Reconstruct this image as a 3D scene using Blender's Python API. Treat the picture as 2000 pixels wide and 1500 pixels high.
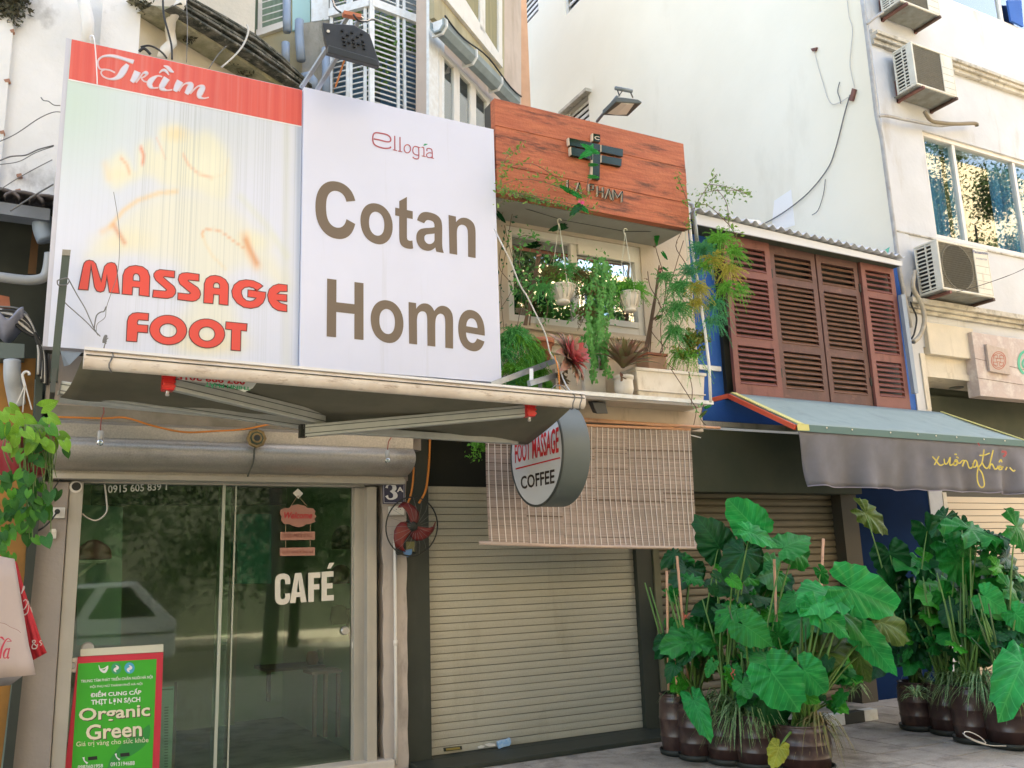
import bpy, math, random
import numpy as np
from mathutils import Vector, Matrix
random.seed(7); rng = np.random.default_rng(7)
R = math.radians
for o in list(bpy.data.objects): bpy.data.objects.remove(o)
S = bpy.context.scene
COL = S.collection
# ------------------------------------------------------------------ camera (from the vanishing points of the facades)
FPX = 1750.0; EYE = Vector((0, 0, 1.5))
H_ = Vector((3330, 255, FPX)).normalized()
V_ = Vector((-280, -8350, FPX)); V_ = (V_ - H_ * V_.dot(H_)).normalized()
D_ = V_.cross(H_).normalized()
if D_.z < 0: D_ = -D_
def cam2w(x, y, z):
    r = Vector((x, y, z)); return Vector((r.dot(H_), r.dot(D_), r.dot(V_)))
def ray(px, py): return cam2w(px - 1000, py - 750, FPX)
def W(px, py, Y):                      # a point of the photograph at distance Y
    r = ray(px, py); return EYE + r * (Y / r.y)
def WX(px, py, X):
    r = ray(px, py); return EYE + r * (X / r.x)
def WZ(px, py, Z=0.0):
    r = ray(px, py); return EYE + r * ((Z - EYE.z) / r.z)
cd = bpy.data.cameras.new('camera'); cam = bpy.data.objects.new('camera', cd); COL.objects.link(cam)
a, b, c = cam2w(1, 0, 0), cam2w(0, -1, 0), cam2w(0, 0, -1)
cam.matrix_world = Matrix(((a.x, b.x, c.x, EYE.x), (a.y, b.y, c.y, EYE.y), (a.z, b.z, c.z, EYE.z), (0, 0, 0, 1)))
cd.sensor_width = 36; cd.lens = 36 * FPX / 2000; cd.clip_start = 0.05; cd.clip_end = 500
S.camera = cam
# ------------------------------------------------------------------ light: sun behind the houses, street in open shade
SUN_EL, SUN_AZ = 48, 38               # azimuth measured from +Y towards +X
w = bpy.data.worlds.new('World'); S.world = w; w.use_nodes = True
nt = w.node_tree; nt.nodes.clear()
sky = nt.nodes.new('ShaderNodeTexSky'); sky.sky_type = 'NISHITA'; sky.sun_disc = False
sky.sun_elevation = R(SUN_EL); sky.sun_rotation = R(SUN_AZ); sky.dust_density = 2.5; sky.air_density = 1.0
bg = nt.nodes.new('ShaderNodeBackground'); bg.inputs[1].default_value = 0.15
ow = nt.nodes.new('ShaderNodeOutputWorld')
nt.links.new(sky.outputs[0], bg.inputs[0]); nt.links.new(bg.outputs[0], ow.inputs[0])
sl = bpy.data.lights.new('sun', 'SUN'); sl.energy = 5.0; sl.angle = R(0.6); sl.color = (1, 0.93, 0.82)
so = bpy.data.objects.new('sun', sl); COL.objects.link(so); so.location = (10, 10, 20)
sd = Vector((math.sin(R(SUN_AZ)) * math.cos(R(SUN_EL)), math.cos(R(SUN_AZ)) * math.cos(R(SUN_EL)), math.sin(R(SUN_EL))))
so.rotation_euler = sd.to_track_quat('Z', 'Y').to_euler()
S.view_settings.view_transform = 'Standard'; S.view_settings.look = 'None'
S.view_settings.exposure = 2.72; S.view_settings.gamma = 1.0
S.view_settings.use_white_balance = True; S.view_settings.white_balance_temperature = 7900; S.view_settings.white_balance_tint = 10
S.render.engine = 'CYCLES'

# ------------------------------------------------------------------ mesh builder
class MB:
    def __init__(s): s.v = []; s.f = []; s.uv = None
    def add(s, vs, fs):
        n = len(s.v); s.v += [Vector(p) for p in vs]; s.f += [tuple(i + n for i in f) for f in fs]; return s
    def hexa(s, p):                    # 8 points, bottom 4 then top 4
        return s.add(p, [(3, 2, 1, 0), (4, 5, 6, 7), (0, 1, 5, 4), (1, 2, 6, 5), (2, 3, 7, 6), (3, 0, 4, 7)])
    def box(s, x0, x1, y0, y1, z0, z1):
        return s.hexa([(x0, y0, z0), (x1, y0, z0), (x1, y1, z0), (x0, y1, z0), (x0, y0, z1), (x1, y0, z1), (x1, y1, z1), (x0, y1, z1)])
    def prism(s, pts, vec):
        n = len(pts); vec = Vector(vec); pts = [Vector(p) for p in pts]
        return s.add(pts + [p + vec for p in pts],
                     [tuple(range(n - 1, -1, -1)), tuple(range(n, 2 * n))] + [(i, (i + 1) % n, n + (i + 1) % n, n + i) for i in range(n)])
    def bar(s, a, b, w, h=None, up=(0, 0, 1)):   # square bar
        a = Vector(a); b = Vector(b); h = h or w; d = (b - a).normalized(); up = Vector(up)
        if abs(d.dot(up)) > .98: up = Vector((0, 1, 0))
        sx = d.cross(up).normalized(); sy = sx.cross(d).normalized(); sx *= w / 2; sy *= h / 2
        return s.hexa([a - sx - sy, a + sx - sy, b + sx - sy, b - sx - sy, a - sx + sy, a + sx + sy, b + sx + sy, b - sx + sy])
    def tube(s, pts, r, n=8, caps=True):
        pts = [Vector(p) for p in pts]; m = len(pts)
        rs = r if isinstance(r, (list, tuple)) else [r] * m
        base = len(s.v); prev = None
        for i, p in enumerate(pts):
            d = (pts[min(i + 1, m - 1)] - pts[max(i - 1, 0)])
            d = d.normalized() if d.length > 1e-9 else Vector((0, 0, 1))
            if prev is None:
                sx = d.orthogonal().normalized()
            else:
                sx = prev - d * prev.dot(d); sx = sx.normalized() if sx.length > 1e-6 else d.orthogonal().normalized()
            prev = sx; sy = d.cross(sx)
            for k in range(n):
                t = 2 * math.pi * k / n; s.v.append(p + (sx * math.cos(t) + sy * math.sin(t)) * rs[i])
        for i in range(m - 1):
            for k in range(n):
                s.f.append((base + i * n + k, base + i * n + (k + 1) % n, base + (i + 1) * n + (k + 1) % n, base + (i + 1) * n + k))
        if caps: s.f.append(tuple(base + k for k in range(n - 1, -1, -1))); s.f.append(tuple(base + (m - 1) * n + k for k in range(n)))
        return s
    def lathe(s, c, prof, n=24, axis='z'):       # prof: (radius, along)
        c = Vector(c); base = len(s.v); m = len(prof)
        for (r, h) in prof:
            for k in range(n):
                t = 2 * math.pi * k / n; x, y = r * math.cos(t), r * math.sin(t)
                s.v.append(c + (Vector((x, y, h)) if axis == 'z' else Vector((h, x, y)) if axis == 'x' else Vector((x, h, y))))
        for i in range(m - 1):
            for k in range(n):
                s.f.append((base + i * n + k, base + i * n + (k + 1) % n, base + (i + 1) * n + (k + 1) % n, base + (i + 1) * n + k))
        s.f.append(tuple(base + k for k in range(n - 1, -1, -1))); s.f.append(tuple(base + (m - 1) * n + k for k in range(n)))
        return s
    def grid(s, rows):                 # rows of points
        base = len(s.v); m = len(rows); n = len(rows[0])
        for r in rows: s.v += [Vector(p) for p in r]
        for i in range(m - 1):
            for j in range(n - 1):
                a = base + i * n + j; s.f.append((a, a + 1, a + n + 1, a + n))
        return s

def root_of(o):
    while o.parent: o = o.parent
    return o
def link(name, mesh, parent, label=None, cat=None, group=None, kind=None):
    o = bpy.data.objects.new(name, mesh); COL.objects.link(o)
    if parent is not None: o.parent = parent
    if label: o['label'] = label
    if cat: o['category'] = cat
    if group: o['group'] = group
    if kind: o['kind'] = kind
    return o
def thing(name, label, cat, loc, group=None):
    o = link(name, None, None, label, cat, group); o.location = loc; o.empty_display_size = .1
    return o
def obj(name, mb, m, parent=None, label=None, cat=None, group=None, kind=None, smooth=False, bevel=0, solid=0):
    vs = mb.v
    if parent is not None: off = root_of(parent).location.copy()
    else:
        xs = [v.x for v in vs]; ys = [v.y for v in vs]; zs = [v.z for v in vs]
        off = Vector(((min(xs) + max(xs)) / 2, (min(ys) + max(ys)) / 2, min(zs)))
    me = bpy.data.meshes.new(name); me.from_pydata([tuple(v - off) for v in vs], [], mb.f)
    if m is not None: me.materials.append(m)
    if smooth: me.polygons.foreach_set('use_smooth', [True] * len(me.polygons))
    o = link(name, me, parent, label, cat, group, kind)
    if parent is None: o.location = off
    if bevel:
        bm = o.modifiers.new('b', 'BEVEL'); bm.width = bevel; bm.segments = 2; bm.limit_method = 'ANGLE'; bm.harden_normals = False
    if solid:
        sm = o.modifiers.new('s', 'SOLIDIFY'); sm.thickness = solid; sm.offset = 0
    return o
def copy_tree(o, parent=None):
    c = o.copy(); COL.objects.link(c); c.parent = parent
    for ch in list(o.children): copy_tree(ch, c)
    return c

# ------------------------------------------------------------------ materials
MATS = {}
def M(name, col, rough=.6, col2=None, scale=4, amt=1.0, dirt=None, dirt_amt=0, dirt_scale=(3, 3, .5), lo=.5, hi=.7, bump=0, bscale=40, metal=0, spec=.5,
      trans=0, fine=0.0, sss=0, coat=0, stretch=None):
    m = bpy.data.materials.new(name); m.use_nodes = True; MATS[name] = m
    n = m.node_tree.nodes; L = m.node_tree.links; p = n['Principled BSDF']
    p.inputs['Roughness'].default_value = rough; p.inputs['Metallic'].default_value = metal
    p.inputs['Specular IOR Level'].default_value = spec; p.inputs['Coat Weight'].default_value = coat
    geo = n.new('ShaderNodeNewGeometry')
    out = None
    rgb = n.new('ShaderNodeRGB'); rgb.outputs[0].default_value = (*col, 1); out = rgb.outputs[0]
    def noise(sc, det=4, st=None, rg=.55):
        t = n.new('ShaderNodeTexNoise'); t.inputs['Scale'].default_value = sc if st is None else 1; t.inputs['Detail'].default_value = det; t.inputs['Roughness'].default_value = rg
        if st is not None:
            mp = n.new('ShaderNodeMapping'); mp.inputs['Scale'].default_value = st; L.new(geo.outputs['Position'], mp.inputs[0]); L.new(mp.outputs[0], t.inputs['Vector'])
        else: L.new(geo.outputs['Position'], t.inputs['Vector'])
        return t.outputs['Fac']
    def mix(fac, a, bcol, lo, hi, k=1):
        r = n.new('ShaderNodeMapRange'); r.inputs[1].default_value = lo; r.inputs[2].default_value = hi; r.inputs[3].default_value = 0; r.inputs[4].default_value = k
        L.new(fac, r.inputs[0]); x = n.new('ShaderNodeMix'); x.data_type = 'RGBA'
        L.new(r.outputs[0], x.inputs[0]); L.new(a, x.inputs[6])
        x.inputs[7].default_value = (*bcol, 1); return x.outputs[2]
    if col2: out = mix(noise(scale, 5, stretch), out, col2, .38, .62, amt)
    if dirt: out = mix(noise(1, 6, dirt_scale, .65), out, dirt, lo, hi, dirt_amt)
    if fine:
        t = noise(90, 3); hs = n.new('ShaderNodeMix'); hs.data_type = 'RGBA'; hs.blend_type = 'MULTIPLY'
        r = n.new('ShaderNodeMapRange'); r.inputs[1].default_value = .3; r.inputs[2].default_value = .7; r.inputs[3].default_value = 1 - fine; r.inputs[4].default_value = 1
        L.new(t, r.inputs[0]); hs.inputs[0].default_value = 1; L.new(out, hs.inputs[6]); L.new(r.outputs[0], hs.inputs[7]); out = hs.outputs[2]
    L.new(out, p.inputs['Base Color'])
    if bump:
        bp = n.new('ShaderNodeBump'); bp.inputs['Strength'].default_value = bump; bp.inputs['Distance'].default_value = .02
        L.new(noise(bscale, 6), bp.inputs['Height']); L.new(bp.outputs[0], p.inputs['Normal'])
    if trans:                          # leaf-like: some light passes
        tr = n.new('ShaderNodeBsdfTranslucent'); L.new(out, tr.inputs[0]); ms = n.new('ShaderNodeMixShader'); ms.inputs[0].default_value = trans
        L.new(p.outputs[0], ms.inputs[1]); L.new(tr.outputs[0], ms.inputs[2]); L.new(ms.outputs[0], n['Material Output'].inputs[0])
    return m
def glass(name, tint=(.8, .9, .85), refl=.08, rough=.02, boost=1.5):
    m = bpy.data.materials.new(name); m.use_nodes = True; n = m.node_tree.nodes; L = m.node_tree.links; n.clear()
    o = n.new('ShaderNodeOutputMaterial'); t = n.new('ShaderNodeBsdfTransparent'); t.inputs[0].default_value = (*tint, 1)
    g = n.new('ShaderNodeBsdfGlossy'); g.inputs['Roughness'].default_value = rough; g.inputs[0].default_value = (1, 1, 1, 1)
    f = n.new('ShaderNodeFresnel'); f.inputs[0].default_value = 1.5
    ma = n.new('ShaderNodeMath'); ma.operation = 'MULTIPLY_ADD'; ma.inputs[1].default_value = boost; ma.inputs[2].default_value = refl; ma.use_clamp = True
    L.new(f.outputs[0], ma.inputs[0]); x = n.new('ShaderNodeMixShader'); L.new(ma.outputs[0], x.inputs[0]); L.new(t.outputs[0], x.inputs[1]); L.new(g.outputs[0], x.inputs[2]); L.new(x.outputs[0], o.inputs[0])
    return m

# ------------------------------------------------------------------ flat lettering, traced loops and strokes
def fill_loops(loops, offset=0.0, extrude=0.0):
    cu = bpy.data.curves.new('t', 'CURVE'); cu.dimensions = '2D'; cu.fill_mode = 'BOTH'; cu.offset = offset
    for lp in loops:
        sp = cu.splines.new('POLY'); sp.points.add(len(lp) - 1); sp.use_cyclic_u = True
        for i, p in enumerate(lp): sp.points[i].co = (p[0], p[1], 0, 1)
    o = bpy.data.objects.new('t', cu); COL.objects.link(o)
    me = bpy.data.meshes.new_from_object(o.evaluated_get(bpy.context.evaluated_depsgraph_get()))
    bpy.data.objects.remove(o)
    return [v.co.copy() for v in me.vertices], [tuple(p.vertices) for p in me.polygons]
def text_flat(s, bold=0.0, shear=0.0, spacing=1.0):
    cu = bpy.data.curves.new('t', 'FONT'); cu.body = s; cu.offset = bold; cu.shear = shear; cu.space_character = spacing; cu.resolution_u = 3
    o = bpy.data.objects.new('t', cu); COL.objects.link(o)
    me = bpy.data.meshes.new_from_object(o.evaluated_get(bpy.context.evaluated_depsgraph_get()))
    bpy.data.objects.remove(o)
    return [v.co.copy() for v in me.vertices], [tuple(p.vertices) for p in me.polygons]
def put_text(parent, s, m, O, U, Vv, w, h, bold=0.0, shear=0.0, name='lettering', spacing=1.0, label=None):
    """text s fitted to width w (None: keep shape) and height h, origin O lower left, along unit U, up unit Vv"""
    vs, fs = text_flat(s, bold, shear, spacing)
    x0 = min(v.x for v in vs); x1 = max(v.x for v in vs); y0 = min(v.y for v in vs); y1 = max(v.y for v in vs)
    sy = h / (y1 - y0); sx = w / (x1 - x0) if w else sy
    mb = MB(); O = Vector(O); U = Vector(U); Vv = Vector(Vv)
    mb.add([O + U * ((v.x - x0) * sx) + Vv * ((v.y - y0) * sy) for v in vs], fs)
    return obj(name, mb, m, parent, label=label)
def text_px(parent, s, m, quad, Y, bold=0.0, shear=0.0, name='lettering', spacing=1.0, X=None, label=None):
    """text fitted into the traced quad (tl,tr,br,bl in photo pixels) on the plane Y (or X)"""
    q = [W(*p, Y) if X is None else WX(*p, X) for p in quad]
    vs, fs = text_flat(s, bold, shear, spacing)
    x0 = min(v.x for v in vs); x1 = max(v.x for v in vs); y0 = min(v.y for v in vs); y1 = max(v.y for v in vs)
    P = []
    for v in vs:
        a = (v.x - x0) / (x1 - x0); b = (v.y - y0) / (y1 - y0)
        P.append((q[3] * (1 - a) + q[2] * a) * (1 - b) + (q[0] * (1 - a) + q[1] * a) * b)
    mb = MB(); mb.add(P, fs)
    return obj(name, mb, m, parent, label=label)
def cr(pts, n=6, closed=False):        # Catmull-Rom
    P = [Vector(p) for p in pts]; out = []; m = len(P)
    rngi = range(m) if closed else range(m - 1)
    for i in rngi:
        p0 = P[(i - 1) % m] if closed or i > 0 else P[i]; p1 = P[i]; p2 = P[(i + 1) % m]; p3 = P[(i + 2) % m] if closed or i + 2 < m else P[(i + 1) % m]
        for k in range(n):
            t = k / n
            out.append(.5 * ((2 * p1) + (p2 - p0) * t + (2 * p0 - 5 * p1 + 4 * p2 - p3) * t * t + (3 * p1 - p0 - 3 * p2 + p3) * t ** 3))
    if not closed: out.append(P[-1])
    return out
def ribbon_px(mb, pts, wid, Y, n=6, X=None, smooth=True):
    """a flat brush stroke traced in photo pixels on the plane Y; wid a number or a list"""
    if not isinstance(wid, (list, tuple)): wid = [wid] * len(pts)
    P = cr([(p[0], p[1], ww) for p, ww in zip(pts, wid)], n if smooth else 1)
    rows = []
    for i, p in enumerate(P):
        d = P[min(i + 1, len(P) - 1)] - P[max(i - 1, 0)]; l = math.hypot(d.x, d.y) or 1; nx, ny = -d.y / l * p.z / 2, d.x / l * p.z / 2
        f = (lambda x, y: W(x, y, Y)) if X is None else (lambda x, y: WX(x, y, X))
        rows.append([f(p.x - nx, p.y - ny), f(p.x + nx, p.y + ny)])
    return mb.grid(rows)
def svg(path):                         # small outline reader: M L H V Q T Z
    import re
    tok = re.findall(r'[MLHVQTZ]|-?[\d.]+', path); i = 0; loops = []; cur = []; cmd = None; x = y = 0; q = None
    while i < len(tok):
        if tok[i].isalpha(): cmd = tok[i]; i += 1
        if cmd == 'Z': loops.append(cur); cur = []; continue
        if cmd == 'M': x, y = float(tok[i]), float(tok[i + 1]); i += 2; cur = [(x, y)]; q = None; cmd = 'L'
        elif cmd == 'L': x, y = float(tok[i]), float(tok[i + 1]); i += 2; cur.append((x, y)); q = None
        elif cmd == 'H': x = float(tok[i]); i += 1; cur.append((x, y)); q = None
        elif cmd == 'V': y = float(tok[i]); i += 1; cur.append((x, y)); q = None
        else:
            if cmd == 'Q': q = (float(tok[i]), float(tok[i + 1])); i += 2
            else: q = (2 * x - q[0], 2 * y - q[1]) if q else (x, y)
            ex, ey = float(tok[i]), float(tok[i + 1]); i += 2
            for k in range(1, 7):
                t = k / 6; cur.append(((1 - t) ** 2 * x + 2 * t * (1 - t) * q[0] + t * t * ex, (1 - t) ** 2 * y + 2 * t * (1 - t) * q[1] + t * t * ey))
            x, y = ex, ey
    return loops
GLY = {
 'C': "M1085 539 L1372 448 Q1306 208 1152 91 T763 -25 Q471 -25 283 174 T95 720 Q95 1088 285 1291 T784 1495 Q1055 1495 1223 1335 Q1324 1240 1374 1073 L1081 1003 Q1055 1114 975 1178 T782 1242 Q626 1242 529 1130 T432 770 Q432 499 528 384 T779 269 Q893 269 975 341 T1085 539 Z",
 'o': "M82 546 Q82 686 151 817 T346 1017 T629 1086 Q870 1086 1024 929 T1178 534 Q1178 293 1022 134 T631 -24 Q485 -24 352 42 T151 235 T82 546 Z M370 531 Q370 373 445 289 T630 205 T814 289 T889 533 Q889 689 814 773 T630 857 T445 773 T370 531 Z",
 't': "M634 1062 V838 H442 V410 Q442 280 447 258 T472 223 T520 209 Q556 209 624 234 L648 16 Q558 -23 444 -23 Q374 -23 318 0 T235 61 T199 162 Q190 206 190 340 V838 H61 V1062 H190 V1273 L442 1437 V1062 Z",
 'a': "M357 738 L102 784 Q145 938 250 1012 T562 1086 Q750 1086 842 1041 T971 928 T1009 676 L1006 348 Q1006 208 1019 141 T1070 0 H792 Q781 28 765 82 Q758 107 755 115 Q683 45 601 10 T426 -25 Q262 -25 167 64 T73 289 Q73 379 116 449 T236 557 T456 621 Q645 657 728 692 V716 Q728 794 689 827 T544 861 Q472 861 431 832 T357 738 Z M728 510 Q676 493 564 469 T416 422 Q361 383 361 323 Q361 264 405 221 T517 178 Q593 178 662 228 Q713 266 729 321 Q728 357 728 458 Z",
 'n': "M1114 0 H833 V542 Q833 714 815 764 T757 843 T660 871 Q588 871 531 831 T452 727 T431 481 V0 H150 V1062 H411 V906 Q550 1086 761 1086 Q854 1086 931 1052 T1047 967 T1099 850 T1114 660 Z",
 'H': "M150 0 V1466 H446 V889 H1026 V1466 H1322 V0 H1026 V641 H446 V0 Z",
 'm': "M126 1062 H385 V917 Q524 1086 716 1086 Q818 1086 893 1044 T1016 917 Q1086 1002 1167 1044 T1340 1086 Q1457 1086 1538 1038 T1659 899 Q1688 831 1688 679 V0 H1407 V607 Q1407 765 1378 811 Q1339 871 1258 871 Q1199 871 1147 835 T1072 729 T1049 510 V0 H768 V582 Q768 737 753 782 T706 849 T621 871 Q555 871 502 835 T426 733 T407 518 V0 H126 Z",
 'e': "M762 338 L1042 291 Q988 137 871 56 T580 -24 Q303 -24 170 157 Q65 302 65 523 Q65 787 203 936 T552 1086 Q789 1086 926 929 T1057 450 H353 Q356 330 418 263 T573 196 Q636 196 680 230 T762 338 Z M778 622 Q775 739 717 800 T578 861 Q487 861 428 796 T363 622 Z"}
# ------------------------------------------------------------------ palette
old_white = M('old_white', (.78, .76, .74), .9, (.66, .65, .62), 1.5, .6, dirt=(.16, .14, .12), dirt_amt=.85, dirt_scale=(1.1, 1.1, .9), lo=.56, hi=.70, bump=.35, bscale=14)
old_beige = M('old_beige', (.66, .58, .47), .9, (.55, .50, .40), 2, .7, dirt=(.30, .24, .17), dirt_amt=.6, dirt_scale=(1.6, 1.6, .5), lo=.55, hi=.72, bump=.3, bscale=18)
moss_stone = M('mossy_stone', (.16, .15, .12), .95, (.035, .04, .03), 9, 1, dirt=(.36, .34, .28), dirt_amt=.7, dirt_scale=(14, 14, 20), lo=.55, hi=.66, bump=.9, bscale=30)
cornice_m = M('cornice', (.44, .40, .28), .9, (.24, .25, .14), 5, .8, dirt=(.10, .11, .06), dirt_amt=.8, dirt_scale=(4, 4, 6), lo=.5, hi=.66, bump=.5, bscale=22)
cream = M('cream_render', (.88, .85, .735), .9, (.845, .815, .70), .9, .8, dirt=(.55, .50, .38), dirt_amt=.35, dirt_scale=(1.3, .7, .25), lo=.56, hi=.75, bump=.12, bscale=8)
_n = cream.node_tree.nodes; _l = cream.node_tree.links; _p = _n['Principled BSDF']; _src = _p.inputs['Base Color'].links[0].from_socket
_g = _n.new('ShaderNodeNewGeometry'); _s = _n.new('ShaderNodeSeparateXYZ'); _l.new(_g.outputs['Position'], _s.inputs[0]); _t = _n.new('ShaderNodeTexNoise'); _t.inputs['Scale'].default_value = 1.3; _t.inputs['Detail'].default_value = 6
_a = _n.new('ShaderNodeMath'); _a.operation = 'MULTIPLY_ADD'; _a.inputs[1].default_value = 1.6; _l.new(_t.outputs[0], _a.inputs[0]); _l.new(_s.outputs[1], _a.inputs[2]); _r = _n.new('ShaderNodeMapRange'); _l.new(_a.outputs[0], _r.inputs[0]); _r.inputs[1].default_value = 9.3; _r.inputs[2].default_value = 7.7; _r.inputs[3].default_value = 0; _r.inputs[4].default_value = .6
_x = _n.new('ShaderNodeMix'); _x.data_type = 'RGBA'; _l.new(_r.outputs[0], _x.inputs[0]); _l.new(_src, _x.inputs[6]); _x.inputs[7].default_value = (.80, .70, .50, 1); _l.new(_x.outputs[2], _p.inputs['Base Color'])   # ochre weathering near the street corner
rb_white = M('grey_white_render', (.62, .625, .64), .85, (.55, .555, .565), 1.4, .8, dirt=(.36, .30, .22), dirt_amt=.6, dirt_scale=(2.2, 2.2, .5), lo=.56, hi=.74, bump=.15, bscale=14)
rb_trim = M('stained_trim', (.60, .56, .48), .85, (.42, .38, .31), 5, .8, dirt=(.14, .12, .09), dirt_amt=.8, dirt_scale=(5, 5, 4), lo=.52, hi=.68, bump=.25)
rb_cream = M('cream_band', (.70, .62, .50), .85, (.58, .52, .42), 3, .6, dirt=(.25, .19, .12), dirt_amt=.6, dirt_scale=(3, 3, .6), lo=.56, hi=.7, bump=.15)
marble = M('stained_marble', (.52, .42, .38), .7, (.36, .27, .26), 5, .9, dirt=(.62, .55, .50), dirt_amt=.9, dirt_scale=(5, 5, 5), lo=.45, hi=.6)
olive = M('olive_paint', (.042, .052, .032), .8, (.065, .07, .045), 2, .7)
blue = M('blue_paint', (.012, .11, .42), .75, (.01, .085, .34), 2, .7, dirt=(.03, .06, .14), dirt_amt=.7, dirt_scale=(2, 2, .5), lo=.55, hi=.75, bump=.1)
navy = M('navy_paint', (.001, .018, .075), .85, (.001, .013, .05), 2, .7, spec=.1)
maroon = M('maroon_paint', (.225, .08, .065), .65, (.19, .068, .055), 6, .7, dirt=(.10, .03, .02), dirt_amt=.6, dirt_scale=(6, 6, 2), lo=.55, hi=.7, bump=.12)
maroon_dark = M('faded_maroon_paint', (.135, .06, .05), .65, (.10, .045, .036), 6, .7, dirt=(.28, .13, .09), dirt_amt=.5, dirt_scale=(9, 9, 9), lo=.58, hi=.7, bump=.12)
slat_brown = M('brown_slat_paint', (.21, .10, .06), .55, (.13, .065, .04), 8, .8)
wall_grey = M('mauve_grey_wall', (.33, .285, .25), .85, (.28, .24, .215), 2, .8, dirt=(.15, .14, .11), dirt_amt=.5, dirt_scale=(3, 3, 1.5), lo=.56, hi=.72, bump=.15)
wall_pale = M('pale_pillar_wall', (.50, .43, .38), .85, (.42, .37, .33), 3, .8, dirt=(.20, .17, .14), dirt_amt=.6, dirt_scale=(4, 4, 1.5), lo=.55, hi=.7, bump=.25, bscale=16)
alu = M('matt_aluminium', (.44, .40, .34), .5, (.38, .35, .30), 4, .6, metal=.15, dirt=(.24, .21, .17), dirt_amt=.35, dirt_scale=(6, 6, 1), lo=.55, hi=.75)
silver = M('silver_paint', (.56, .51, .45), .42, (.49, .45, .39), 3, .7, metal=.6, dirt=(.16, .14, .11), dirt_amt=.45, dirt_scale=(3, 5, 2.2), lo=.56, hi=.74, bump=.06, fine=.25)
alu_rail = M('grey_aluminium_rail', (.52, .53, .49), .42, (.44, .45, .42), 12, .6, metal=.3)
pole_white = M('weathered_white_pole', (.74, .66, .58), .5, (.60, .50, .42), 7, .7, dirt=(.30, .20, .14), dirt_amt=.7, dirt_scale=(9, 30, 30), lo=.56, hi=.7)
fabric_under = M('brown_green_fabric', (.19, .175, .125), .95, (.14, .135, .095), 3, .8, trans=.12)
black_m = M('black_paint', (.016, .018, .014), .6, (.024, .026, .02), 3, .6)
dark_frame = M('dark_green_steel', (.022, .028, .02), .55, (.03, .036, .026), 5, .6, dirt=(.09, .08, .06), dirt_amt=.3, dirt_scale=(5, 5, 1), lo=.6, hi=.8)
roller_m = M('beige_roller_paint', (.44, .41, .32), .6, (.40, .37, .285), 1.2, .7, dirt=(.27, .24, .16), dirt_amt=.5, dirt_scale=(3, 3, .7), lo=.55, hi=.75, fine=.12)
roller2_m = M('dim_roller_paint', (.18, .145, .095), .6, (.13, .11, .07), 2, .6, dirt=(.12, .11, .07), dirt_amt=.5, dirt_scale=(3, 3, .7), lo=.55, hi=.75)
roller3_m = M('pale_roller_paint', (.62, .50, .36), .6, (.56, .45, .33), 2, .5)
groove_m = M('groove', (.07, .064, .05), .8)
sign_white = M('sign_vinyl', (.68, .705, .85), .4, (.65, .675, .81), 1.5, .7, bump=.12, bscale=3.5, dirt=(.48, .48, .50), dirt_amt=.4, dirt_scale=(9, 9, .4), lo=.6, hi=.8)
sign_edge = M('sign_edge', (.55, .55, .62), .45)
brown_ink = M('brown_vinyl', (.17, .125, .09), .5)
red_ink = M('red_vinyl', (.78, .075, .055), .5, (.70, .07, .055), 5, .5)
dark_ink = M('dark_outline_ink', (.10, .04, .045), .5)
white_ink = M('white_ink', (.78, .78, .80), .5)
lilac_ink = M('lilac_ink', (.62, .62, .72), .5)
plum_ink = M('plum_ink', (.42, .09, .12), .5)
green_ink = M('green_ink', (.03, .33, .16), .5)
wood_sign_m = M('orange_stained_wood', (.58, .17, .075), .65, (.42, .10, .045), 1, .9, dirt=(.10, .035, .02), dirt_amt=.9, dirt_scale=(2.2, 6, 13), lo=.53, hi=.66, bump=.25, bscale=30, stretch=(3, 20, 40), fine=.2)
white_pvc = M('white_pvc', (.74, .70, .64), .4, (.68, .64, .58), 6, .6, dirt=(.42, .35, .27), dirt_amt=.4, dirt_scale=(7, 7, 2), lo=.58, hi=.75)
pvc_grey = M('blue_grey_pvc', (.24, .30, .38), .45, (.20, .25, .32), 5, .6)
white_bar = M('white_painted_steel', (.76, .77, .76), .5, (.60, .56, .50), 14, .5)
galv = M('galvanised_steel', (.36, .39, .42), .45, (.28, .30, .33), 9, .7, metal=.5, dirt=(.22, .08, .04), dirt_amt=.6, dirt_scale=(14, 14, 14), lo=.62, hi=.7)
black_lamp = M('black_lamp_metal', (.022, .025, .03), .45, (.03, .034, .04), 9, .6)
cable_w = M('pale_cable', (.55, .52, .48), .5)
cable_g = M('grey_wire', (.16, .16, .16), .5)
cable_k = M('black_cable', (.015, .015, .015), .5)
cable_o = M('orange_cable', (.62, .20, .03), .5)
red_plastic = M('red_plastic', (.62, .02, .02), .35)
terracotta = M('terracotta', (.42, .15, .08), .75, (.34, .11, .06), 8, .7, bump=.1)
white_pot = M('white_plastic_pot', (.72, .66, .58), .45, (.64, .57, .48), 8, .7, dirt=(.35, .26, .17), dirt_amt=.5, dirt_scale=(8, 8, 3), lo=.56, hi=.72)
soil = M('soil', (.03, .02, .012), .95, (.05, .035, .02), 40, 1, bump=.6)
glaze = M('brown_glaze', (.060, .030, .026), .34, (.036, .019, .016), 6, .8, dirt=(.16, .10, .075), dirt_amt=.6, dirt_scale=(7, 7, 4), lo=.5, hi=.7, coat=.15, bump=.06)
bamboo = M('bamboo', (.62, .33, .19), .55, (.50, .25, .14), 9, .7, dirt=(.20, .10, .05), dirt_amt=.6, dirt_scale=(18, 18, 18), lo=.62, hi=.72)
paver = M('grey_pavers', (.47, .41, .35), .85, (.36, .31, .265), 5, .9, dirt=(.11, .09, .07), dirt_amt=.75, dirt_scale=(2.5, 2.5, 2.5), lo=.52, hi=.72, bump=.2, fine=.3)
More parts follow.
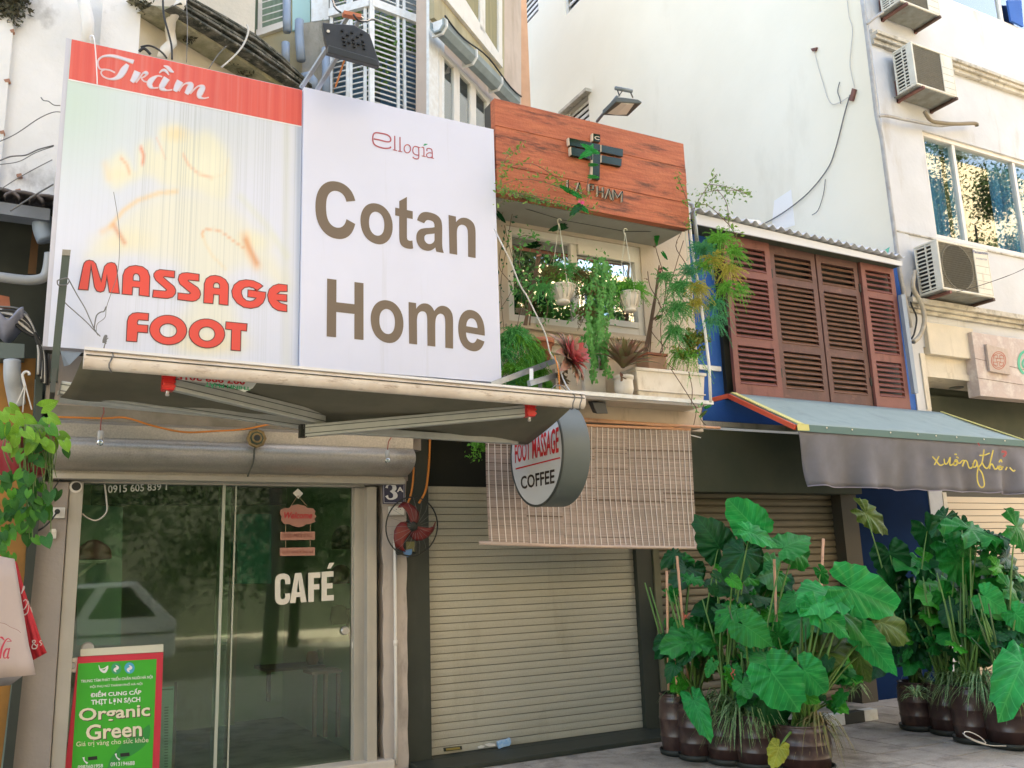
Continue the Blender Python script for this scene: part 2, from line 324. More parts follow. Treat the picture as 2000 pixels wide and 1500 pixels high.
asphalt = M('asphalt', (.17, .165, .15), .9, (.14, .135, .125), 5, .7, bump=.3, bscale=80)
concrete = M('concrete', (.35, .32, .27), .9, (.26, .24, .19), 4, .8, dirt=(.10, .09, .06), dirt_amt=.8, dirt_scale=(4, 4, 1), lo=.5, hi=.7, bump=.3)
beige_wall = M('beige_stained_wall', (.46, .40, .26), .85, (.36, .31, .19), 1.4, .8, dirt=(.18, .16, .09), dirt_amt=.6, dirt_scale=(4, 4, .3), lo=.5, hi=.7)
pinkish = M('pink_beige_wall', (.60, .48, .40), .85, (.52, .41, .33), 2, .7, dirt=(.30, .22, .16), dirt_amt=.4, dirt_scale=(3, 3, .5), lo=.55, hi=.7)
orange_wall = M('orange_plaster', (.72, .40, .24), .85, (.62, .33, .19), 3, .7)
curtain_g = M('green_curtain', (.22, .30, .22), .9, (.16, .23, .17), 1, .8, stretch=(30, 30, 1))
curtain_y = M('beige_curtain', (.34, .30, .17), .9, (.26, .23, .13), 1, .8, stretch=(30, 30, 1))
curtain_b = M('blue_curtain', (.03, .22, .42), .9, (.015, .11, .24), 1, .8, stretch=(26, 26, .8))
curtain_r = M('red_curtain', (.40, .015, .03), .9, (.22, .008, .02), 1, .9, stretch=(26, 26, .8))
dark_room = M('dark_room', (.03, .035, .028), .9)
glass_w = glass('window_glass', (.75, .85, .8), .18, .01, 2.2)
glass_strong = glass('reflective_window_glass', (.92, .96, .96), .0, .01, .32)
glass_cafe = glass('cafe_glass', (.74, .88, .78), .035, .03, 1.1)
steel = M('brushed_steel', (.55, .53, .50), .3, metal=.8)
roof_sheet = M('corrugated_sheet', (.62, .63, .66), .6, (.50, .50, .52), 6, .7, dirt=(.20, .17, .14), dirt_amt=.6, dirt_scale=(5, 5, 5), lo=.56, hi=.7)
tile_m = M('dark_roof_tile', (.16, .14, .145), .7, (.10, .085, .085), 9, .8, dirt=(.26, .26, .30), dirt_amt=.7, dirt_scale=(9, 9, 9), lo=.5, hi=.66)
ac_white = M('yellowed_ac_casing', (.70, .66, .56), .5, (.60, .55, .45), 6, .6, dirt=(.30, .19, .10), dirt_amt=.7, dirt_scale=(6, 6, 2), lo=.6, hi=.74)
ac_grille = M('ac_grille', (.24, .21, .15), .6, (.20, .175, .12), 20, .7)
ac_dark = M('ac_dark_interior', (.03, .03, .028), .7)
rust = M('rusty_steel', (.22, .09, .07), .7, (.14, .06, .045), 9, .8)
grey_pan = M('grey_ac_pan', (.26, .27, .24), .7, (.18, .17, .14), 7, .8, dirt=(.28, .13, .07), dirt_amt=.6, dirt_scale=(9, 9, 9), lo=.58, hi=.7)
canopy_m = M('blue_grey_canvas', (.30, .38, .37), .8, (.26, .335, .325), 3, .7, dirt=(.16, .20, .19), dirt_amt=.4, dirt_scale=(4, 4, 4), lo=.55, hi=.75, trans=.08)
canopy_edge = M('green_grey_hem', (.10, .17, .15), .8)
yellow_piping = M('yellow_piping', (.66, .60, .22), .7)
red_frame = M('red_canopy_frame', (.66, .10, .05), .5)
valance_m = M('grey_purple_cloth', (.20, .195, .225), .8, (.145, .14, .155), 3, .7, trans=.1)
yellow_ink = M('yellow_ink', (.62, .50, .06), .6, (.45, .33, .05), 16, .6)

# ------------------------------------------------------------------ planes that are not parallel to the street
class Fr:
    def __init__(s, px, py, Y, ang, P=None):
        s.P = P or W(px, py, Y); a = R(ang); s.u = Vector((math.cos(a), math.sin(a), 0)); s.n = Vector((math.sin(a), -math.cos(a), 0))
    def pt(s, px, py, d=0):
        r = ray(px, py); t = ((s.P - EYE).dot(s.n) + d) / r.dot(s.n); return EYE + r * t
    def uz(s, px, py):
        p = s.pt(px, py); return (p - s.P).dot(s.u), p.z
    def w(s, u, z, d=0):
        p = s.P + s.u * u + s.n * d; return Vector((p.x, p.y, z))
    def slab(s, mb, u0, u1, z0, z1, d0, d1):
        return mb.hexa([s.w(u0, z0, d1), s.w(u1, z0, d1), s.w(u1, z0, d0), s.w(u0, z0, d0), s.w(u0, z1, d1), s.w(u1, z1, d1), s.w(u1, z1, d0), s.w(u0, z1, d0)])
def wall_holes(fr, mb, u0, u1, z0, z1, holes, d0, d1):
    """a wall of the frame with rectangular openings (u0,u1,z0,z1), built of butting blocks"""
    us = sorted({u0, u1, *[h[0] for h in holes], *[h[1] for h in holes]})
    for a, b in zip(us[:-1], us[1:]):
        cuts = sorted([(h[2], h[3]) for h in holes if h[0] <= a + 1e-6 and h[1] >= b - 1e-6]); z = z0
        for c0, c1 in cuts:
            if c0 > z: fr.slab(mb, a, b, z, c0, d0, d1)
            z = c1
        if z < z1: fr.slab(mb, a, b, z, z1, d0, d1)
    return mb
YF = 7.2
F0 = Fr(0, 0, 1, 0, P=Vector((0, YF, 0)))           # the street front itself: u = X

# ------------------------------------------------------------------ ground
obj('pavement', MB().box(-14, 22, -1.2, 7.9, -.3, -.012), concrete, kind='structure')
obj('road', MB().box(-60, 90, -9.0, -1.215, -.34, -.13), asphalt, kind='structure')
obj('kerb', MB().box(-60, 90, -1.215, -1.0, -.3, -.002), concrete, kind='structure')
obj('far_pavement', MB().box(-60, 90, -60, -9.0, -.3, 0), concrete, kind='structure')
pv = bpy.data.objects['pavement']
pm = []
for k in range(4):
    t = MB().box(-.196, .196, -.196, .196, 0, .012 + .001 * k); me = bpy.data.meshes.new('paving_tile')
    me.from_pydata([tuple(v) for v in t.v], [], t.f); me.materials.append(paver); pm.append(me)
for i in range(15):
    for j in range(9):
        o = link('paving_tile', random.choice(pm), pv); o.location = Vector((3.4 + i * .4, 3.9 + j * .4, -.012)) - pv.location
        o.rotation_euler = (random.uniform(-.004, .004), random.uniform(-.004, .004), 0)

# ------------------------------------------------------------------ right building: cream flank wall and grey-white front
XC = 9.5
rb = thing('apartment_building', 'grey white apartment house with tall plain cream side wall and blue curtained windows', 'building', (XC, YF, 0))
fl = MB(); SW = Fr(0, 0, 1, 90, P=Vector((XC, YF, 0)))   # flank plane: u along +Y, normal +X ... seen from -X
def flank(px, py, d=0): return WX(px, py, XC - d)
H = 20
# openings in the flank wall (Y0,Y1,Z0,Z1)
def fl_rect(pts):
    P = [flank(*p) for p in pts]; return (min(p.y for p in P), max(p.y for p in P), min(p.z for p in P), max(p.z for p in P))
h1 = fl_rect([(1107, 222), (1149, 187), (1149, 232)]); h2 = fl_rect([(1026, 50), (1051, 5), (1021, 55)]); h3 = fl_rect([(1104, 28), (1134, 0)]); h3 = (h3[0], h3[1], h3[2], h3[2] + 1.0)
h1 = (h1[0], h1[1], h1[3] - .75, h1[3])
h2 = (h2[0], h2[1] + .3, h2[2], h2[2] + .8)
for i, hh in enumerate((h1, h2, h3)): pass
def flwall(mb, y0, y1, z0, z1, x0, x1): return mb.box(x0, x1, y0, y1, z0, z1)
ys = sorted({YF + .0, 22.0, h1[0], h1[1], h2[0], h2[1], h3[0], h3[1]})
for a, b in zip(ys[:-1], ys[1:]):
    z = 0
    for hh in sorted([h for h in (h1, h2, h3) if h[0] <= a + 1e-6 and h[1] >= b - 1e-6], key=lambda h: h[2]):
        flwall(fl, a, b, z, hh[2], XC, XC + .25); z = hh[3]
    flwall(fl, a, b, z, H, XC, XC + .25)
side_wall = obj('side_wall', fl, cream, rb, label='tall plain cream rendered side wall')
for hh in (h1, h2, h3):
    wd = obj('window', MB().box(XC + .16, XC + .19, hh[0], hh[1], hh[2], hh[3]), dark_room, rb)
    f = MB()
    for k in range(6):
        z = hh[2] + (hh[3] - hh[2]) * (k + .5) / 6; f.bar((XC + .09, hh[0], z), (XC + .09, hh[1], z + .0), .02, .07)
    f.box(XC + .03, XC + .07, hh[0], hh[0] + .05, hh[2], hh[3]); f.box(XC + .03, XC + .07, hh[1] - .05, hh[1], hh[2], hh[3])
    obj('louvre', f, white_bar, wd, kind='stuff')
    if hh is not h3: obj('hood', MB().box(XC - .14, XC + .02, hh[0] - .12, hh[1] + .12, hh[3] + .0, hh[3] + .07), rb_trim, wd)
# front wall with window openings
def fx(px, py, Y=YF): return W(px, py, Y).x
def fz(px, py, Y=YF): return W(px, py, Y).z
w1 = (fx(1815, 360), fx(1815, 360) + 2.9, fz(1852, 468), fz(1815, 258)); 
w2 = (fx(1853, 0) - .0, fx(1853, 0) + 2.9, fz(1866, 6), fz(1866, 6) + 1.75)
w2 = (w2[0] - .6, w2[1], w2[2], w2[3])
fm = MB(); wall_holes(F0, fm, XC + .25, XC + 9, fz(1900, 690), H, [w1, w2], 0, -.3)
obj('front_wall', fm, rb_white, rb)
obj('side_pier', MB().box(XC - .001, XC + .251, YF - .012, YF, 0, H), rb_white, rb)
back = MB().box(XC + .3, XC + 9, YF + 1.6, 14, 0, H); obj('rear_mass', back, rb_white, rb)
obj('roof', MB().box(XC, XC + 9, YF, 22, H, H + .2), concrete, rb)
def win(par, x0, x1, z0, z1, Y, posts, cur, gl, fr_m=white_pvc, fw=.06, curtain_spans=None, dark=dark_room, name='window'):
    """sliding window: outer frame, posts at given X, panes, curtains hung behind them"""
    f = MB(); f.box(x0, x0 + fw, Y, Y + .09, z0, z1); f.box(x1 - fw, x1, Y, Y + .09, z0, z1); f.box(x0 + fw, x1 - fw, Y, Y + .09, z0, z0 + fw); f.box(x0 + fw, x1 - fw, Y, Y + .09, z1 - fw, z1)
    for p in posts: f.box(p - fw / 2, p + fw / 2, Y + .01, Y + .08, z0 + fw, z1 - fw)
    wo = obj(name, f, fr_m, par, bevel=.004)
    xs = [x0 + fw] + [p for p in posts] + [x1 - fw]
    for a, b in zip(xs[:-1], xs[1:]):
        a2 = a + (fw / 2 if a != xs[0] else 0); b2 = b - (fw / 2 if b != xs[-1] else 0)
        obj('pane', MB().box(a2, b2, Y + .04, Y + .046, z0 + fw, z1 - fw), gl, wo)
    if cur:
        for (a, b) in (curtain_spans or [(x0 + fw, x1 - fw)]):
            rows = [[(x, Y + .2 + .025 * math.sin((x - a) * 55), z) for x in np.linspace(a, b, max(8, int((b - a) * 40)))] for z in (z0, z1)]
            obj('curtain', MB().grid(rows), cur, wo, smooth=True)
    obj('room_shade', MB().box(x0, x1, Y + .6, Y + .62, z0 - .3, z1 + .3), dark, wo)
    return wo
px1 = fx(1868, 280); px2 = fx(1890, 470) 
mid = fx(1880, 375)
win(rb, *w1, YF + .03, [mid, mid + 1.35], curtain_b, glass_strong, curtain_spans=[(w1[0] + .06, mid - .03), (mid + .05, mid + .32), (mid + 1.0, w1[1] - .06)])
mid2 = fx(1962, 30)
win(rb, *w2, YF + .03, [mid2], curtain_r, glass_w, curtain_spans=[(w2[0] + .5, mid2 - .1)])
# open blue casement shutter of the upper window
obj('open_sash', MB().prism([W(1968, 0, YF - .02), W(1995, 0, YF - .02), W(1999, 52, YF - .02), W(1975, 40, YF - .02)], (0, .03, 0)), blue, rb)
# string courses
def course(zc, hgt, out, x0=XC, x1=XC + 9, m=rb_trim, name='string_course'):
    f = MB(); n = len(out); z = zc
    for o_, h_ in zip(out, hgt): f.box(x0 - 0.0, x1, YF - o_, YF - .001, z, z + h_); z += h_
    return obj(name, f, m, rb, bevel=.006)
zc1 = fz(1705, 75); course(fz(1740, 98) - .03, [.06, .05, .05, .06], [.06, .10, .13, .05])
course(fz(1800, 615), [.05, .05, .07, .03], [.05, .09, .14, .06])
course(fz(1757, 452) - .02, [.025], [.02])
# lower storey: cream beam, recess with ceiling, marble fascia, roller door
zb0 = fz(1815, 690); zb1 = fz(1810, 625)
obj('cream_beam', MB().box(fx(1805, 660), fx(1897, 680), YF - .06, YF + .1, fz(1810, 693), fz(1808, 632)), rb_cream, rb, bevel=.005)
zr = fz(1813, 732)
rc = MB(); rc.box(fx(1805, 740), XC + 9, YF + .0, YF + 1.6, fz(1810, 735), fz(1810, 735) + .08); rc.box(fx(1805, 700), fx(1905, 700), YF + .02, YF + .12, fz(1810, 735) + .081, fz(1810, 690))
obj('recess_ceiling', rc, rb_cream, rb)
obj('downlight', MB().lathe(W(1868, 757, YF + .35), [(.09, -.01), (.09, .01), (.0, .011)], 20), grey_pan, rb)
obj('recess_wall', MB().box(fx(1815, 800), XC + 9, YF + .5, YF + .6, 0.0, fz(1810, 735)), olive, rb)
obj('olive_header', MB().box(fx(1815, 800), XC + 9, YF + .42, YF + .499, fz(1850, 962, YF + .42) - .2, fz(1820, 772, YF + .42)), olive, rb)
obj('corner_strip', MB().prism([W(1797, 690, YF - .03), W(1806, 690, YF - .03), W(1820, 800, YF - .03), W(1812, 800, YF - .03)], (0, .1, 0)), rb_cream, rb)
ms = MB().box(fx(1905, 700, YF - .12), XC + 8, YF - .12, YF + .05, fz(1905, 772, YF - .12), fz(1898, 648, YF - .12)); fascia = obj('marble_fascia', ms, marble, rb, bevel=.006)
for (q0, q1) in (((1905, 700), (2000, 722)), ((1908, 738), (2000, 752))):
    obj('joint', MB().bar(W(*q0, YF - .121), W(*q1, YF - .121), .006, .004), groove_m, fascia)
pl = MB().prism([W(1927, 672, YF - .16), W(1968, 682, YF - .16), W(1974, 732, YF - .16), W(1934, 725, YF - .16)], (0, .035, 0)); plate = obj('emblem_plate', pl, M('stone_plate', (.50, .40, .34), .8, (.42, .34, .29), 20, .7), rb, bevel=.003)
em = MB(); cx_, cy_ = 1950.5, 703
for r_, ww in ((17, 1.6), (13.5, 1.2)):
    ribbon_px(em, [(cx_ + r_ * .82 * math.cos(t), cy_ + 1 + r_ * math.sin(t)) for t in np.linspace(0, 6.3, 14)], ww, YF - .1615)
for (dx, dy) in ((-6, -7), (6, -6), (-6, 7), (6, 8), (0, 0)):
    ribbon_px(em, [(cx_ + dx - 4, cy_ + dy - 3), (cx_ + dx + 4, cy_ + dy - 2), (cx_ + dx + 4, cy_ + dy + 4), (cx_ + dx - 4, cy_ + dy + 3), (cx_ + dx - 4, cy_ + dy - 3)], 1.3, YF - .162, smooth=False)
obj('emblem', em, M('faded_red_ink', (.42, .13, .09), .7), plate)
gl_ = MB(); ribbon_px(gl_, [(2004, 684), (1994, 692), (1990, 706), (1992, 720), (2000, 730)], 5, YF - .125); ribbon_px(gl_, [(2006, 697), (1998, 706), (1999, 716), (2006, 719)], 4, YF - .126)
obj('green_letter', gl_, M('green_sign_letter', (.02, .36, .22), .5), rb)
obj('right_jamb', MB().box(fx(1845, 1000) - .02, fx(1845, 1000) + .05, YF - .02, YF + .2, 0, fz(1850, 962)), rb_cream, rb)
rs = thing('roller_shutter', 'pale beige closed roller shutter behind the plants at the right edge', 'shutter', (fx(1850, 1050) + 1.5, YF + .1, 0), 'closed roller shutters')
sm = MB().box(0, 3.3, 0, .02, 0, .072); sme = bpy.data.meshes.new('slat'); sme.from_pydata([tuple(v) for v in sm.v], [], sm.f); sme.materials.append(roller3_m)
x0r = fx(1845, 1000) + .05; ztop = fz(1850, 958)
for k in range(int(ztop / .08)):
    o = link('slat', sme, rs); o.location = Vector((x0r, YF + .1 + .004 * (k % 2), k * .08)) - rs.location
obj('backing', MB().box(x0r, x0r + 3.3, YF + .13, YF + .15, 0, ztop), groove_m, rs)

# ------------------------------------------------------------------ old building, left: frontal white wall and angled beige wall with mossy cornice
ob = thing('old_building', 'old peeling white and beige plaster building with mossy stone cornice behind the big signs', 'building', (0, 7.8, 0))
YA = 7.8
xa = W(272, 60, YA).x
obj('front_wall', MB().box(-6, xa, YA, YA + .3, 2.6, 9.5), old_white, ob)
pil = MB().box(W(196, 60, YA).x, xa + .0, YA - .05, YA, 2.6, 9.5); obj('pilaster', pil, old_white, ob)
obj('pilaster_edge', MB().box(W(-12, 60, YA).x - .3, W(26, 60, YA).x, YA - .04, YA, 2.6, W(20, 205, YA).z + .9), old_white, ob)
FB = Fr(272, 60, YA, 35)
fb = MB(); fb.prism([FB.pt(*p) for p in [(272, -40), (272, 520), (640, 560), (600, 232), (400, 92), (300, 20), (285, -40)]], -FB.n * .25); obj('angled_wall', fb, old_beige, ob)
# sloping bands of the cornice, traced on the angled plane
def band(pxs, d, m, name, par, fr=FB, label=None):
    return obj(name, MB().prism([fr.pt(*p, d) for p in pxs], -fr.n * (d + .02)), m, par, bevel=.008, label=label)
RT = [(374, -6), (440, 30), (500, 66), (550, 106), (610, 165)]; RB = [(338, 12), (420, 62), (500, 112), (560, 152), (612, 186)]
CM = [(300, 10), (400, 74), (500, 136), (560, 180), (612, 222)]; CB = [(262, -6), (375, 67), (500, 152), (560, 200), (612, 244)]
def lerp(A, B, t): return [(a[0] * (1 - t) + b[0] * t, a[1] * (1 - t) + b[1] * t) for a, b in zip(A, B)]
band(CM + CB[::-1], .10, cornice_m, 'cornice_band', ob); band(lerp(RB, CM, 0) + lerp(RB, CM, 1)[::-1], .24, cornice_m, 'cornice_band', ob)
for k in range(7):
    band(lerp(RT, RB, k / 7) + lerp(RT, RB, (k + .86) / 7)[::-1], .34 + .045 * math.sin(k * 2.2), moss_stone, 'ridge_course', ob)
# moss and creeper on the top left
def leaf_cloud(mb, pts, n, size, spread, flat=0, rnd=random, gravity=0):
    """n small bent leaf quads scattered round the points"""
    for i in range(n):
        c = Vector(rnd.choice(pts)) + Vector((rnd.gauss(0, spread[0]), rnd.gauss(0, spread[1]), rnd.gauss(0, spread[2])))
        a = Vector((rnd.uniform(-1, 1), rnd.uniform(-1, 1), rnd.uniform(-1, 1) - gravity)).normalized(); b = a.cross(Vector((rnd.uniform(-1, 1), rnd.uniform(-1, 1), rnd.uniform(-1, 1)))).normalized()
        s = size * rnd.uniform(.6, 1.4); nn = a.cross(b)
        mb.add([c - a * s, c + b * s * .45, c + a * s + nn * s * .2, c - b * s * .45], [(0, 1, 2, 3)])
    return mb
moss_dark = M('dark_moss', (.05, .055, .03), .9, (.09, .08, .05), 30, 1)
mo = MB(); pts = [W(random.uniform(0, 52), random.uniform(-10, 12 + 20 * random.random()), YA - .05) for _ in range(60)] + [W(random.gauss(26, 5), random.uniform(20, 40), YA - .05) for _ in range(10)]
leaf_cloud(mo, pts, 700, .022, (.03, .02, .03)); obj('moss', mo, moss_dark, ob, kind='stuff')
mo = MB(); pts = [FB.pt(275 + 6 * k + random.uniform(-8, 8), 3 + 3 * k + random.uniform(-4, 4), .12) for k in range(4)] + [FB.pt(378 + random.uniform(-9, 9), 73 + random.uniform(-5, 4), .12) for _ in range(5)] + [FB.pt(455, 122, .12), FB.pt(470, 131, .12), FB.pt(480, 140, .12)]
leaf_cloud(mo, pts, 420, .02, (.03, .03, .02)); obj('moss', mo, moss_dark, ob, kind='stuff')
# bare brick patches where the plaster fell
bk = M('bare_brick', (.42, .22, .15), .9, (.30, .15, .10), 20, .8)
for (px, py, s) in ((14, 157, 7), (38, 342, 6), (24, 60, 5), (36, 372, 6), (4, 258, 6)):
    obj('brick', MB().prism([W(px - s, py - 2, YA - .045), W(px + s * .6, py - 4, YA - .045), W(px + s, py + 3, YA - .045), W(px - s * .5, py + 3, YA - .045)], (0, .04, 0)), bk, ob)
# grey downpipe on the angled wall
pp = [FB.pt(358, -10, .35), FB.pt(352, 10, .33), FB.pt(334, 38, .2), FB.pt(332, 60, .12), FB.pt(336, 84, .12), FB.pt(322, 98, .12), FB.pt(316, 115, .1)]
dp = obj('downpipe', MB().tube(pp, .045, 12), white_pvc, smooth=True, label='thin pale drainpipe with elbow over the beige wall above the red sign band', cat='drainpipe')
obj('downpipe', MB().tube([W(160, -10, YA - .12), W(166, 15, YA - .12), W(172, 40, YA - .12), W(171, 95, YA - .12)], .05, 12), old_white, smooth=True, label='white painted drainpipe on the white wall behind the sign corner', cat='drainpipe')
# sun-blocking depth of the old block
obj('rear_mass', MB().box(-6, 2.0, YA + 2.2, 16, 0, 12), old_beige, ob)

# ------------------------------------------------------------------ building behind: bay with white cage, angled window block, gutter
mbl = thing('terrace_building', 'narrow beige apartment building behind the signs with caged bay and angled window front', 'building', (5, 11, 0))
obj('main_mass', MB().box(2.2, W(1008, 100, 12.4).x, 12.4, 17, 0, 15), pinkish, mbl)  # hidden bulk added behind the bay to block the sun
# left window wall above the cornice
FCw = Fr(600, 100, 10.4, -14)
def ppx(fr, mb, pts, d0, t): return mb.prism([fr.pt(*p, d0) for p in pts], -fr.n * t)
obj('left_wall', ppx(FCw, MB(), [(380, -60), (640, -60), (640, 260), (380, 260)], 0, .2), beige_wall, mbl)
fw = MB()
for pts in ([(460, -40), (470, -40), (470, 62), (460, 62)], [(553, -40), (561, -40), (561, 40), (553, 44)], [(420, -40), (431, -40), (431, 60), (420, 60)], [(505, -40), (512, -40), (512, 58), (503, 62)], [(500, 58), (561, 38), (561, 50), (500, 71)]):
    ppx(FCw, fw, pts, .07, .069)
wl = obj('window', fw, white_pvc, mbl)
obj('curtain', ppx(FCw, MB(), [(470, -40), (505, -40), (505, 60), (470, 60)], .02, .01), curtain_g, wl)
obj('curtain', ppx(FCw, MB(), [(512, -40), (553, -40), (553, 42), (512, 57)], .02, .01), curtain_g, wl)
obj('pane', ppx(FCw, MB(), [(431, -40), (460, -40), (460, 55), (431, 55)], .03, .01), M('teal_pane', (.12, .22, .24), .15), wl)
gb = MB()
for k in range(6): gb.tube([FCw.pt(512, -30 + k * 13 + 9, .1), FCw.pt(553, -30 + k * 13 - 3, .1)], .008, 6)
obj('grille', gb, white_bar, wl)
obj('pale_panel', ppx(FCw, MB(), [(571, -40), (606, -40), (606, 42), (571, 60)], .04, .039), M('pale_teal_panel', (.40, .62, .60), .6), mbl)
obj('stained_pier', ppx(FCw, MB(), [(590, 45), (652, 38), (652, 190), (590, 190)], .25, .3), concrete, mbl)
obj('white_pier', ppx(FCw, MB(), [(608, -60), (642, -60), (642, 38), (608, 42)], .2, .25), white_bar, mbl)
for (pts, r_) in (([(560, -20), (560, 40), (561, 62)], .05), ([(585, 40), (584, 60), (586, 90), (588, 118)], .055), ([(558, 84), (558, 100), (558, 120)], .05), ([(636, 95), (637, 150), (637, 185)], .05), ([(610, 175), (612, 158), (604, 148), (592, 152)], .06)):
    obj('vent_pipe', MB().tube([FCw.pt(*p, .4) for p in pts], r_, 12), pvc_grey, mbl, smooth=True)
# caged bay
CR = Fr(724, 40, 9.6, 8); CL = Fr(724, 40, 9.6, -48)
dk = MB(); ppx(CR, dk, [(722, -60), (850, -60), (850, 300), (722, 300)], -1.0, .05); ppx(CL, dk, [(600, -60), (760, -60), (760, 300), (600, 300)], -1.1, .05)
obj('bay_interior', dk, M('grey_bay_interior', (.10, .12, .12), .8, (.16, .18, .17), 3, .8), mbl)
bl = MB(); ppx(CR, bl, [(745, 120), (826, 105), (826, 260), (745, 260)], -.7, .03); ppx(CL, bl, [(650, 130), (712, 150), (712, 260), (650, 240)], -.7, .03)
obj('bay_glazing', bl, M('blue_sheet', (.10, .22, .33), .5, (.07, .16, .25), 1, .8, stretch=(3, 3, 30)), mbl)
cage = thing('window_cage', 'white barred balcony cage of the bay above the white sign', 'cage', CR.w(0, 4.5, 0))
uR = CR.uz(836, 120)[0]; uL = CL.uz(646, 80)[0]
ztopc = CR.pt(724, 8).z; zlow = CR.pt(724, 260).z
def cage_bar(fr, u0, u1, z, r=.011, zz=None): 
    return obj('bar', MB().tube([fr.w(u0, z, 0), fr.w(u1, z, 0)], r, 6), white_bar, cage, smooth=True)
nb = 24
for k in range(nb):
    z = zlow + (ztopc - .12 - zlow) * k / (nb - 1); cage_bar(CR, .02, uR - .02, z); cage_bar(CL, uL + .02, -.02, z)
for u in (0, uR * .45, uR * .56, uR * .94): obj('upright', MB().bar(CR.w(u, zlow - .1, .02), CR.w(u, ztopc + 1.2, .02), .035 if u > 0 else .06), white_bar, cage)
for u in (uL * .97, uL * .55, uL * .47, uL * .12): obj('upright', MB().bar(CL.w(u, zlow - .1, .02), CL.w(u, ztopc + 1.2, .02), .035), white_bar, cage)
obj('rail', MB().bar(CR.w(0, ztopc, .03), CR.w(uR, ztopc, .03), .06, .11), white_bar, cage)
obj('rail', MB().bar(CL.w(0, ztopc, .03), CL.w(uL, ztopc, .03), .06, .11), white_bar, cage)
for k in range(9):
    z = ztopc + .14 + k * .085; cage_bar(CR, .02, uR - .02, z, .010); cage_bar(CL, uL + .02, -.02, z, .010)
obj('corner_post', MB().box(*(lambda p: (p.x - .02, p.x + .14, p.y - .1, p.y + .1))(CR.w(uR + .08, 0, 0)), 3.5, 9.5), white_bar, mbl)
fern_g = M('bright_fern', (.10, .22, .05), .7, (.16, .30, .07), 20, 1, trans=.35)
cp = MB(); leaf_cloud(cp, [CR.pt(745 + random.uniform(-8, 12), 60 + random.uniform(0, 120) ** 1.0 * random.random(), -.2) for _ in range(30)] + [CR.pt(800 + random.uniform(-18, 12), 62 + random.uniform(-8, 10), -.25) for _ in range(10)] + [CL.pt(680 + random.uniform(-12, 12), random.uniform(20, 50), -.25) for _ in range(8)], 900, .045, (.09, .09, .12))
obj('cage_plant', cp, fern_g, label='bright green creeper hanging inside the white window cage', cat='plant', kind=None)
# angled block with three windows
AB = Fr(850, 100, 9.45, 35)
ab = MB(); ppx(AB, ab, [(845, -60), (1018, -60), (1018, 300), (845, 300)], 0, .25); obj('angled_front', ab, pinkish, mbl)
obj('corner_pier', ppx(AB, MB(), [(838, -60), (868, -60), (868, 240), (838, 240)], .05, .04), white_bar, mbl)
for k, (a, b, ta, tb) in enumerate(((858, 893, 94, 128), (893, 925, 128, 160), (925, 957, 160, 194))):
    f = MB()
    ppx(AB, f, [(a, ta), (a + 5, ta + 5), (a + 5, 270), (a, 270)], .06, .055); ppx(AB, f, [(b - 6, tb - 5), (b, tb), (b, 270), (b - 6, 270)], .06, .055)
    ppx(AB, f, [(a + 5, ta + 5), (b - 6, tb - 5), (b - 6, tb + 4), (a + 5, ta + 14)], .06, .055)
    wo = obj('window', f, white_pvc, mbl)
    obj('curtain', ppx(AB, MB(), [(a + 5, ta + 10), (b - 6, tb + 2), (b - 6, 270), (a + 5, 270)], .015, .012), curtain_y, wo)
    obj('pane', ppx(AB, MB(), [(a + 5, ta + 10), (b - 6, tb + 2), (b - 6, 270), (a + 5, 270)], .035, .005), glass_w, wo)
UB = Fr(0, 0, 1, 35, P=AB.P + AB.n * .12)
ub = MB(); ppx(UB, ub, [(848, -60), (985, -60), (985, 176), (848, 34)], 0, .1); obj('upper_front', ub, beige_wall, mbl)
f = MB(); ppx(UB, f, [(862, -60), (872, -60), (982, 116), (982, 132), (866, -8)], .05, .049); ppx(UB, f, [(938, -60), (948, -60), (948, 66), (938, 56)], .05, .049); ppx(UB, f, [(974, -60), (981, -60), (981, 116), (974, 104)], .05, .049)
uw = obj('window', f, white_pvc, mbl)
obj('curtain', ppx(UB, MB(), [(874, -60), (938, -60), (938, 54), (874, -46)], .02, .015), curtain_y, uw); obj('curtain', ppx(UB, MB(), [(948, -60), (974, -60), (974, 102), (948, 66)], .02, .015), curtain_y, uw)
# the gutter
g0 = UB.pt(853, 52, .12); g1 = UB.pt(1004, 204, .12)
gd = (g1 - g0); prof = [(-.10, .09), (-.10, .0), (-.05, -.07), (.04, -.07), (.10, .0), (.10, .09), (.08, .09), (.08, .01), (.03, -.05), (-.04, -.05), (-.08, .01), (-.08, .09)]
gt = MB(); gt.prism([g0 + UB.n * a + Vector((0, 0, b)) for a, b in prof], gd)
gut = obj('gutter', gt, M('grey_green_gutter', (.26, .31, .31), .5, (.20, .24, .24), 6, .7), mbl)
for t in (.02, .38, .72):
    p = g0 + gd * t; obj('gutter_bracket', MB().prism([p + UB.n * .12 + Vector((0, 0, .11)), p + UB.n * .12 + Vector((0, 0, .0)), p + UB.n * .05 + Vector((0, 0, -.09)), p - UB.n * .1 + Vector((0, 0, -.09)), p - UB.n * .1 + Vector((0, 0, .11))], gd.normalized() * .03), white_bar, gut)
obj('gutter_cable', MB().tube([g0 + UB.n * .12 + Vector((0, 0, .11)) + gd * t + Vector((0, 0, -.05 * math.sin(t * 9))) for t in np.linspace(0, 1, 14)], .012, 6), cable_k, gut, smooth=True)
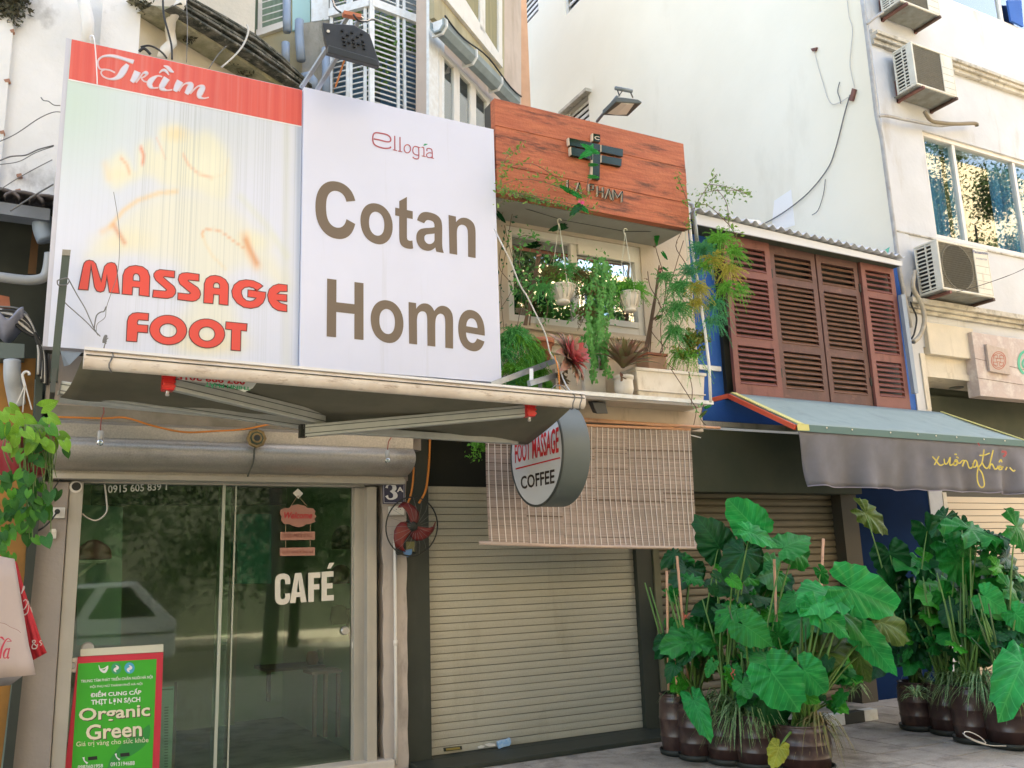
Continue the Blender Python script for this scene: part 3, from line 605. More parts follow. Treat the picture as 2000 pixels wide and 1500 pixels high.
# orange neighbour strip
ow_ = thing('orange_house', 'slim strip of orange plastered house seen beside the tall cream wall', 'building', (W(1000, 100, 12).x, 12, 0))
xo0, xo1 = W(984, 60, 12).x, W(1020, 60, 12).x + .05
obj('wall', MB().box(xo0, xo1, 11.9, 12.3, 0, 13), orange_wall, ow_)
f = MB()
for k in range(14): f.box(xo0 + .02, xo0 + .2, 11.86, 11.899, 7.9 + k * .16, 7.9 + k * .16 + .05)
obj('louvre', f, rust, ow_, kind='stuff')
obj('ledge', MB().box(xo0, xo1, 11.82, 11.899, 7.2, 7.3), M('pale_ledge', (.75, .62, .5), .8), ow_)
# ================================================================== CAFE FRONT
YG = YF                                        # glass plane
cf = thing('cafe_front', 'grey cafe shopfront with glass doors under a rounded silver roller box', 'shopfront', (1.4, YF, 0))
def pbox(pl, pt, pr, pb, Y, t, mb=None):       # box from photo corners: left/right edge points at mid height, top/bottom points
    x0 = W(*pl, Y).x; x1 = W(*pr, Y).x; z1 = W(*pt, Y).z; z0 = W(*pb, Y).z
    return (mb or MB()).box(x0, x1, Y, Y + t, z0, z1)
xL = W(140, 1200, YG).x; xR = W(722, 1200, YG).x; xC1 = W(35, 1200, YG - .06).x
zT = W(420, 940, YG).z; zB = W(640, 1492, YG).z
# wall band above the roller box, roller box with rounded belly
obj('upper_wall', MB().box(W(88, 780, 7.0).x, W(822, 850, 7.0).x, 7.0, 7.5, W(500, 868, 7.0).z, 4.0), wall_grey, cf)
obj('ledge', MB().box(W(95, 800, 6.9).x, W(822, 860, 6.9).x, 6.9, 7.0, W(300, 822, 6.9).z - .03, W(300, 800, 6.9).z), M('stained_ledge', (.22, .20, .17), .9, (.14, .13, .10), 5, .8, bump=.3), cf)
bx0, bx1 = W(108, 880, 6.72).x, W(815, 895, 6.72).x
zb_, zt_ = W(450, 929, 6.98).z, W(450, 832, 6.8).z
prof = [(7.19, zt_), (6.86, zt_), (6.80, zt_ - .03)] + [(7.02 - .27 * math.sin(t), (zb_ + .02) + (zt_ - zb_ - .09) * (.5 + .5 * math.cos(t))) for t in np.linspace(.9, math.pi, 12)] + [(7.02, zb_), (7.19, zb_)]
rbx = MB().prism([(bx0, y, z) for y, z in prof], (bx1 - bx0, 0, 0)); box_o = obj('roller_box', rbx, silver, cf, smooth=False)
for p in box_o.data.polygons: p.use_smooth = len(p.vertices) == 4
box_o.modifiers.new('e', 'EDGE_SPLIT').split_angle = R(35)
obj('box_sill', MB().box(bx0, bx1, 6.99, 7.19, zb_ - .04, zb_ - .002), alu, cf)
# left pillar and aluminium frame
obj('left_pillar', MB().box(W(40, 1200, YG - .12).x, W(118, 1200, YG - .12).x, YG - .12, YG + .3, 0, zb_ - .055), wall_grey, cf, bevel=.006)
frame_strip = obj('door_post', MB().box(W(118, 1200, YG - .1).x + .003, W(147, 1200, YG - .1).x, YG - .1, YG + .1, 0, zb_ - .055), alu, cf, bevel=.004)
hole = obj('camera_socket', MB().lathe(W(148, 951, YG - .105), [(.042, -.006), (.042, .004), (.034, .008)], 20, axis='y'), white_pvc, frame_strip, smooth=False)
obj('socket_lens', MB().lathe(W(149, 950, YG - .112), [(.03, -.002), (.03, .004)], 18, axis='y'), black_m, hole)
obj('right_post', MB().box(W(690, 1200, YG).x, W(716, 1200, YG).x, YG - .02, YG + .1, 0.06, zb_ - .055), alu, cf, bevel=.004)
obj('right_post', MB().box(W(717, 1200, YG - .1).x, W(736, 1200, YG - .1).x, YG - .1, YG + .1, 0, zb_ - .055), alu, cf, bevel=.004)
obj('post_gap', MB().box(W(736, 1200, YG).x, W(750, 1200, YG).x, YG + .02, YG + .1, 0, zb_ - .055), groove_m, cf)
pil = MB(); xp0, xp1 = W(748, 1200, YG - .09).x, W(795, 1200, YG - .09).x
rows = []
for i in range(24):
    z = zb_ * 1.0 * i / 23; rows.append(z)
wob = [.006 * math.sin(i * 1.7) + random.uniform(-.004, .004) for i in range(24)]
pil.prism([(xp0 + wob[i], YG - .09, rows[i]) for i in range(24)] + [(xp1 + wob[-1 - i] * .6, YG - .09, rows[23 - i]) for i in range(24)], (0, .3, 0))
obj('right_pillar', pil, wall_pale, cf)
obj('pillar_top', MB().box(xp0, xp1 + .02, YG - .085, YG + .2, zb_ + .001, 3.2), wall_grey, cf)
cnd = MB(); xc = W(772, 1200, YG - .12).x; cnd.tube([(xc, YG - .12, z) for z in (0.05, .6, 1.2, 1.8, W(770, 1075, YG - .12).z)], .013, 8); cnd.tube([(xc, YG - .12, .95), (xc, YG - .12, .99)], .018, 8)
obj('conduit', cnd, white_pvc, cf, smooth=True)
obj('door_sill', MB().box(xL, xR + .15, YG - .16, YG + .12, 0, zB), M('white_sill', (.60, .54, .47), .7, (.5, .44, .38), 6, .7), cf, bevel=.008)
obj('top_rail', MB().box(xL, xR - .05, YG - .02, YG + .05, zT - .03, zT + .04), alu, cf)
# sliding glass doors
gd1 = obj('glass_door', MB().box(xL + .02, W(445, 1200, YG).x, YG - .005, YG + .005, zB, zT - .03), glass_cafe, cf, label='left sliding glass door')
gd2 = obj('glass_door', MB().box(W(420, 1200, YG + .03).x, W(690, 1200, YG + .03).x, YG + .028, YG + .038, zB, zT - .03), glass_cafe, cf, label='right sliding glass door with cafe lettering')
edge_m = M('glass_edge', (.42, .44, .36), .25)
obj('door_edge', MB().box(W(426, 1200, YG).x, W(432, 1200, YG).x, YG - .018, YG - .006, zB, zT - .03), edge_m, gd1)
obj('door_edge', MB().box(W(452, 1200, YG + .02).x, W(455, 1200, YG + .02).x, YG + .012, YG + .026, zB, zT - .03), edge_m, gd2)
obj('door_edge', MB().box(W(686, 1200, YG + .02).x, W(690, 1200, YG + .02).x, YG + .012, YG + .026, zB, zT - .03), alu, gd2)
def disc(px, py, Y, r, m, par, name, t=.012, prof=None, **k): return obj(name, MB().lathe(W(px, py, Y), prof or [(r, t), (r, -t * .3), (r * .8, -t)], 24, axis='y'), m, par, **k)
disc(171, 1266, YG - .012, .042, steel, gd1, 'lock_knob'); disc(147, 1299, YG - .012, .05, white_pvc, gd1, 'lock_plate'); disc(141, 1300, YG - .03, .024, steel, gd1, 'lock_cylinder')
disc(674, 1232, YG + .01, .034, steel, gd2, 'lock_knob')
hp = [W(701 + 0 * i, 1245, YG) for i in range(1)]
c0 = W(700, 1259, YG + .01); lp = MB().prism([c0 + Vector((-.055 * math.sin(t), 0, .055 * math.cos(t))) for t in np.linspace(0, math.pi, 16)], (0, .012, 0)); obj('lock_plate', lp, white_pvc, gd2)
obj('lock_cylinder', MB().lathe(c0 + Vector((-.02, -.004, 0)), [(.022, .006), (.022, -.004), (.014, -.008)], 16, axis='y'), steel, gd2)
# stickers and lettering on the glass
YT = YG - .012
def CAFE():
    P = {'C': "M560 250 V180 Q560 -12 300 -12 Q40 -12 40 190 V530 Q40 732 300 732 Q560 732 560 540 V470 H385 V545 Q385 600 300 600 Q225 600 225 530 V190 Q225 120 300 120 Q385 120 385 185 V250 Z",
         'A': "M150 720 H360 L530 0 H345 L318 135 H190 L165 0 H-20 Z M255 560 L212 255 H298 Z",
         'F': "M60 0 V720 H460 V585 H245 V430 H420 V300 H245 V0 Z", 'E': "M60 0 V720 H475 V585 H245 V430 H440 V300 H245 V135 H485 V0 Z M250 790 L330 930 H500 L380 790 Z"}
    # traced placement of the four letters (left,right,bottom-left y,height) in photo pixels
    for ch, x0, x1, yb, yt in (('C', 537, 567, 1181, 1122), ('A', 566, 599, 1178, 1120), ('F', 602, 626, 1176, 1119), ('E', 628, 652, 1174, 1117)):
        L = svg(P[ch]); xs = [p[0] for l in L[:1 if ch != 'A' else 2] for p in l]; a0, a1 = min(xs), max(xs)
        v, f = fill_loops(L); mb = MB(); q = []
        for p in v:
            X = x0 + (p.x - a0) / (a1 - a0) * (x1 - x0); Yp = yb + (yt - yb) * (p.y / 720) - (X - x0) * .06
            q.append(W(X, Yp, YT))
        obj('letter', mb.add(q, f), M_cafe, gd2)
M_cafe = M('cafe_letter_vinyl', (.66, .62, .54), .5)
CAFE()
dim_ink = M('dim_white_ink', (.50, .52, .48), .5)
text_px(gd1, '0915 605 839 1', dim_ink, [(211, 948), (326, 943), (326, 957), (211, 963)], YT, bold=.012)
# welcome board in three pieces hanging from a white diamond
wb = thing('welcome_sign', 'three piece pink wooden welcome board hanging from a white diamond inside the glass door', 'sign', W(582, 1080, YT))
pinkwood = M('pink_wood', (.42, .20, .15), .7, (.36, .16, .12), 9, .6)
YW = YT - .012
obj('hook', MB().prism([W(582, 954, YW), W(592, 964, YW), W(583, 974, YW), W(572, 963, YW)], (0, .008, 0)), white_pvc, wb)
shape = [(548, 996), (556, 992), (565, 992), (570, 987), (582, 985), (595, 988), (600, 992), (612, 993), (616, 999), (614, 1004), (618, 1008), (614, 1014), (616, 1019), (606, 1023), (598, 1024), (592, 1028), (583, 1030), (572, 1027), (566, 1024), (555, 1023), (549, 1016), (551, 1010), (547, 1004)]
b1 = obj('board', MB().prism([W(*p, YW) for p in shape], (0, .01, 0)), pinkwood, wb)
b2 = obj('board', MB().prism([W(548, 1039, YW), W(615, 1038, YW), W(615, 1054, YW), W(548, 1055, YW)], (0, .01, 0)), pinkwood, wb)
b3 = obj('board', MB().prism([W(547, 1070, YW), W(615, 1069, YW), W(615, 1085, YW), W(547, 1086, YW)], (0, .01, 0)), pinkwood, wb)
cord = MB()
for a, b in (((582, 968), (568, 988)), ((582, 968), (600, 989)), ((558, 1023), (558, 1040)), ((606, 1023), (606, 1039)), ((558, 1054), (558, 1070)), ((606, 1053), (606, 1070))): cord.tube([W(*a, YW), W(*b, YW)], .003, 5)
obj('cord', cord, M('twine', (.3, .2, .12), .8), wb, kind='stuff')
red2 = M('red_ink', (.50, .02, .03), .6); brown2 = M('brown_ink', (.22, .07, .04), .6)
text_px(b1, 'Welcome', red2, [(555, 1000), (610, 1000), (610, 1013), (555, 1013)], YW - .003, bold=.02, shear=.3)
text_px(b2, 'FIXED-PRICE STALL', brown2, [(554, 1043), (610, 1042), (610, 1049), (554, 1050)], YW - .003, bold=.02)
text_px(b3, 'QUẦY HÀNG ĐỒNG GIÁ', brown2, [(551, 1073), (612, 1073), (612, 1081), (551, 1082)], YW - .003, bold=.02)
# organic poster
po = thing('poster', 'green poster with red border about organic pork taped low on the glass door', 'poster', W(225, 1500, YG - .03))
YP = YG - .03
Q = [(152, 1283), (319, 1274), (309, 1560), (120, 1560)]
obj('sheet', MB().prism([W(*p, YP) for p in Q], (0, .006, 0)), M('red_border_paper', (.62, .03, .06), .5, (.55, .03, .05), 5, .5), po)
obj('paper_strip', MB().prism([W(157, 1268, YP + .002), W(319, 1258, YP + .002), W(319, 1273, YP + .002), W(157, 1282, YP + .002)], (0, .004, 0)), M('cream_paper', (.62, .60, .48), .7), po)
gm = M('green_print', (.03, .42, .03), .45, (.025, .36, .03), 3, .6)
gp = obj('green_panel', MB().add([W(*p, YP - .002) for p in [(153, 1296), (306, 1287), (295, 1560), (136, 1560)]], [(0, 1, 2, 3)]), gm, po)
lf = MB(); ribbon_px(lf, [(210, 1505), (222, 1485), (250, 1462), (276, 1444), (288, 1424), (291, 1415)], [2, 14, 30, 26, 12, 1], YP - .003); obj('leaf_print', lf, M('dark_leaf_print', (.015, .27, .05), .5), gp)
cream_ink = M('cream_ink', (.80, .74, .56), .5)
def pt_(s, l, r, yt, yb, m=white_ink, b=.01, sh=0, sl=-.062):
    text_px(gp, s, m, [(l, yt), (r, yt + (r - l) * sl), (r, yb + (r - l) * sl), (l, yb)], YP - .004, bold=b, shear=sh)
pt_('TRUNG TÂM PHÁT TRIỂN CHĂN NUÔI HÀ NỘI', 158, 298, 1325, 1335); pt_('HỘI PHỤ NỮ THÀNH PHỐ HÀ NỘI', 176, 278, 1337, 1345, b=.005)
pt_('ĐIỂM CUNG CẤP', 177, 276, 1350, 1362, b=.03); pt_('THỊT LỢN SẠCH', 178, 274, 1366, 1379, b=.03)
for dy, m_, dd in ((1.5, dark_ink, 0), (0, cream_ink, .0015)):
    for s, l, r, yt, yb in (('Organic', 154, 293, 1384, 1416), ('Green', 168, 277, 1416, 1446)):
        text_px(gp, s, m_, [(l + dy, yt + dy), (r + dy, yt - (r - l) * .075 + dy), (r + dy, yb - (r - l) * .075 + dy), (l + dy, yb + dy)], YP - .005 - dd, bold=.02)
pt_('Giá trị vàng cho sức khỏe', 149, 290, 1448, 1461, cream_ink, b=.0)
pt_('0983601958', 152, 201, 1495, 1502, b=.01); pt_('0913194688', 216, 263, 1489, 1497, b=.01)
for (x, y) in ((171, 1483), (234, 1476)):
    q = MB(); ribbon_px(q, [(x - 8, y - 4), (x - 6, y + 3), (x, y + 8)], [4, 2, 4], YP - .004); obj('phone_icon', q, white_ink, gp)
    q = MB(); ribbon_px(q, [(x + 1, y - 1), (x + 19, y - 3)], 7, YP - .0045); obj('phone_tag', q, black_m, gp)
em = MB(); ribbon_px(em, [(193, 1299), (196, 1308), (204, 1312), (209, 1306), (211, 1300)], [1, 3, 5, 4, 1], YP - .004); ribbon_px(em, [(196, 1307), (203, 1306), (210, 1301)], 2, YP - .0044); obj('bird_emblem', em, white_ink, gp)
for (x, c_, i_) in ((227, green_ink, white_ink), (253, M('sky_ink', (.05, .38, .55), .5), white_ink)):
    q = MB(); q.add([W(x + 10 * math.cos(t), 1306 - 1.3 * (x > 240) + 11 * math.sin(t), YP - .004) for t in np.linspace(0, 6.28, 20)[:-1]], [tuple(range(19))]); e1 = obj('round_emblem', q, c_, gp)
    q = MB(); ribbon_px(q, [(x - 1, 1299), (x + 3, 1304), (x - 3, 1308), (x, 1313)], [1, 5, 5, 1], YP - .0048); obj('emblem', q, i_, e1) if False else obj('emblem', q, i_, gp)
p2_ = thing('price_list', 'pale mint price list sheet behind the glass beside the green poster', 'poster', W(325, 1500, YG + .1))
YQ = YG + .10
sh_ = obj('sheet', MB().prism([W(*p, YQ) for p in [(296, 1346), (340, 1340), (333, 1560), (290, 1560)]], (0, .004, 0)), M('mint_paper', (.42, .60, .52), .7), p2_)
obj('edge', MB().prism([W(*p, YQ) for p in [(341, 1333), (346, 1332), (340, 1560), (334, 1560)]], (0, .02, 0)), M('brown_edge', (.20, .11, .08), .6), p2_)
q = MB(); ribbon_px(q, [(316, 1347), (338, 1346)], 3, YQ - .002)
for k in range(22): ribbon_px(q, [(321, 1382 + k * 5.5), (329 - k * .05, 1381.5 + k * 5.5)], 2.4, YQ - .002)
obj('printed_lines', q, M('grey_print', (.16, .26, .23), .7), p2_, kind='stuff')
# cables, sockets and switch on the left pillar
sk = thing('wall_socket', 'pale double socket with black plug on the grey pillar beside the hanging plant', 'socket', W(106, 1000, YG - .15))
obj('plate', pbox((87, 1000), (106, 991), (127, 1000), (106, 1012), YG - .15, .03), white_pvc, sk, bevel=.004)
obj('plug', MB().tube([W(112, 999, YG - .20), W(112, 999, YG - .15)], .018, 10), black_m, sk)
obj('lead', MB().tube(cr([W(111, 1001, YG - .2), W(98, 1018, YG - .19), (W(82, 1032, YG - .18)), W(66, 1040, YG - .16), W(56, 1046, YG - .14)], 4), .006, 6), cable_k, sk, smooth=True)
sw = thing('wall_switch', 'small pale switch block on the pillar below the socket', 'switch', W(103, 1050, YG - .15))
obj('body', pbox((97, 1043), (104, 1035), (110, 1043), (104, 1052), YG - .15, .03), white_pvc, sw, bevel=.003); obj('cap', pbox((98, 1036), (104, 1033), (109, 1036), (104, 1039), YG - .165, .045), M('cream_switch_cap', (.75, .70, .60), .5), sw)
obj('loose_cable', MB().tube(cr([W(120, 933, YG - .14), W(105, 955, YG - .15), W(92, 985, YG - .15), W(80, 998, YG - .14)], 4), .005, 6), cable_k, label='thin black cable crossing the grey pillar above the socket', cat='cable', smooth=True)
obj('door_cable', MB().tube(cr([W(204, 945, YG - .02), W(208, 975, YG - .03), W(208, 1000, YG - .03), (W(190, 1016, YG - .03)), W(172, 1012, YG - .03), W(160, 1003, YG - .04)], 5), .006, 6), cable_w, label='pale cable looping behind the top left corner of the glass door', cat='cable', smooth=True)
obj('cable', MB().tube(cr([W(100, 814, 6.74), W(200, 817, 6.7), W(245, 816, 6.7), (W(300, 832, 6.7)), W(360, 844, 6.7), W(420, 842, 6.7), W(480, 838, 6.7), W(540, 826, 6.68), W(610, 818, 6.7)], 6), .007, 6), cable_o, label='thin orange cable sagging along the silver roller box', cat='cable', smooth=True)
obj('cable', MB().tube(cr([W(840, 845, 7.0), W(838, 900, 7.02), W(832, 955, 7.02), W(818, 983, 7.04)], 6), .010, 6), cable_o, label='yellow orange cable dropping past the roller box end, the longer and right hand of two', cat='cable', smooth=True)
obj('cable', MB().tube(cr([W(808, 912, 6.98), W(806, 945, 7.0), W(802, 968, 7.02), W(797, 982, 7.04)], 6), .009, 6), cable_o, label='short yellow cable between house number plate and the dark frame', cat='cable', smooth=True)
# bulbs
def bulb(x, y0, y1, yb, lab):
    t = thing('light_bulb', lab, 'bulb', W(x, yb + 8, 6.6), 'bare bulbs under the awning')
    obj('cord', MB().tube(cr([W(x + 3, y0, 6.62), W(x + 7, y0 + (y1 - y0) * .35, 6.6), W(x + 2, y0 + (y1 - y0) * .6, 6.6), W(x, y1, 6.6)], 5), .004, 6), M('red_brown_wire', (.30, .07, .05), .6) if 'red_brown_wire' not in MATS else MATS['red_brown_wire'], t, smooth=True)
    c = W(x, yb, 6.6); c2 = Vector((c.x, c.y, c.z))
    obj('holder', MB().lathe(c2 + Vector((0, 0, -.0)), [(.012, .055), (.019, .05), (.019, 0), (.016, -.004)], 14), M('old_white_plastic', (.50, .47, .42), .5) if 'old_white_plastic' not in MATS else MATS['old_white_plastic'], t, smooth=True)
    obj('globe', MB().lathe(c2, [(.012, -.002), (.022, -.015), (.024, -.027), (.018, -.042), (.006, -.048)], 16), glass_w, t, smooth=True)
bulb(196, 783, 842, 857, 'bare bulb on red wire hanging before the left end of the silver roller box')
bulb(757, 840, 878, 893, 'bare bulb hanging before the right end of the silver roller box')
# octagonal mirror charm
ch = thing('octagon_mirror', 'small octagonal gilt mirror charm on the middle of the silver roller box', 'mirror', W(501, 875, 6.74))
gilt = M('old_gilt', (.33, .22, .09), .45, (.20, .13, .06), 30, .8, metal=.4)
c0 = W(501, 856, 6.73)
obj('frame', MB().lathe(c0, [(.074, .012), (.074, -.004), (.066, -.012), (.05, -.010)], 8, axis='y'), gilt, ch); obj('ring', MB().lathe(c0 + Vector((0, -.01, 0)), [(.052, 0), (.050, -.006), (.036, -.006)], 8, axis='y'), M('dark_green_lacquer', (.04, .06, .03), .5), ch)
obj('ring', MB().lathe(c0 + Vector((0, -.016, 0)), [(.038, 0), (.036, -.006), (.024, -.006)], 24, axis='y'), gilt, ch); obj('mirror', MB().lathe(c0 + Vector((0, -.0225, 0)), [(.024, 0), (.022, -.002)], 24, axis='y'), black_m, ch)
st = MB(); st.tube(cr([W(497, 875, 6.735), W(495, 900, 6.76), W(488, 920, 6.85), W(484, 930, 6.93)], 5), .006, 6); st.tube([W(501, 836, 6.74), W(500, 822, 6.82)], .004, 5); obj('string', st, M('grey_string', (.10, .10, .08), .8), ch, kind='stuff')
# house number plate
hn = thing('number_plate', 'dark blue house number plate reading 3A', 'sign', W(770, 985, YG - .12))
YN = YG - .115
obj('plate', MB().prism([W(747, 940, YN), W(791, 941, YN), W(791, 984, YN), W(748, 984, YN)], (0, .01, 0)), M('navy_enamel', (.008, .012, .06), .3), hn, bevel=.002)
rim = MB()
for a, b in (((749, 942), (789, 943)), ((789, 943), (789, 982)), ((789, 982), (750, 982)), ((750, 982), (749, 942))): ribbon_px(rim, [a, b], .9, YN - .002, smooth=False)
obj('rim_line', rim, lilac_ink, hn, kind='stuff')
# the 3: two bowls with thick and thin strokes
t3 = MB(); ribbon_px(t3, [(755, 953), (757, 948), (763, 946), (769, 949), (770, 955), (764, 960)], [5, 3, 3, 7, 8, 2], YN - .003); ribbon_px(t3, [(762, 959), (770, 963), (772, 969), (767, 974), (759, 974), (755, 968)], [2, 7, 9, 4, 3, 6], YN - .0034)
obj('numeral', t3, white_ink, hn); text_px(hn, 'A', white_ink, [(775, 951), (788, 951), (788, 961), (775, 961)], YN - .003, bold=.03)
# wall fan
fn = thing('wall_fan', 'wall fan with red blades and thin black guard ring under the number plate', 'fan', W(800, 1095, 6.95))
YV = 6.95; fc = W(805, 1028, YV - .12)
rg = MB(); axn = Vector((.12, -1, -.10)).normalized(); e1 = Vector((1, .12, 0)).normalized(); e2 = axn.cross(e1)
RR = .235
def circ(r, off=0, n=40): return [fc + axn * off + (e1 * math.cos(t) + e2 * math.sin(t)) * r for t in np.linspace(0, 2 * math.pi, n + 1)]
rg.tube(circ(RR), .006, 6); obj('guard_ring', rg, black_m, fn, smooth=True)
gw = MB()
for k in range(20):
    t = 2 * math.pi * k / 20; d1 = e1 * math.cos(t) + e2 * math.sin(t); gw.tube([fc + axn * .06 + d1 * .05, fc + axn * .055 + d1 * .15, fc + d1 * RR], .0013, 4)
obj('guard_wires', gw, cable_g, fn, kind='stuff', smooth=True)
rb_m = M('dark_red_plastic', (.15, .014, .012), .45)
for ang in (72, 190, 308):
    rows = []
    for i in range(8):
        f = i / 7; rr = .02 + f * .19; wd = .03 + .055 * math.sin(min(1, f * 1.15) * math.pi * .85)
        row = []
        for j in range(5):
            g = (j / 4 - .5); aa = R(ang) + .9 * f * f + g * wd / rr * 2 * .8 if rr > .03 else R(ang) + g
            row.append(fc + (e1 * math.cos(aa) + e2 * math.sin(aa)) * rr + axn * (g * .04))
        rows.append(row)
    obj('blade', MB().grid(rows), rb_m, fn, smooth=True, solid=.004)
hub = MB(); hub.tube([fc + axn * .03, fc - axn * .01, fc - axn * .05], [.035, .045, .05], 16); obj('hub', hub, black_m, fn, smooth=True)
zf = fc.z
obj('body', MB().box(fc.x - .055, fc.x + .06, fc.y + .04, YG - .1, zf - .22, zf - .03), black_m, fn, bevel=.02)
obj('control_panel', MB().box(fc.x - .04, fc.x + .03, fc.y + .03, fc.y + .04, zf - .20, zf - .12), M('olive_panel', (.10, .10, .03), .5), fn)
obj('badge', MB().prism([W(789, 1075, YV - .1), W(805, 1072, YV - .1), W(804, 1082, YV - .1), (W(797, 1088, YV - .1)), W(789, 1084, YV - .1)], (0, .015, 0)), M('blue_badge', (.06, .17, .36), .4), fn)
s2 = thing('wall_socket', 'cream socket on the pillar behind the wall fan', 'socket', W(775, 1000, YG - .13))
obj('plate', pbox((760, 1000), (775, 989), (790, 1000), (775, 1006), YG - .13, .03), white_pvc, s2, bevel=.004)
q = MB(); q.tube([W(774, 995, YG - .135), W(774, 995, YG - .13)], .004, 6); q.tube([W(782, 995, YG - .135), W(782, 995, YG - .13)], .004, 6); obj('pin_holes', q, black_m, s2, kind='stuff')

# ---- room behind the glass
rm = thing('cafe_room', 'dim green shop interior seen through the glass doors', 'room', (1.2, 9, 0))
xa0, xa1 = xL - .3, xR + .05
room_g = M('dim_green_wall', (.55, .64, .50), .8, (.46, .55, .43), 1.5, .8); room_t = M('teal_cupboard', (.08, .42, .38), .6)
obj('back_wall', MB().box(xa0, xa1 + 1, 10.2, 10.3, 0, 3), room_g, rm); obj('side_wall', MB().box(xa0 - .1, xa0, YG + .12, 10.2, 0, 3), room_g, rm); obj('side_wall', MB().box(xa1 + .0, xa1 + .1, YG + .12, 10.2, 0, 3), room_g, rm)
obj('ceiling', MB().box(xa0, xa1 + 1, YG + .12, 10.3, 2.6, 2.7), room_g, rm); obj('tiled_floor', MB().box(xa0, xa1 + 1, YG + .12, 10.3, -.02, .05), concrete, rm)
obj('cupboard', MB().prism([W(463, 1004, 8.6), W(530, 1004, 8.6), W(530, 1140, 8.6), W(463, 1140, 8.6)], (0, .3, 0)), room_t, rm)
obj('partition', MB().prism([W(150, 985, 7.9), W(240, 990, 7.9), W(236, 1260, 7.9), W(150, 1260, 7.9)], (0, .05, 0)), M('pale_green_board', (.45, .58, .50), .7), rm)
obj('black_board', MB().prism([W(178, 935, 7.6), W(560, 940, 7.6), W(560, 986, 7.6), W(178, 986, 7.6)], (0, .05, 0)), black_m, rm)
hm = thing('gift_bag', 'pink wrapped parcel on a small white bracket shelf behind the glass', 'parcel', W(190, 1092, YG + .25))
YH = YG + .25
obj('parcel', MB().prism([W(150, 1085, YH), W(155, 1068, YH), W(172, 1056, YH), W(188, 1052, YH), W(203, 1060, YH), W(217, 1070, YH), W(220, 1092, YH), W(150, 1092, YH)], (0, .22, 0)), M('pink_wrap', (.42, .10, .12), .3, (.30, .07, .09), 12, .8), hm, bevel=.02)
obj('shelf', MB().box(W(150, 1097, YH).x, W(208, 1097, YH).x, YH, YH + .3, W(180, 1100, YH).z, W(180, 1094, YH).z), white_pvc, hm); obj('bracket', MB().bar(W(186, 1099, YH), W(152, 1126, YH), .02), white_pvc, hm)
# helmets, bags and hats hung inside on the right; table and stools
def blob(name, label, cat, px, py, Y, rx, rz, m, group=None, ry=None):
    c = W(px, py, Y); prof = [(rx * math.sin(t) + .001, rz * math.cos(t)) for t in np.linspace(.05, math.pi * .62, 9)]
    o = obj(name, MB().lathe(c, prof, 18), m, smooth=True, label=label, cat=cat, group=group); return o
hel = M('dark_patterned_helmet', (.035, .02, .02), .35, (.16, .10, .08), 60, .8)
blob('motorcycle_helmet', 'dark speckled helmet hanging inside the right glass door, the upper one', 'helmet', 672, 1060, 7.6, .11, .15, hel, 'helmets inside the door')
blob('motorcycle_helmet', 'dark helmet hanging inside below the speckled one', 'helmet', 665, 1130, 7.65, .10, .12, M('maroon_helmet', (.10, .025, .03), .4), 'helmets inside the door')
bg_ = M('patterned_bag', (.10, .03, .03), .8, (.28, .20, .14), 60, .9)
obj('cloth_bag', MB().prism([W(676, 1190, 7.45), W(712, 1186, 7.45), W(714, 1250, 7.45), W(690, 1252, 7.45)], (0, .12, 0)), bg_, label='woven patterned bag hanging beside the door lock', cat='bag', bevel=.02)
obj('cloth_bag', MB().prism([W(690, 1130, 7.5), W(712, 1125, 7.5), W(713, 1180, 7.5), W(688, 1185, 7.5)], (0, .1, 0)), M('blue_cloth', (.02, .07, .17), .9), label='dark blue bag hanging above the patterned bag', cat='bag', bevel=.02)
obj('felt_hat', MB().lathe(W(662, 1200, 7.5), [(.06, -.08), (.075, -.03), (.06, .06), (.02, .08)], 16), M('olive_felt', (.09, .07, .03), .9), label='olive felt hat hanging inside the right glass door', cat='hat', smooth=True)
tb = thing('low_table', 'low brown table with pots deep inside the cafe', 'table', W(570, 1400, 8.6))
YB = 8.6
obj('tabletop', pbox((520, 1310), (575, 1303), (660, 1310), (575, 1309), YB, .5), M('brown_wood', (.17, .10, .06), .6), tb)
for x in (526, 655): obj('leg', pbox((x - 3, 1340), (x, 1309), (x + 3, 1340), (x, 1370), YB, .06), M('brown_wood2', (.14, .08, .05), .6), tb)
stl = thing('bar_stool', 'pinkish wooden stool leg and seat standing inside behind the glass', 'stool', W(634, 1450, 8.0))
pk = M('pinkish_wood', (.34, .17, .14), .6)
obj('seat', pbox((610, 1315), (640, 1310), (668, 1315), (640, 1316), 7.9, .3), pk, stl)
for x in (616, 637, 662): obj('leg', pbox((x - 3, 1400), (x, 1316), (x + 3, 1400), (x, 1440), 7.95, .05), pk, stl)
for i, (x, y, rr) in enumerate(((610, 1290, .06), (628, 1285, .05), (648, 1290, .055))):
    obj('clay_pot', MB().lathe(W(x, y + 10, YB + .1), [(rr * .6, 0), (rr, .05), (rr * .8, .12), (rr * .6, .13)], 14), (terracotta, concrete, M('green_ceramic', (.05, .12, .07), .4))[i], label=('brown clay pot on the low table', 'grey middle pot on the low table', 'green pot at the right end of the low table')[i], cat='pot', smooth=True)

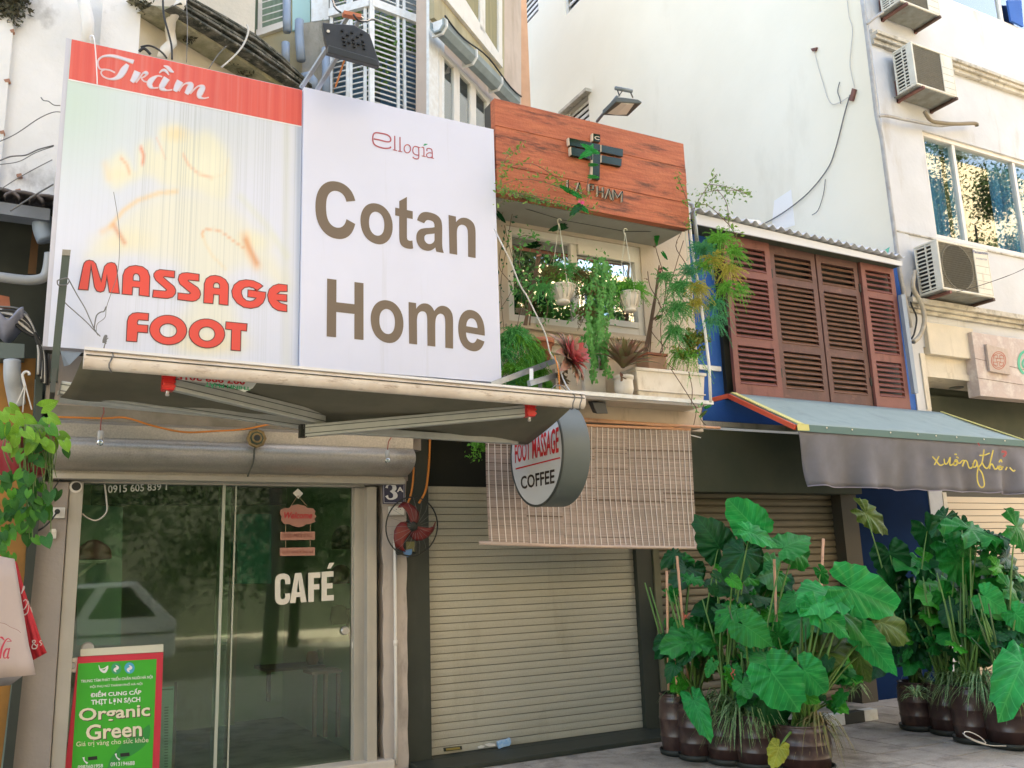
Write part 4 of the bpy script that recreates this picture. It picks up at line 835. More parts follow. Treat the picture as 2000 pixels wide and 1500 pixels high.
# ================================================================== ROLLER SHUTTER WITH DARK FRAME
YR = YF + .06
rs1 = thing('roller_shutter', 'big closed beige roller shutter in a dark frame between cafe door and bamboo blind', 'shutter', (4.0, YR, 0), 'closed roller shutters')
xs0, xs1 = W(832, 1250, YR).x, W(1245, 1250, YR).x
zs1 = W(900, 950, YR).z; zs0 = W(1000, 1455, YR).z
sl_ = MB(); n_s = 36; hs = (zs1 - zs0) / n_s
prof = [(0, 0), (-.005, .003), (-.007, hs * .5), (-.005, hs - .006), (0, hs - .0035), (.004, hs - .0035), (.004, 0)]
sl_.prism([(0, a, b) for a, b in prof], (xs1 - xs0, 0, 0)); sme1 = bpy.data.meshes.new('slat'); sme1.from_pydata([tuple(v) for v in sl_.v], [], sl_.f); sme1.materials.append(roller_m)
for k in range(n_s):
    o = link('slat', sme1, rs1); o.location = Vector((xs0, YR + random.uniform(-.0015, .0015), zs0 + k * hs)) - rs1.location; o.rotation_euler = (0, random.uniform(-.0006, .0006), 0)
obj('backing', MB().box(xs0, xs1, YR + .006, YR + .02, zs0, zs1), groove_m, rs1)
obj('side_rail', MB().box(W(795, 1250, YG - .07).x + .004, xs0 - .001, YR - .10, YR + .08, 0, 3.2), dark_frame, rs1, bevel=.004)
obj('side_rail', MB().box(xs1 + .001, W(1284, 1250, YR - .06).x, YR - .06, YR + .1, 0, 3.2), dark_frame, rs1, bevel=.004)
obj('bottom_sill', MB().box(xs0, xs1, YR - .13, YR + .1, -.01, zs0 - .001), dark_frame, rs1, bevel=.004)
obj('plinth', MB().box(W(795, 1250, YG - .07).x + .01, W(1284, 1250, YR - .06).x, YR - .50, YR - .132, .003, .04), dark_frame, rs1, bevel=.005)
obj('dark_recess', MB().box(xs0, xs1 , YR + .02, YR + .1, zs1, 3.2), M('black_recess', (.01, .012, .008), .9), rs1)  # black panel stands in for the shade inside the recess
ls = obj('letter_slot', MB().prism([W(867, 1461, YR - .02), W(902, 1457, YR - .02), W(903, 1464, YR - .02), W(868, 1468, YR - .02)], (0, .02, 0)), dark_frame, rs1)
obj('slot_plate', MB().prism([W(871, 1462, YR - .024), W(898, 1459, YR - .024), W(899, 1463, YR - .024), W(872, 1466, YR - .024)], (0, .004, 0)), M('brass_plate', (.30, .23, .06), .4), ls)
YS = YR - .09
rub = thing('snack_packet', 'crumpled blue and white packet lying on the dark shutter sill', 'packet', W(985, 1458, YS))
obj('wrapper', MB().prism([W(972, 1449, YS), W(980, 1446, YS), W(990, 1444, YS), W(997, 1441, YS), W(999, 1450, YS), W(996, 1457, YS), (W(985, 1459, YS)), W(975, 1463, YS), W(973, 1456, YS)], (0, .03, 0)), M('pale_blue_foil', (.42, .58, .74), .3, (.20, .42, .70), 30, .9), rub, bevel=.005)
obj('paper_scrap', MB().prism([W(948, 1455, YS), W(957, 1452, YS), W(967, 1453, YS), W(968, 1457, YS), W(955, 1458, YS)], (0, .02, 0)), white_pvc, label='small white paper scrap on the sill left of the blue packet', cat='litter')
obj('paper_scrap', MB().prism([W(934, 1459, YS), W(941, 1456, YS), W(947, 1457, YS), W(944, 1461, YS), W(936, 1462, YS)], (0, .015, 0)), white_pvc, label='crushed white scrap on the sill, leftmost piece of litter', cat='litter')
wp = thing('dividing_wall', 'narrow olive grey wall strip between the two roller shutters', 'wall', (5.4, YF, 0))
obj('plaster', MB().box(W(1284, 1250, YR - .06).x + .002, W(1296, 1250, YF).x, YF - .02, YF + .3, 0, 3.2), M('olive_grey_plaster', (.16, .15, .09), .85, (.12, .115, .07), 4, .8), wp)
# ================================================================== THE BIG SIGNS
YSg = 6.4
def zz(pts, ox, oy, k): return [(ox + x / k, oy + y / k) for x, y in pts]
def proj(P):
    d = P - EYE; c = H_ * d.x + D_ * d.y + V_ * d.z; return 1000 + FPX * c.x / c.z, 750 + FPX * c.y / c.z
sx0 = (W(143, 75, YSg).x + W(88, 680, YSg).x) / 2; sx1 = (W(592, 178, YSg).x + W(583, 714, YSg).x) / 2; sx2 = (W(963, 258, YSg).x + W(974, 742, YSg).x) / 2
szt = (W(143, 75, YSg).z + W(592, 178, YSg).z + W(963, 258, YSg).z) / 3; szb = (W(88, 680, YSg).z + W(583, 714, YSg).z + W(974, 742, YSg).z) / 3
s1 = thing('massage_sign', 'streaky faded foot massage signboard with red top band and red lettering', 'sign', (sx0, YSg, szb))
obj('light_box', MB().box(sx0 - .03, sx1 - .004, YSg + .003, YSg + .10, szb, szt), sign_edge, s1)
obj('back_frame', MB().box(sx0 - .015, sx1 - .03, YSg + .101, YSg + .42, szb + .05, szt - .35), black_m, s1)
# printed picture: a pale foot held by a hand, faded, with vertical streaks (flat print as point colours)
def dseg(X, Y, pts):
    best = np.full(X.shape, 1e9)
    for (x0, y0), (x1, y1) in zip(pts[:-1], pts[1:]):
        L = (x1 - x0) ** 2 + (y1 - y0) ** 2 + 1e-9; t = np.clip(((X - x0) * (x1 - x0) + (Y - y0) * (y1 - y0)) / L, 0, 1)
        best = np.minimum(best, np.hypot(X - x0 - t * (x1 - x0), Y - y0 - t * (y1 - y0)))
    return best
NC, NR = 300, 110
gx = np.linspace(sx0, sx1 - .004, NC); gz = np.linspace(szb, szt, NR)
vs = [(x, YSg, z) for z in gz for x in gx]
pp = np.array([proj(Vector(v)) for v in vs]); PX = pp[:, 0]; PY = pp[:, 1]
C = np.tile(np.array([.68, .71, .83]), (len(vs), 1))
def blend(col, a): 
    global C
    a = np.clip(a, 0, 1)[:, None]; C = C * (1 - a) + np.array(col) * a
blend((.50, .64, .56), .85 * np.exp(-((PX - 130) / 150) ** 2 - ((PY - 190) / 150) ** 2))
blend((.56, .60, .57), .5 * np.exp(-((PX - 420) / 130) ** 2 - ((PY - 250) / 90) ** 2))
def soft_poly(pts, col, a, w_):
    P = [(p.x, p.y) for p in cr([(x, y, 0) for x, y in pts], 4, True)]; n_ = len(P); inside = np.zeros(PX.shape, bool)
    for (xa, ya), (xb, yb) in zip(P, P[1:] + P[:1]):
        c_ = ((ya > PY) != (yb > PY)) & (PX < (xb - xa) * (PY - ya) / (yb - ya + 1e-9) + xa); inside ^= c_
    d = dseg(PX, PY, P + P[:1]); blend(col, a * (1 / (1 + np.exp(-np.where(inside, d, -d) / w_))))
FOOT = [(207, 345), (212, 318), (236, 298), (254, 314), (264, 330), (270, 290), (294, 272), (308, 292), (312, 252), (346, 243), (372, 262), (408, 258), (444, 296), (452, 352), (436, 392), (380, 372), (330, 366), (290, 345), (255, 356), (225, 368)]
HAND = [(168, 500), (205, 462), (245, 418), (300, 382), (350, 372), (420, 384), (470, 420), (520, 474), (562, 545), (548, 566), (492, 520), (440, 545), (462, 620), (482, 672), (430, 694), (352, 690), (330, 640), (372, 590), (352, 520), (300, 505), (255, 492), (212, 504)]
soft_poly(HAND, (.78, .76, .60), .75, 8); soft_poly(FOOT, (.80, .77, .57), .8, 5)
for (x, y, rx, ry, a, c_) in ((345, 262, 30, 16, .5, (.84, .70, .42)), (236, 340, 24, 14, .4, (.86, .74, .5)), (400, 330, 40, 40, .5, (.86, .84, .66)), (240, 470, 60, 26, .4, (.86, .76, .46)), (500, 470, 40, 20, .4, (.84, .80, .50))):
    r = np.hypot((PX - x) / rx, (PY - y) / ry); blend(c_, a * np.clip(1.3 - r, 0, 1))
blend((.80, .64, .34), .5 * np.exp(-((PX - 410) / 55) ** 2 - ((PY - 675) / 16) ** 2))
blend((.80, .62, .36), .45 * np.exp(-((PX - 345) / 16) ** 2 - ((PY - 262) / 14) ** 2))
for pts, w_, a, col in (
    ([(236, 308), (248, 322), (253, 338)], 3.5, .8, (.84, .42, .22)), ([(275, 288), (281, 304), (279, 320)], 4, .95, (.80, .24, .12)), ([(305, 268), (316, 292), (323, 310)], 2.5, .55, (.80, .50, .34)),
    ([(358, 302), (368, 322), (386, 338), (414, 348)], 3.5, .75, (.84, .45, .26)), ([(418, 346), (440, 340), (446, 310)], 3, .35, (.8, .66, .45)), ([(216, 442), (240, 412), (268, 392), (310, 377), (345, 374)], 6, .75, (.85, .58, .26)),
    ([(222, 440), (232, 456), (243, 474)], 6, .8, (.72, .28, .13)), ([(200, 452), (222, 440)], 8, .5, (.84, .56, .30)), ([(396, 462), (394, 454), (402, 448), (418, 447), (436, 455), (458, 472), (476, 484)], 2.6, .85, (.80, .42, .20)),
    ([(396, 458), (402, 478), (415, 500), (440, 525)], 4, .4, (.82, .62, .34)), ([(480, 468), (486, 484), (493, 498), (501, 514)], 7, .95, (.62, .17, .07)), ([(478, 460), (486, 490), (502, 520)], 12, .6, (.82, .50, .26)),
    ([(205, 320), (212, 348)], 10, .35, (.84, .62, .36)), ([(470, 385), (520, 440), (560, 500)], 10, .35, (.70, .72, .46))):
    d = dseg(PX, PY, pts); blend(col, a * .85 * np.exp(-(d / (w_ * .8)) ** 2))
# rain streaks run straight down the panel
colk = rng.random(NC); stv = np.zeros(NC); xs_px = np.array([proj(Vector((x, YSg, 4)))[0] for x in gx])
dens = np.clip(np.exp(-((xs_px - 400) / 120) ** 2) + .75 * np.exp(-((xs_px - 300) / 40) ** 2) + .8 * np.exp(-((xs_px - 575) / 22) ** 2) + .12, 0, 1)
for i in range(NC): stv[i] = (rng.random() ** 5) * 1.1 * dens[i] + .14 * dens[i] * rng.random()
stz = 1 - .55 * np.clip((np.repeat(gz, NC) - szb) / (szt - szb) - .0, 0, 1) * 0
fade = .35 + .65 * np.clip((PY - 160) / 60, 0, 1) * np.clip((700 - PY) / 420, .25, 1)
blend((.36, .40, .40), np.tile(stv, NR) * fade * .55)
blend((.28, .36, .46), .55 * np.exp(-((PX - 584) / 7) ** 2))
blend((.60, .62, .46), .25 * np.exp(-((PX - 560) / 9) ** 2))
me = bpy.data.meshes.new('printed_panel')
idx = [(r * NC + c, r * NC + c + 1, (r + 1) * NC + c + 1, (r + 1) * NC + c) for r in range(NR - 1) for c in range(NC - 1)]
off = s1.location
me.from_pydata([(v[0] - off.x, v[1] - off.y, v[2] - off.z) for v in vs], [], idx)
ca = me.color_attributes.new('print', 'FLOAT_COLOR', 'POINT'); ca.data.foreach_set('color', np.hstack([C, np.ones((len(C), 1))]).astype(np.float32).ravel())
pm_ = bpy.data.materials.new('printed_vinyl'); pm_.use_nodes = True; n = pm_.node_tree.nodes; at = n.new('ShaderNodeAttribute'); at.attribute_name = 'print'
pm_.node_tree.links.new(at.outputs['Color'], n['Principled BSDF'].inputs['Base Color']); n['Principled BSDF'].inputs['Roughness'].default_value = .45
me.materials.append(pm_); link('printed_panel', me, s1)
red_band = M('faded_red_band', (.72, .115, .085), .45, (.66, .085, .065), 1, .8, stretch=(24, 24, .4), dirt=(.70, .20, .17), dirt_amt=.6, dirt_scale=(34, 34, .5), lo=.5, hi=.7)
zb1 = (W(138, 157, YSg - .002).z + W(590, 244, YSg - .002).z) / 2
obj('red_band', MB().box(sx0 + .005, sx1 - .008, YSg - .003, YSg - .001, zb1, szt - .004), red_band, s1)
obj('band_edge', MB().box(sx0 + .005, sx1 - .008, YSg - .003, YSg - .001, zb1 - .010, zb1 - .001), white_ink, s1)
def shape_on(par, loops, m, Y, name='letter', offset=0, ox=0, oy=0, k=1):
    """traced closed outlines on a plane; offset grows the outline by metres"""
    L = [[(lambda p: (p.x, p.z))(W(ox + x / k, oy + y / k, Y)) for x, y in lp] for lp in loops]
    v, f = fill_loops(L, offset); mb = MB(); mb.add([Vector((p.x, Y, p.y)) for p in v], f); return obj(name, mb, m, par)
def ell(cx, cy, rx, ry, n=26, tilt=0): return [(cx + rx * math.cos(t) * math.cos(tilt) - ry * math.sin(t) * math.sin(tilt), cy + rx * math.cos(t) * math.sin(tilt) + ry * math.sin(t) * math.cos(tilt)) for t in np.linspace(0, 2 * math.pi, n + 1)[:-1]]
def rnd_poly(pts, n=4): return [(p.x, p.y) for p in cr([(x, y, 0) for x, y in pts], n, True)]
A4 = (0, 375, 4); A8 = (340, 520, 8.333)
LET = [
 (A4, [[(610, 762), (645, 590), (655, 555), (672, 537), (698, 530), (728, 537), (750, 560), (762, 600), (790, 690), (800, 640), (815, 580), (838, 556), (870, 548), (898, 556), (912, 580), (935, 795), (852, 786), (835, 672), (825, 740), (812, 775), (785, 784), (755, 775), (735, 740), (712, 590), (690, 768)]]),
 (A4, [[(952, 798), (958, 650), (975, 605), (1010, 580), (1060, 572), (1115, 582), (1155, 612), (1172, 660), (1167, 818), (1085, 808), (1087, 748), (1038, 744), (1034, 806)], [(1042, 690), (1090, 695), (1090, 665), (1080, 645), (1062, 638), (1048, 645), (1042, 662)]]),
 (A4, [[(1190, 822), (1196, 764), (1290, 772), (1300, 765), (1215, 690), (1200, 660), (1200, 638), (1218, 615), (1250, 604), (1367, 616), (1364, 672), (1285, 662), (1280, 668), (1360, 735), (1375, 765), (1372, 795), (1350, 822), (1310, 833), (1260, 830)]]),
 (A8, [[(55, 545), (60, 430), (240, 448), (262, 438), (250, 425), (90, 290), (62, 215), (80, 140), (130, 108), (210, 100), (412, 128), (408, 245), (240, 228), (232, 238), (390, 345), (425, 400), (435, 460), (415, 520), (360, 562), (300, 575)]]),
 (A8, [[(478, 598), (488, 280), (520, 200), (590, 155), (670, 145), (760, 165), (840, 215), (885, 290), (890, 340), (882, 638), (728, 620), (730, 470), (648, 462), (636, 612)], [(645, 348), (738, 356), (738, 310), (720, 280), (690, 270), (660, 278), (645, 305)]]),
 (A8, [[(1452, 322), (1350, 402), (1495, 420), (1490, 510), (1450, 600), (1370, 665), (1250, 690), (1130, 670), (1020, 600), (950, 500), (935, 400), (975, 300), (1060, 235), (1170, 215), (1290, 230), (1390, 275)], [(1345, 395), (1290, 355), (1220, 338), (1150, 350), (1105, 390), (1100, 440), (1125, 510), (1180, 555), (1240, 566), (1290, 555), (1330, 518), (1195, 500), (1200, 382)]]),
 (A8, [[(1845, 302), (1700, 285), (1610, 315), (1545, 375), (1518, 470), (1535, 570), (1600, 670), (1690, 725), (1840, 745), (1840, 628), (1740, 600), (1690, 560), (1840, 578), (1840, 460), (1685, 448), (1730, 412), (1845, 414)]]),
 (A4, [[(985, 1166), (992, 1010), (1005, 970), (1035, 946), (1075, 940), (1163, 948), (1160, 1006), (1082, 1000), (1074, 1020), (1078, 1034), (1158, 1040), (1154, 1102), (1078, 1096), (1070, 1172)]]),
 (A4, [ell(1314, 1078, 147, 117, 28, .08), ell(1314, 1082, 66, 52, 22, .08)]),
 (A4, [ell(1616, 1105, 142, 115, 28, .10), ell(1616, 1109, 62, 54, 22, .10)]),
 (A4, [[(1764, 1012), (1932, 1028), (1928, 1088), (1884, 1084), (1880, 1243), (1803, 1236), (1808, 1078), (1760, 1072)]])]
for (ox, oy, k), loops in LET:
    a = shape_on(s1, loops, red_ink, YSg - .005, 'letter', -.004, ox, oy, k); shape_on(a, loops, dark_ink, YSg - .003, 'outline', .002, ox, oy, k)
# script word on the red band
T = (170, 90, 7.692)
def rz(mb, pts, w, Y): return ribbon_px(mb, zz(pts, *T), [q / T[2] for q in w] if isinstance(w, list) else w / T[2], Y)
SCR = [
 [[(420, 400), (350, 365), (270, 350), (200, 345), (165, 290), (165, 220), (230, 160), (340, 145), (440, 160), (560, 195), (700, 240)], [16, 16, 16, 16, 18, 22, 26, 40, 46, 46, 62]],
 [[(612, 275), (560, 350), (500, 440), (430, 485), (340, 495), (250, 460), (212, 410), (225, 370), (280, 350)], [50, 96, 88, 50, 22, 16, 15, 15, 14]],
 [[(760, 380), (720, 470), (670, 540)], [100, 96, 60]], [[(735, 550), (790, 480), (840, 410), (880, 400), (905, 415), (860, 460), (820, 480), (850, 525), (900, 540)], [16, 16, 20, 50, 30, 16, 14, 14, 14]],
 [[(1130, 460), (1060, 450), (980, 500), (940, 560), (960, 610), (1000, 630), (1070, 625)], [14, 20, 70, 84, 60, 20, 14]], [[(1200, 480), (1150, 560), (1120, 620), (1150, 650), (1210, 665), (1280, 655)], [96, 90, 80, 50, 16, 14]],
 [[(1400, 525), (1360, 600), (1320, 680)], [100, 96, 60]], [[(1380, 680), (1430, 600), (1490, 560), (1560, 575), (1540, 640), (1490, 720)], [14, 16, 20, 70, 92, 60]], [[(1550, 720), (1610, 650), (1680, 600), (1740, 620), (1700, 700), (1690, 760), (1750, 785), (1830, 770)], [14, 16, 20, 70, 92, 60, 18, 10]],
 [[(1085, 405), (1130, 365), (1180, 370), (1230, 435)], [10, 30, 40, 10]], [[(1150, 295), (1210, 320), (1260, 370), (1305, 395)], [8, 46, 46, 8]]]
sc = obj('script_word', MB(), None, s1) if False else None
q = MB(); 
for i, (pts, w_) in enumerate(SCR): rz(q, pts, [x + 9 for x in w_], YSg - .0045 - i * .0002)
so_ = obj('script_word', q, M('pink_white_edge', (.74, .52, .52), .5), s1)
q = MB()
for i, (pts, w_) in enumerate(SCR): rz(q, pts, [max(3, x - 14) for x in w_], YSg - .0075 - i * .0002)
obj('script_fill', q, lilac_ink, so_)

s2 = thing('homestay_sign', 'large plain white signboard with brown name lettering beside the massage sign', 'sign', (sx1, YSg, szb))
YS2 = YSg - .03
obj('board', MB().box(sx1, sx2, YS2, YSg + .09, szb - .015, szt + .012), sign_white, s2)
# letters placed from the photograph: left, right x at mid height; baseline and top
BIG = {'C': ((616, 694), 345, 470), 'o': ((704, 767), 397, 478), 't': ((772, 808), 383, 487), 'a': ((813, 867), 414, 495), 'n': ((876, 930), 423, 504)}
def big(ch, quad):
    L = svg(GLY[ch]); xs = [p[0] for l in L for p in l]; ys = [p[1] for l in L for p in l]; a0, a1, b0, b1 = min(xs), max(xs), min(ys), max(ys)
    Q = [W(*p, YS2 - .002) for p in quad]; v, f = fill_loops(L); mb = MB(); P = []
    for p in v:
        a = (p.x - a0) / (a1 - a0); b = (p.y - b0) / (b1 - b0); P.append((Q[3] * (1 - a) + Q[2] * a) * (1 - b) + (Q[0] * (1 - a) + Q[1] * a) * b)
    mb.add(P, f); obj('letter', mb, brown_ink, s2)
def q_(l, r, ytl, ytr, ybr, ybl, lb=None, rb_=None): return [(l, ytl), (r, ytr), ((rb_ or r), ybr), ((lb or l), ybl)]
big('C', q_(616, 694, 346, 362, 472, 460)); big('o', q_(704, 767, 391, 404, 483, 470)); big('t', q_(772, 807, 380, 387, 488, 480)); big('a', q_(813, 867, 409, 421, 496, 486)); big('n', q_(876, 929, 418, 430, 504, 495, 878))
big('H', q_(639, 710, 544, 553, 664, 657, 638)); big('o', q_(724, 788, 582, 591, 675, 664)); big('m', q_(798, 885, 588, 600, 681, 671, 799)); big('e', q_(895, 947, 601, 610, 690, 681))
E = (710, 240, 12.5); q = MB()
def lg(pts, w_=32, m=None): ribbon_px(q, zz(pts, *E), w_ / 12.5, YS2 - .002 - .0002 * random.random())
lg([(250, 390), (400, 420), (560, 460), (640, 455), (665, 410), (640, 340), (560, 285), (430, 255), (310, 240), (250, 270), (228, 340), (228, 440), (270, 530), (380, 590), (520, 620), (650, 610), (655, 575)], 34)
lg([(762, 315), (764, 665)], 30); lg([(715, 655), (820, 680)], 22); lg([(890, 345), (893, 695)], 30); lg([(840, 685), (945, 708)], 22)
lg(ell(1070, 632, 78, 100, 14) + [(1148, 632)], 26)
lg([(1350, 600), (1250, 575), (1205, 640), (1215, 730), (1270, 775), (1340, 790)], 26); lg([(1345, 590), (1348, 840), (1290, 880), (1215, 850), (1215, 825)], 26); lg([(1330, 590), (1390, 605)], 18)
lg([(1415, 600), (1470, 615), (1475, 820)], 26); lg([(1420, 805), (1520, 825)], 20)
lg([(1550, 690), (1550, 635), (1610, 625), (1670, 670), (1680, 850)], 26); lg([(1670, 740), (1600, 730), (1540, 770), (1555, 830), (1620, 850), (1680, 825)], 24); lg([(1640, 850), (1720, 870)], 20)
obj('brand_word', q, plum_ink, s2)
q = MB(); ribbon_px(q, zz([(1465, 560), (1500, 530), (1565, 522)], *E), [.5, 3.4, .6], YS2 - .003); obj('leaf_mark', q, green_ink, s2)

# thin wires over the left sign and steel post in front of it
pw = thing('steel_post', 'dark green steel upright standing before the left edge of the massage sign', 'post', W(105, 760, 6.25))
obj('shaft', MB().prism([W(122, 488, 6.22), W(138, 489, 6.22), W(117, 690, 6.22), W(113, 745, 6.22), W(97, 745, 6.22), W(102, 690, 6.22)], (0, .05, 0)), M('dark_green_post', (.05, .07, .055), .5), pw)
obj('cap', MB().prism([W(122, 487, 6.215), W(138.5, 488, 6.215), W(137, 499, 6.215), W(121, 498, 6.215)], (0, .06, 0)), concrete, pw)
def wire(pts, Y, r, m, lab, cat='wire', group=None, sm=6):
    P = [W(p[0], p[1], p[2] if len(p) > 2 else Y) for p in pts]; return obj('wire', MB().tube(cr(P, sm), r, 6), m, label=lab, cat=cat, group=group, smooth=True)
wire([(178, 82, 6.5), (176, 72, 6.45), (180, 69, 6.4), (184, 76, 6.36), (187, 105, 6.36), (189, 140, 6.36), (190, 165, 6.36)], 6.36, .004, white_ink, 'white wire hooked over the top edge and down the red band')
wire([(222, 375), (232, 440), (233, 500), (228, 540), (218, 570), (208, 600), (205, 620), (190, 633), (188, 650)], 6.33, .002, cable_g, 'long thin wire hanging across the letter M down to the knot')
wire([(135, 547, 6.2), (150, 575), (165, 600), (175, 622), (184, 642), (192, 655)], 6.26, .0035, cable_g, 'thin wire from the post to the knot, upper strand')
wire([(116, 555, 6.2), (118, 575), (128, 592), (150, 612), (170, 630), (184, 645), (196, 657)], 6.26, .0035, cable_g, 'thin wire from the post to the knot, lower strand')
wire([(184, 642), (188, 618), (196, 610), (203, 608), (207, 599)], 6.27, .004, cable_g, 'short bent wire end sticking up from the knot')
wire([(112, 548), (113, 556), (120, 557), (130, 556), (135, 549), (131, 543), (120, 545), (112, 548)], 6.17, .004, cable_g, 'wire loop tied round the steel post')
kp = [(205 + 6 * math.cos(t * 2.3) * (1 - t / 16), 660 + 8 * math.sin(t * 1.9) + t * .4) for t in range(14)] + [(206, 668), (203, 680), (204, 690), (206, 700), (207, 712)]
wire(kp, 6.2, .004, cable_g, 'tangled wire knot above the left end of the awning bar', sm=4)

# ================================================================== RETRACTABLE AWNING
aw = thing('awning', 'half open retractable awning with round front bar and aluminium arms', 'awning', W(620, 840, 6.5))
YB_ = 5.35
A0 = W(163, 702, YB_); A1 = W(1138, 785, YB_)
A1.z = A1.z
prof = []
bp = MB(); dirb = (A1 - A0)
R_ = .049
pr = [(R_ * math.cos(t), R_ * math.sin(t)) for t in np.linspace(.5, 2 * math.pi - .9, 16)]
pts = [A0 + Vector((0, y, z)) for y, z in [(-a, b) for a, b in pr]] + [A0 + Vector((.045, 0, -.055))]
ring = [A0 + Vector((0, -R_ * math.cos(t) * .9, R_ * 1.1 * math.sin(t))) for t in np.linspace(0, 2 * math.pi, 21)[:-1]]
bp.prism(ring, dirb); fb_ = obj('front_bar', bp, pole_white, aw, smooth=False)
for p in fb_.data.polygons: p.use_smooth = len(p.vertices) == 4
fb_.modifiers.new('e', 'EDGE_SPLIT').split_angle = R(40)
obj('bar_groove', MB().bar(A0 + Vector((.01, -R_ * .88, .018)), A1 + Vector((-.01, -R_ * .88, .018)), .006, .007), groove_m, fb_)
obj('top_lip', MB().bar(A0 + Vector((0, -.02, R_ + .006)), A1 + Vector((0, -.02, R_ + .006)), .05, .016), M('white_lip', (.74, .73, .74), .5), fb_)
for x in (204, 1108, 1126):
    t = (x - 163) / 975; c = A0 + dirb * t; obj('tie_wire', MB().tube([c + Vector((.01 * math.sin(3 * a), -(R_ + .005) * math.cos(a) * .9, (R_ * 1.1 + .005) * math.sin(a))) for a in np.linspace(0, 6.28, 17)], .004, 5), cable_g, fb_, smooth=True)
# fabric: from the bar back to the roller, sagging belly
Bk0 = W(118, 775, 6.35); Bk1 = W(1033, 866, 6.12); rows = []
for i in range(13):
    v = i / 12; row = []
    for j in range(41):
        u = j / 40; p = (A0 + dirb * u) * (1 - v) + (Bk0 + (Bk1 - Bk0) * u) * v
        sag = .075 * math.sin(math.pi * v) * (.55 + .45 * math.sin(u * 9 + 1)) + .012 * math.sin(u * 40) * v
        p = p + Vector((0, .02, .03 * (1 - v) - sag * .6)); row.append(p)
    rows.append(row)
obj('fabric', MB().grid(rows), fabric_under, aw, smooth=True, solid=.003)
obj('side_flap', MB().prism([W(118, 685, 6.2), W(160, 688, 5.8), (W(136, 712, 6.0)), W(125, 715, 6.2)], (0, .01, 0)), galv, aw)
obj('roller_tube', MB().tube([Bk0 + Vector((0, .06, .02)), Bk1 + Vector((0, .06, .04))], .05, 14), alu_rail, aw, smooth=True)
def rail(a, b, w_=.05, h_=.085, name='arm', par=aw, m=alu_rail, grooves=True):
    a = Vector(a); b = Vector(b); o = obj(name, MB().bar(a, b, w_, h_), m, par, bevel=.006)
    if grooves:
        d = (b - a).normalized(); up = Vector((0, 0, 1)); sx = d.cross(up).normalized()
        if sx.y > 0: sx = -sx
        for dz in (-.022, .020): obj('groove', MB().bar(a + sx * (w_ / 2 + .0005) + up * dz, b + sx * (w_ / 2 + .0005) + up * dz, .003, .006), M('rail_groove', (.12, .13, .12), .6) if 'rail_groove' not in MATS else MATS['rail_groove'], o)
    return o
r0 = W(118, 758, 6.3); r1 = W(620, 830, 6.2); rail(r0, r1, .06, .085, 'upper_arm')
obj('arm_lower_rail', MB().bar(W(112, 768, 6.34), W(620, 834, 6.24), .03, .03), alu_rail, aw)  # thin lower rail beside the upper arm, same aluminium
rail(W(338, 748, 5.5), W(632, 818, 6.08), .05, .095, 'forearm', grooves=True)
rail(W(594, 842, 6.05), W(1028, 803, 5.5), .055, .085, 'forearm')
rail(W(606, 836, 6.1), W(1010, 862, 6.13), .05, .05, 'upper_arm', grooves=False)
def joint(px, py, Y):
    c = W(px, py, Y); q = MB(); q.box(c.x - .034, c.x + .034, c.y - .04, c.y + .04, c.z - .055, c.z + .075); o = obj('red_joint', q, red_plastic, aw, bevel=.008)
    f = MB()
    for k in range(4): f.box(c.x - .037, c.x + .037, c.y - .045, c.y - .039, c.z - .04 + k * .028, c.z - .026 + k * .028)
    obj('rib', f, red_plastic, o, kind='stuff'); obj('bolt', MB().lathe(c + Vector((0, 0, -.085)), [(.010, 0), (.013, .008), (.010, .016), (.010, .03)], 10), steel, o)
joint(328, 746, 5.48); joint(1033, 800, 5.48)
q = MB()
for k in range(4): c = W(586 + k * 3.4, 842, 6.05); q.box(c.x - .004, c.x + .004, c.y - .03, c.y + .03, c.z - .045, c.z + .045)
obj('elbow', q, black_m, aw, kind='stuff')
for x, y in ((605, 839), (615, 838)): obj('rivet', MB().lathe(W(x, y, 6.01), [(.009, .004), (.009, -.004)], 10, axis='y'), steel, aw)
obj('end_bracket', MB().box(W(98, 760, 6.3).x, W(108, 760, 6.3).x, 6.2, 6.45, W(100, 772, 6.3).z, W(100, 725, 6.3).z), M('dark_bracket', (.06, .07, .06), .5), aw)
# upside down printed sticker on the underside of the fabric
st_m = M('white_sticker', (.55, .58, .56), .6); YK = 5.43
sk_ = obj('sticker', MB().add([W(*p, YK) for p in [(346, 731), (506, 741), (494, 758), (478, 766), (440, 752), (350, 742)]], [(0, 1, 2, 3, 4, 5)]), st_m, aw)
text_px(sk_, '097 998 2015', red2, [(479, 752), (346, 741), (346, 730), (479, 739)], YK - .003, bold=.03)
text_px(sk_, 'THINH PHÁT', green_ink, [(489, 764), (400, 757), (400, 746), (489, 756)], YK - .004, bold=.03)

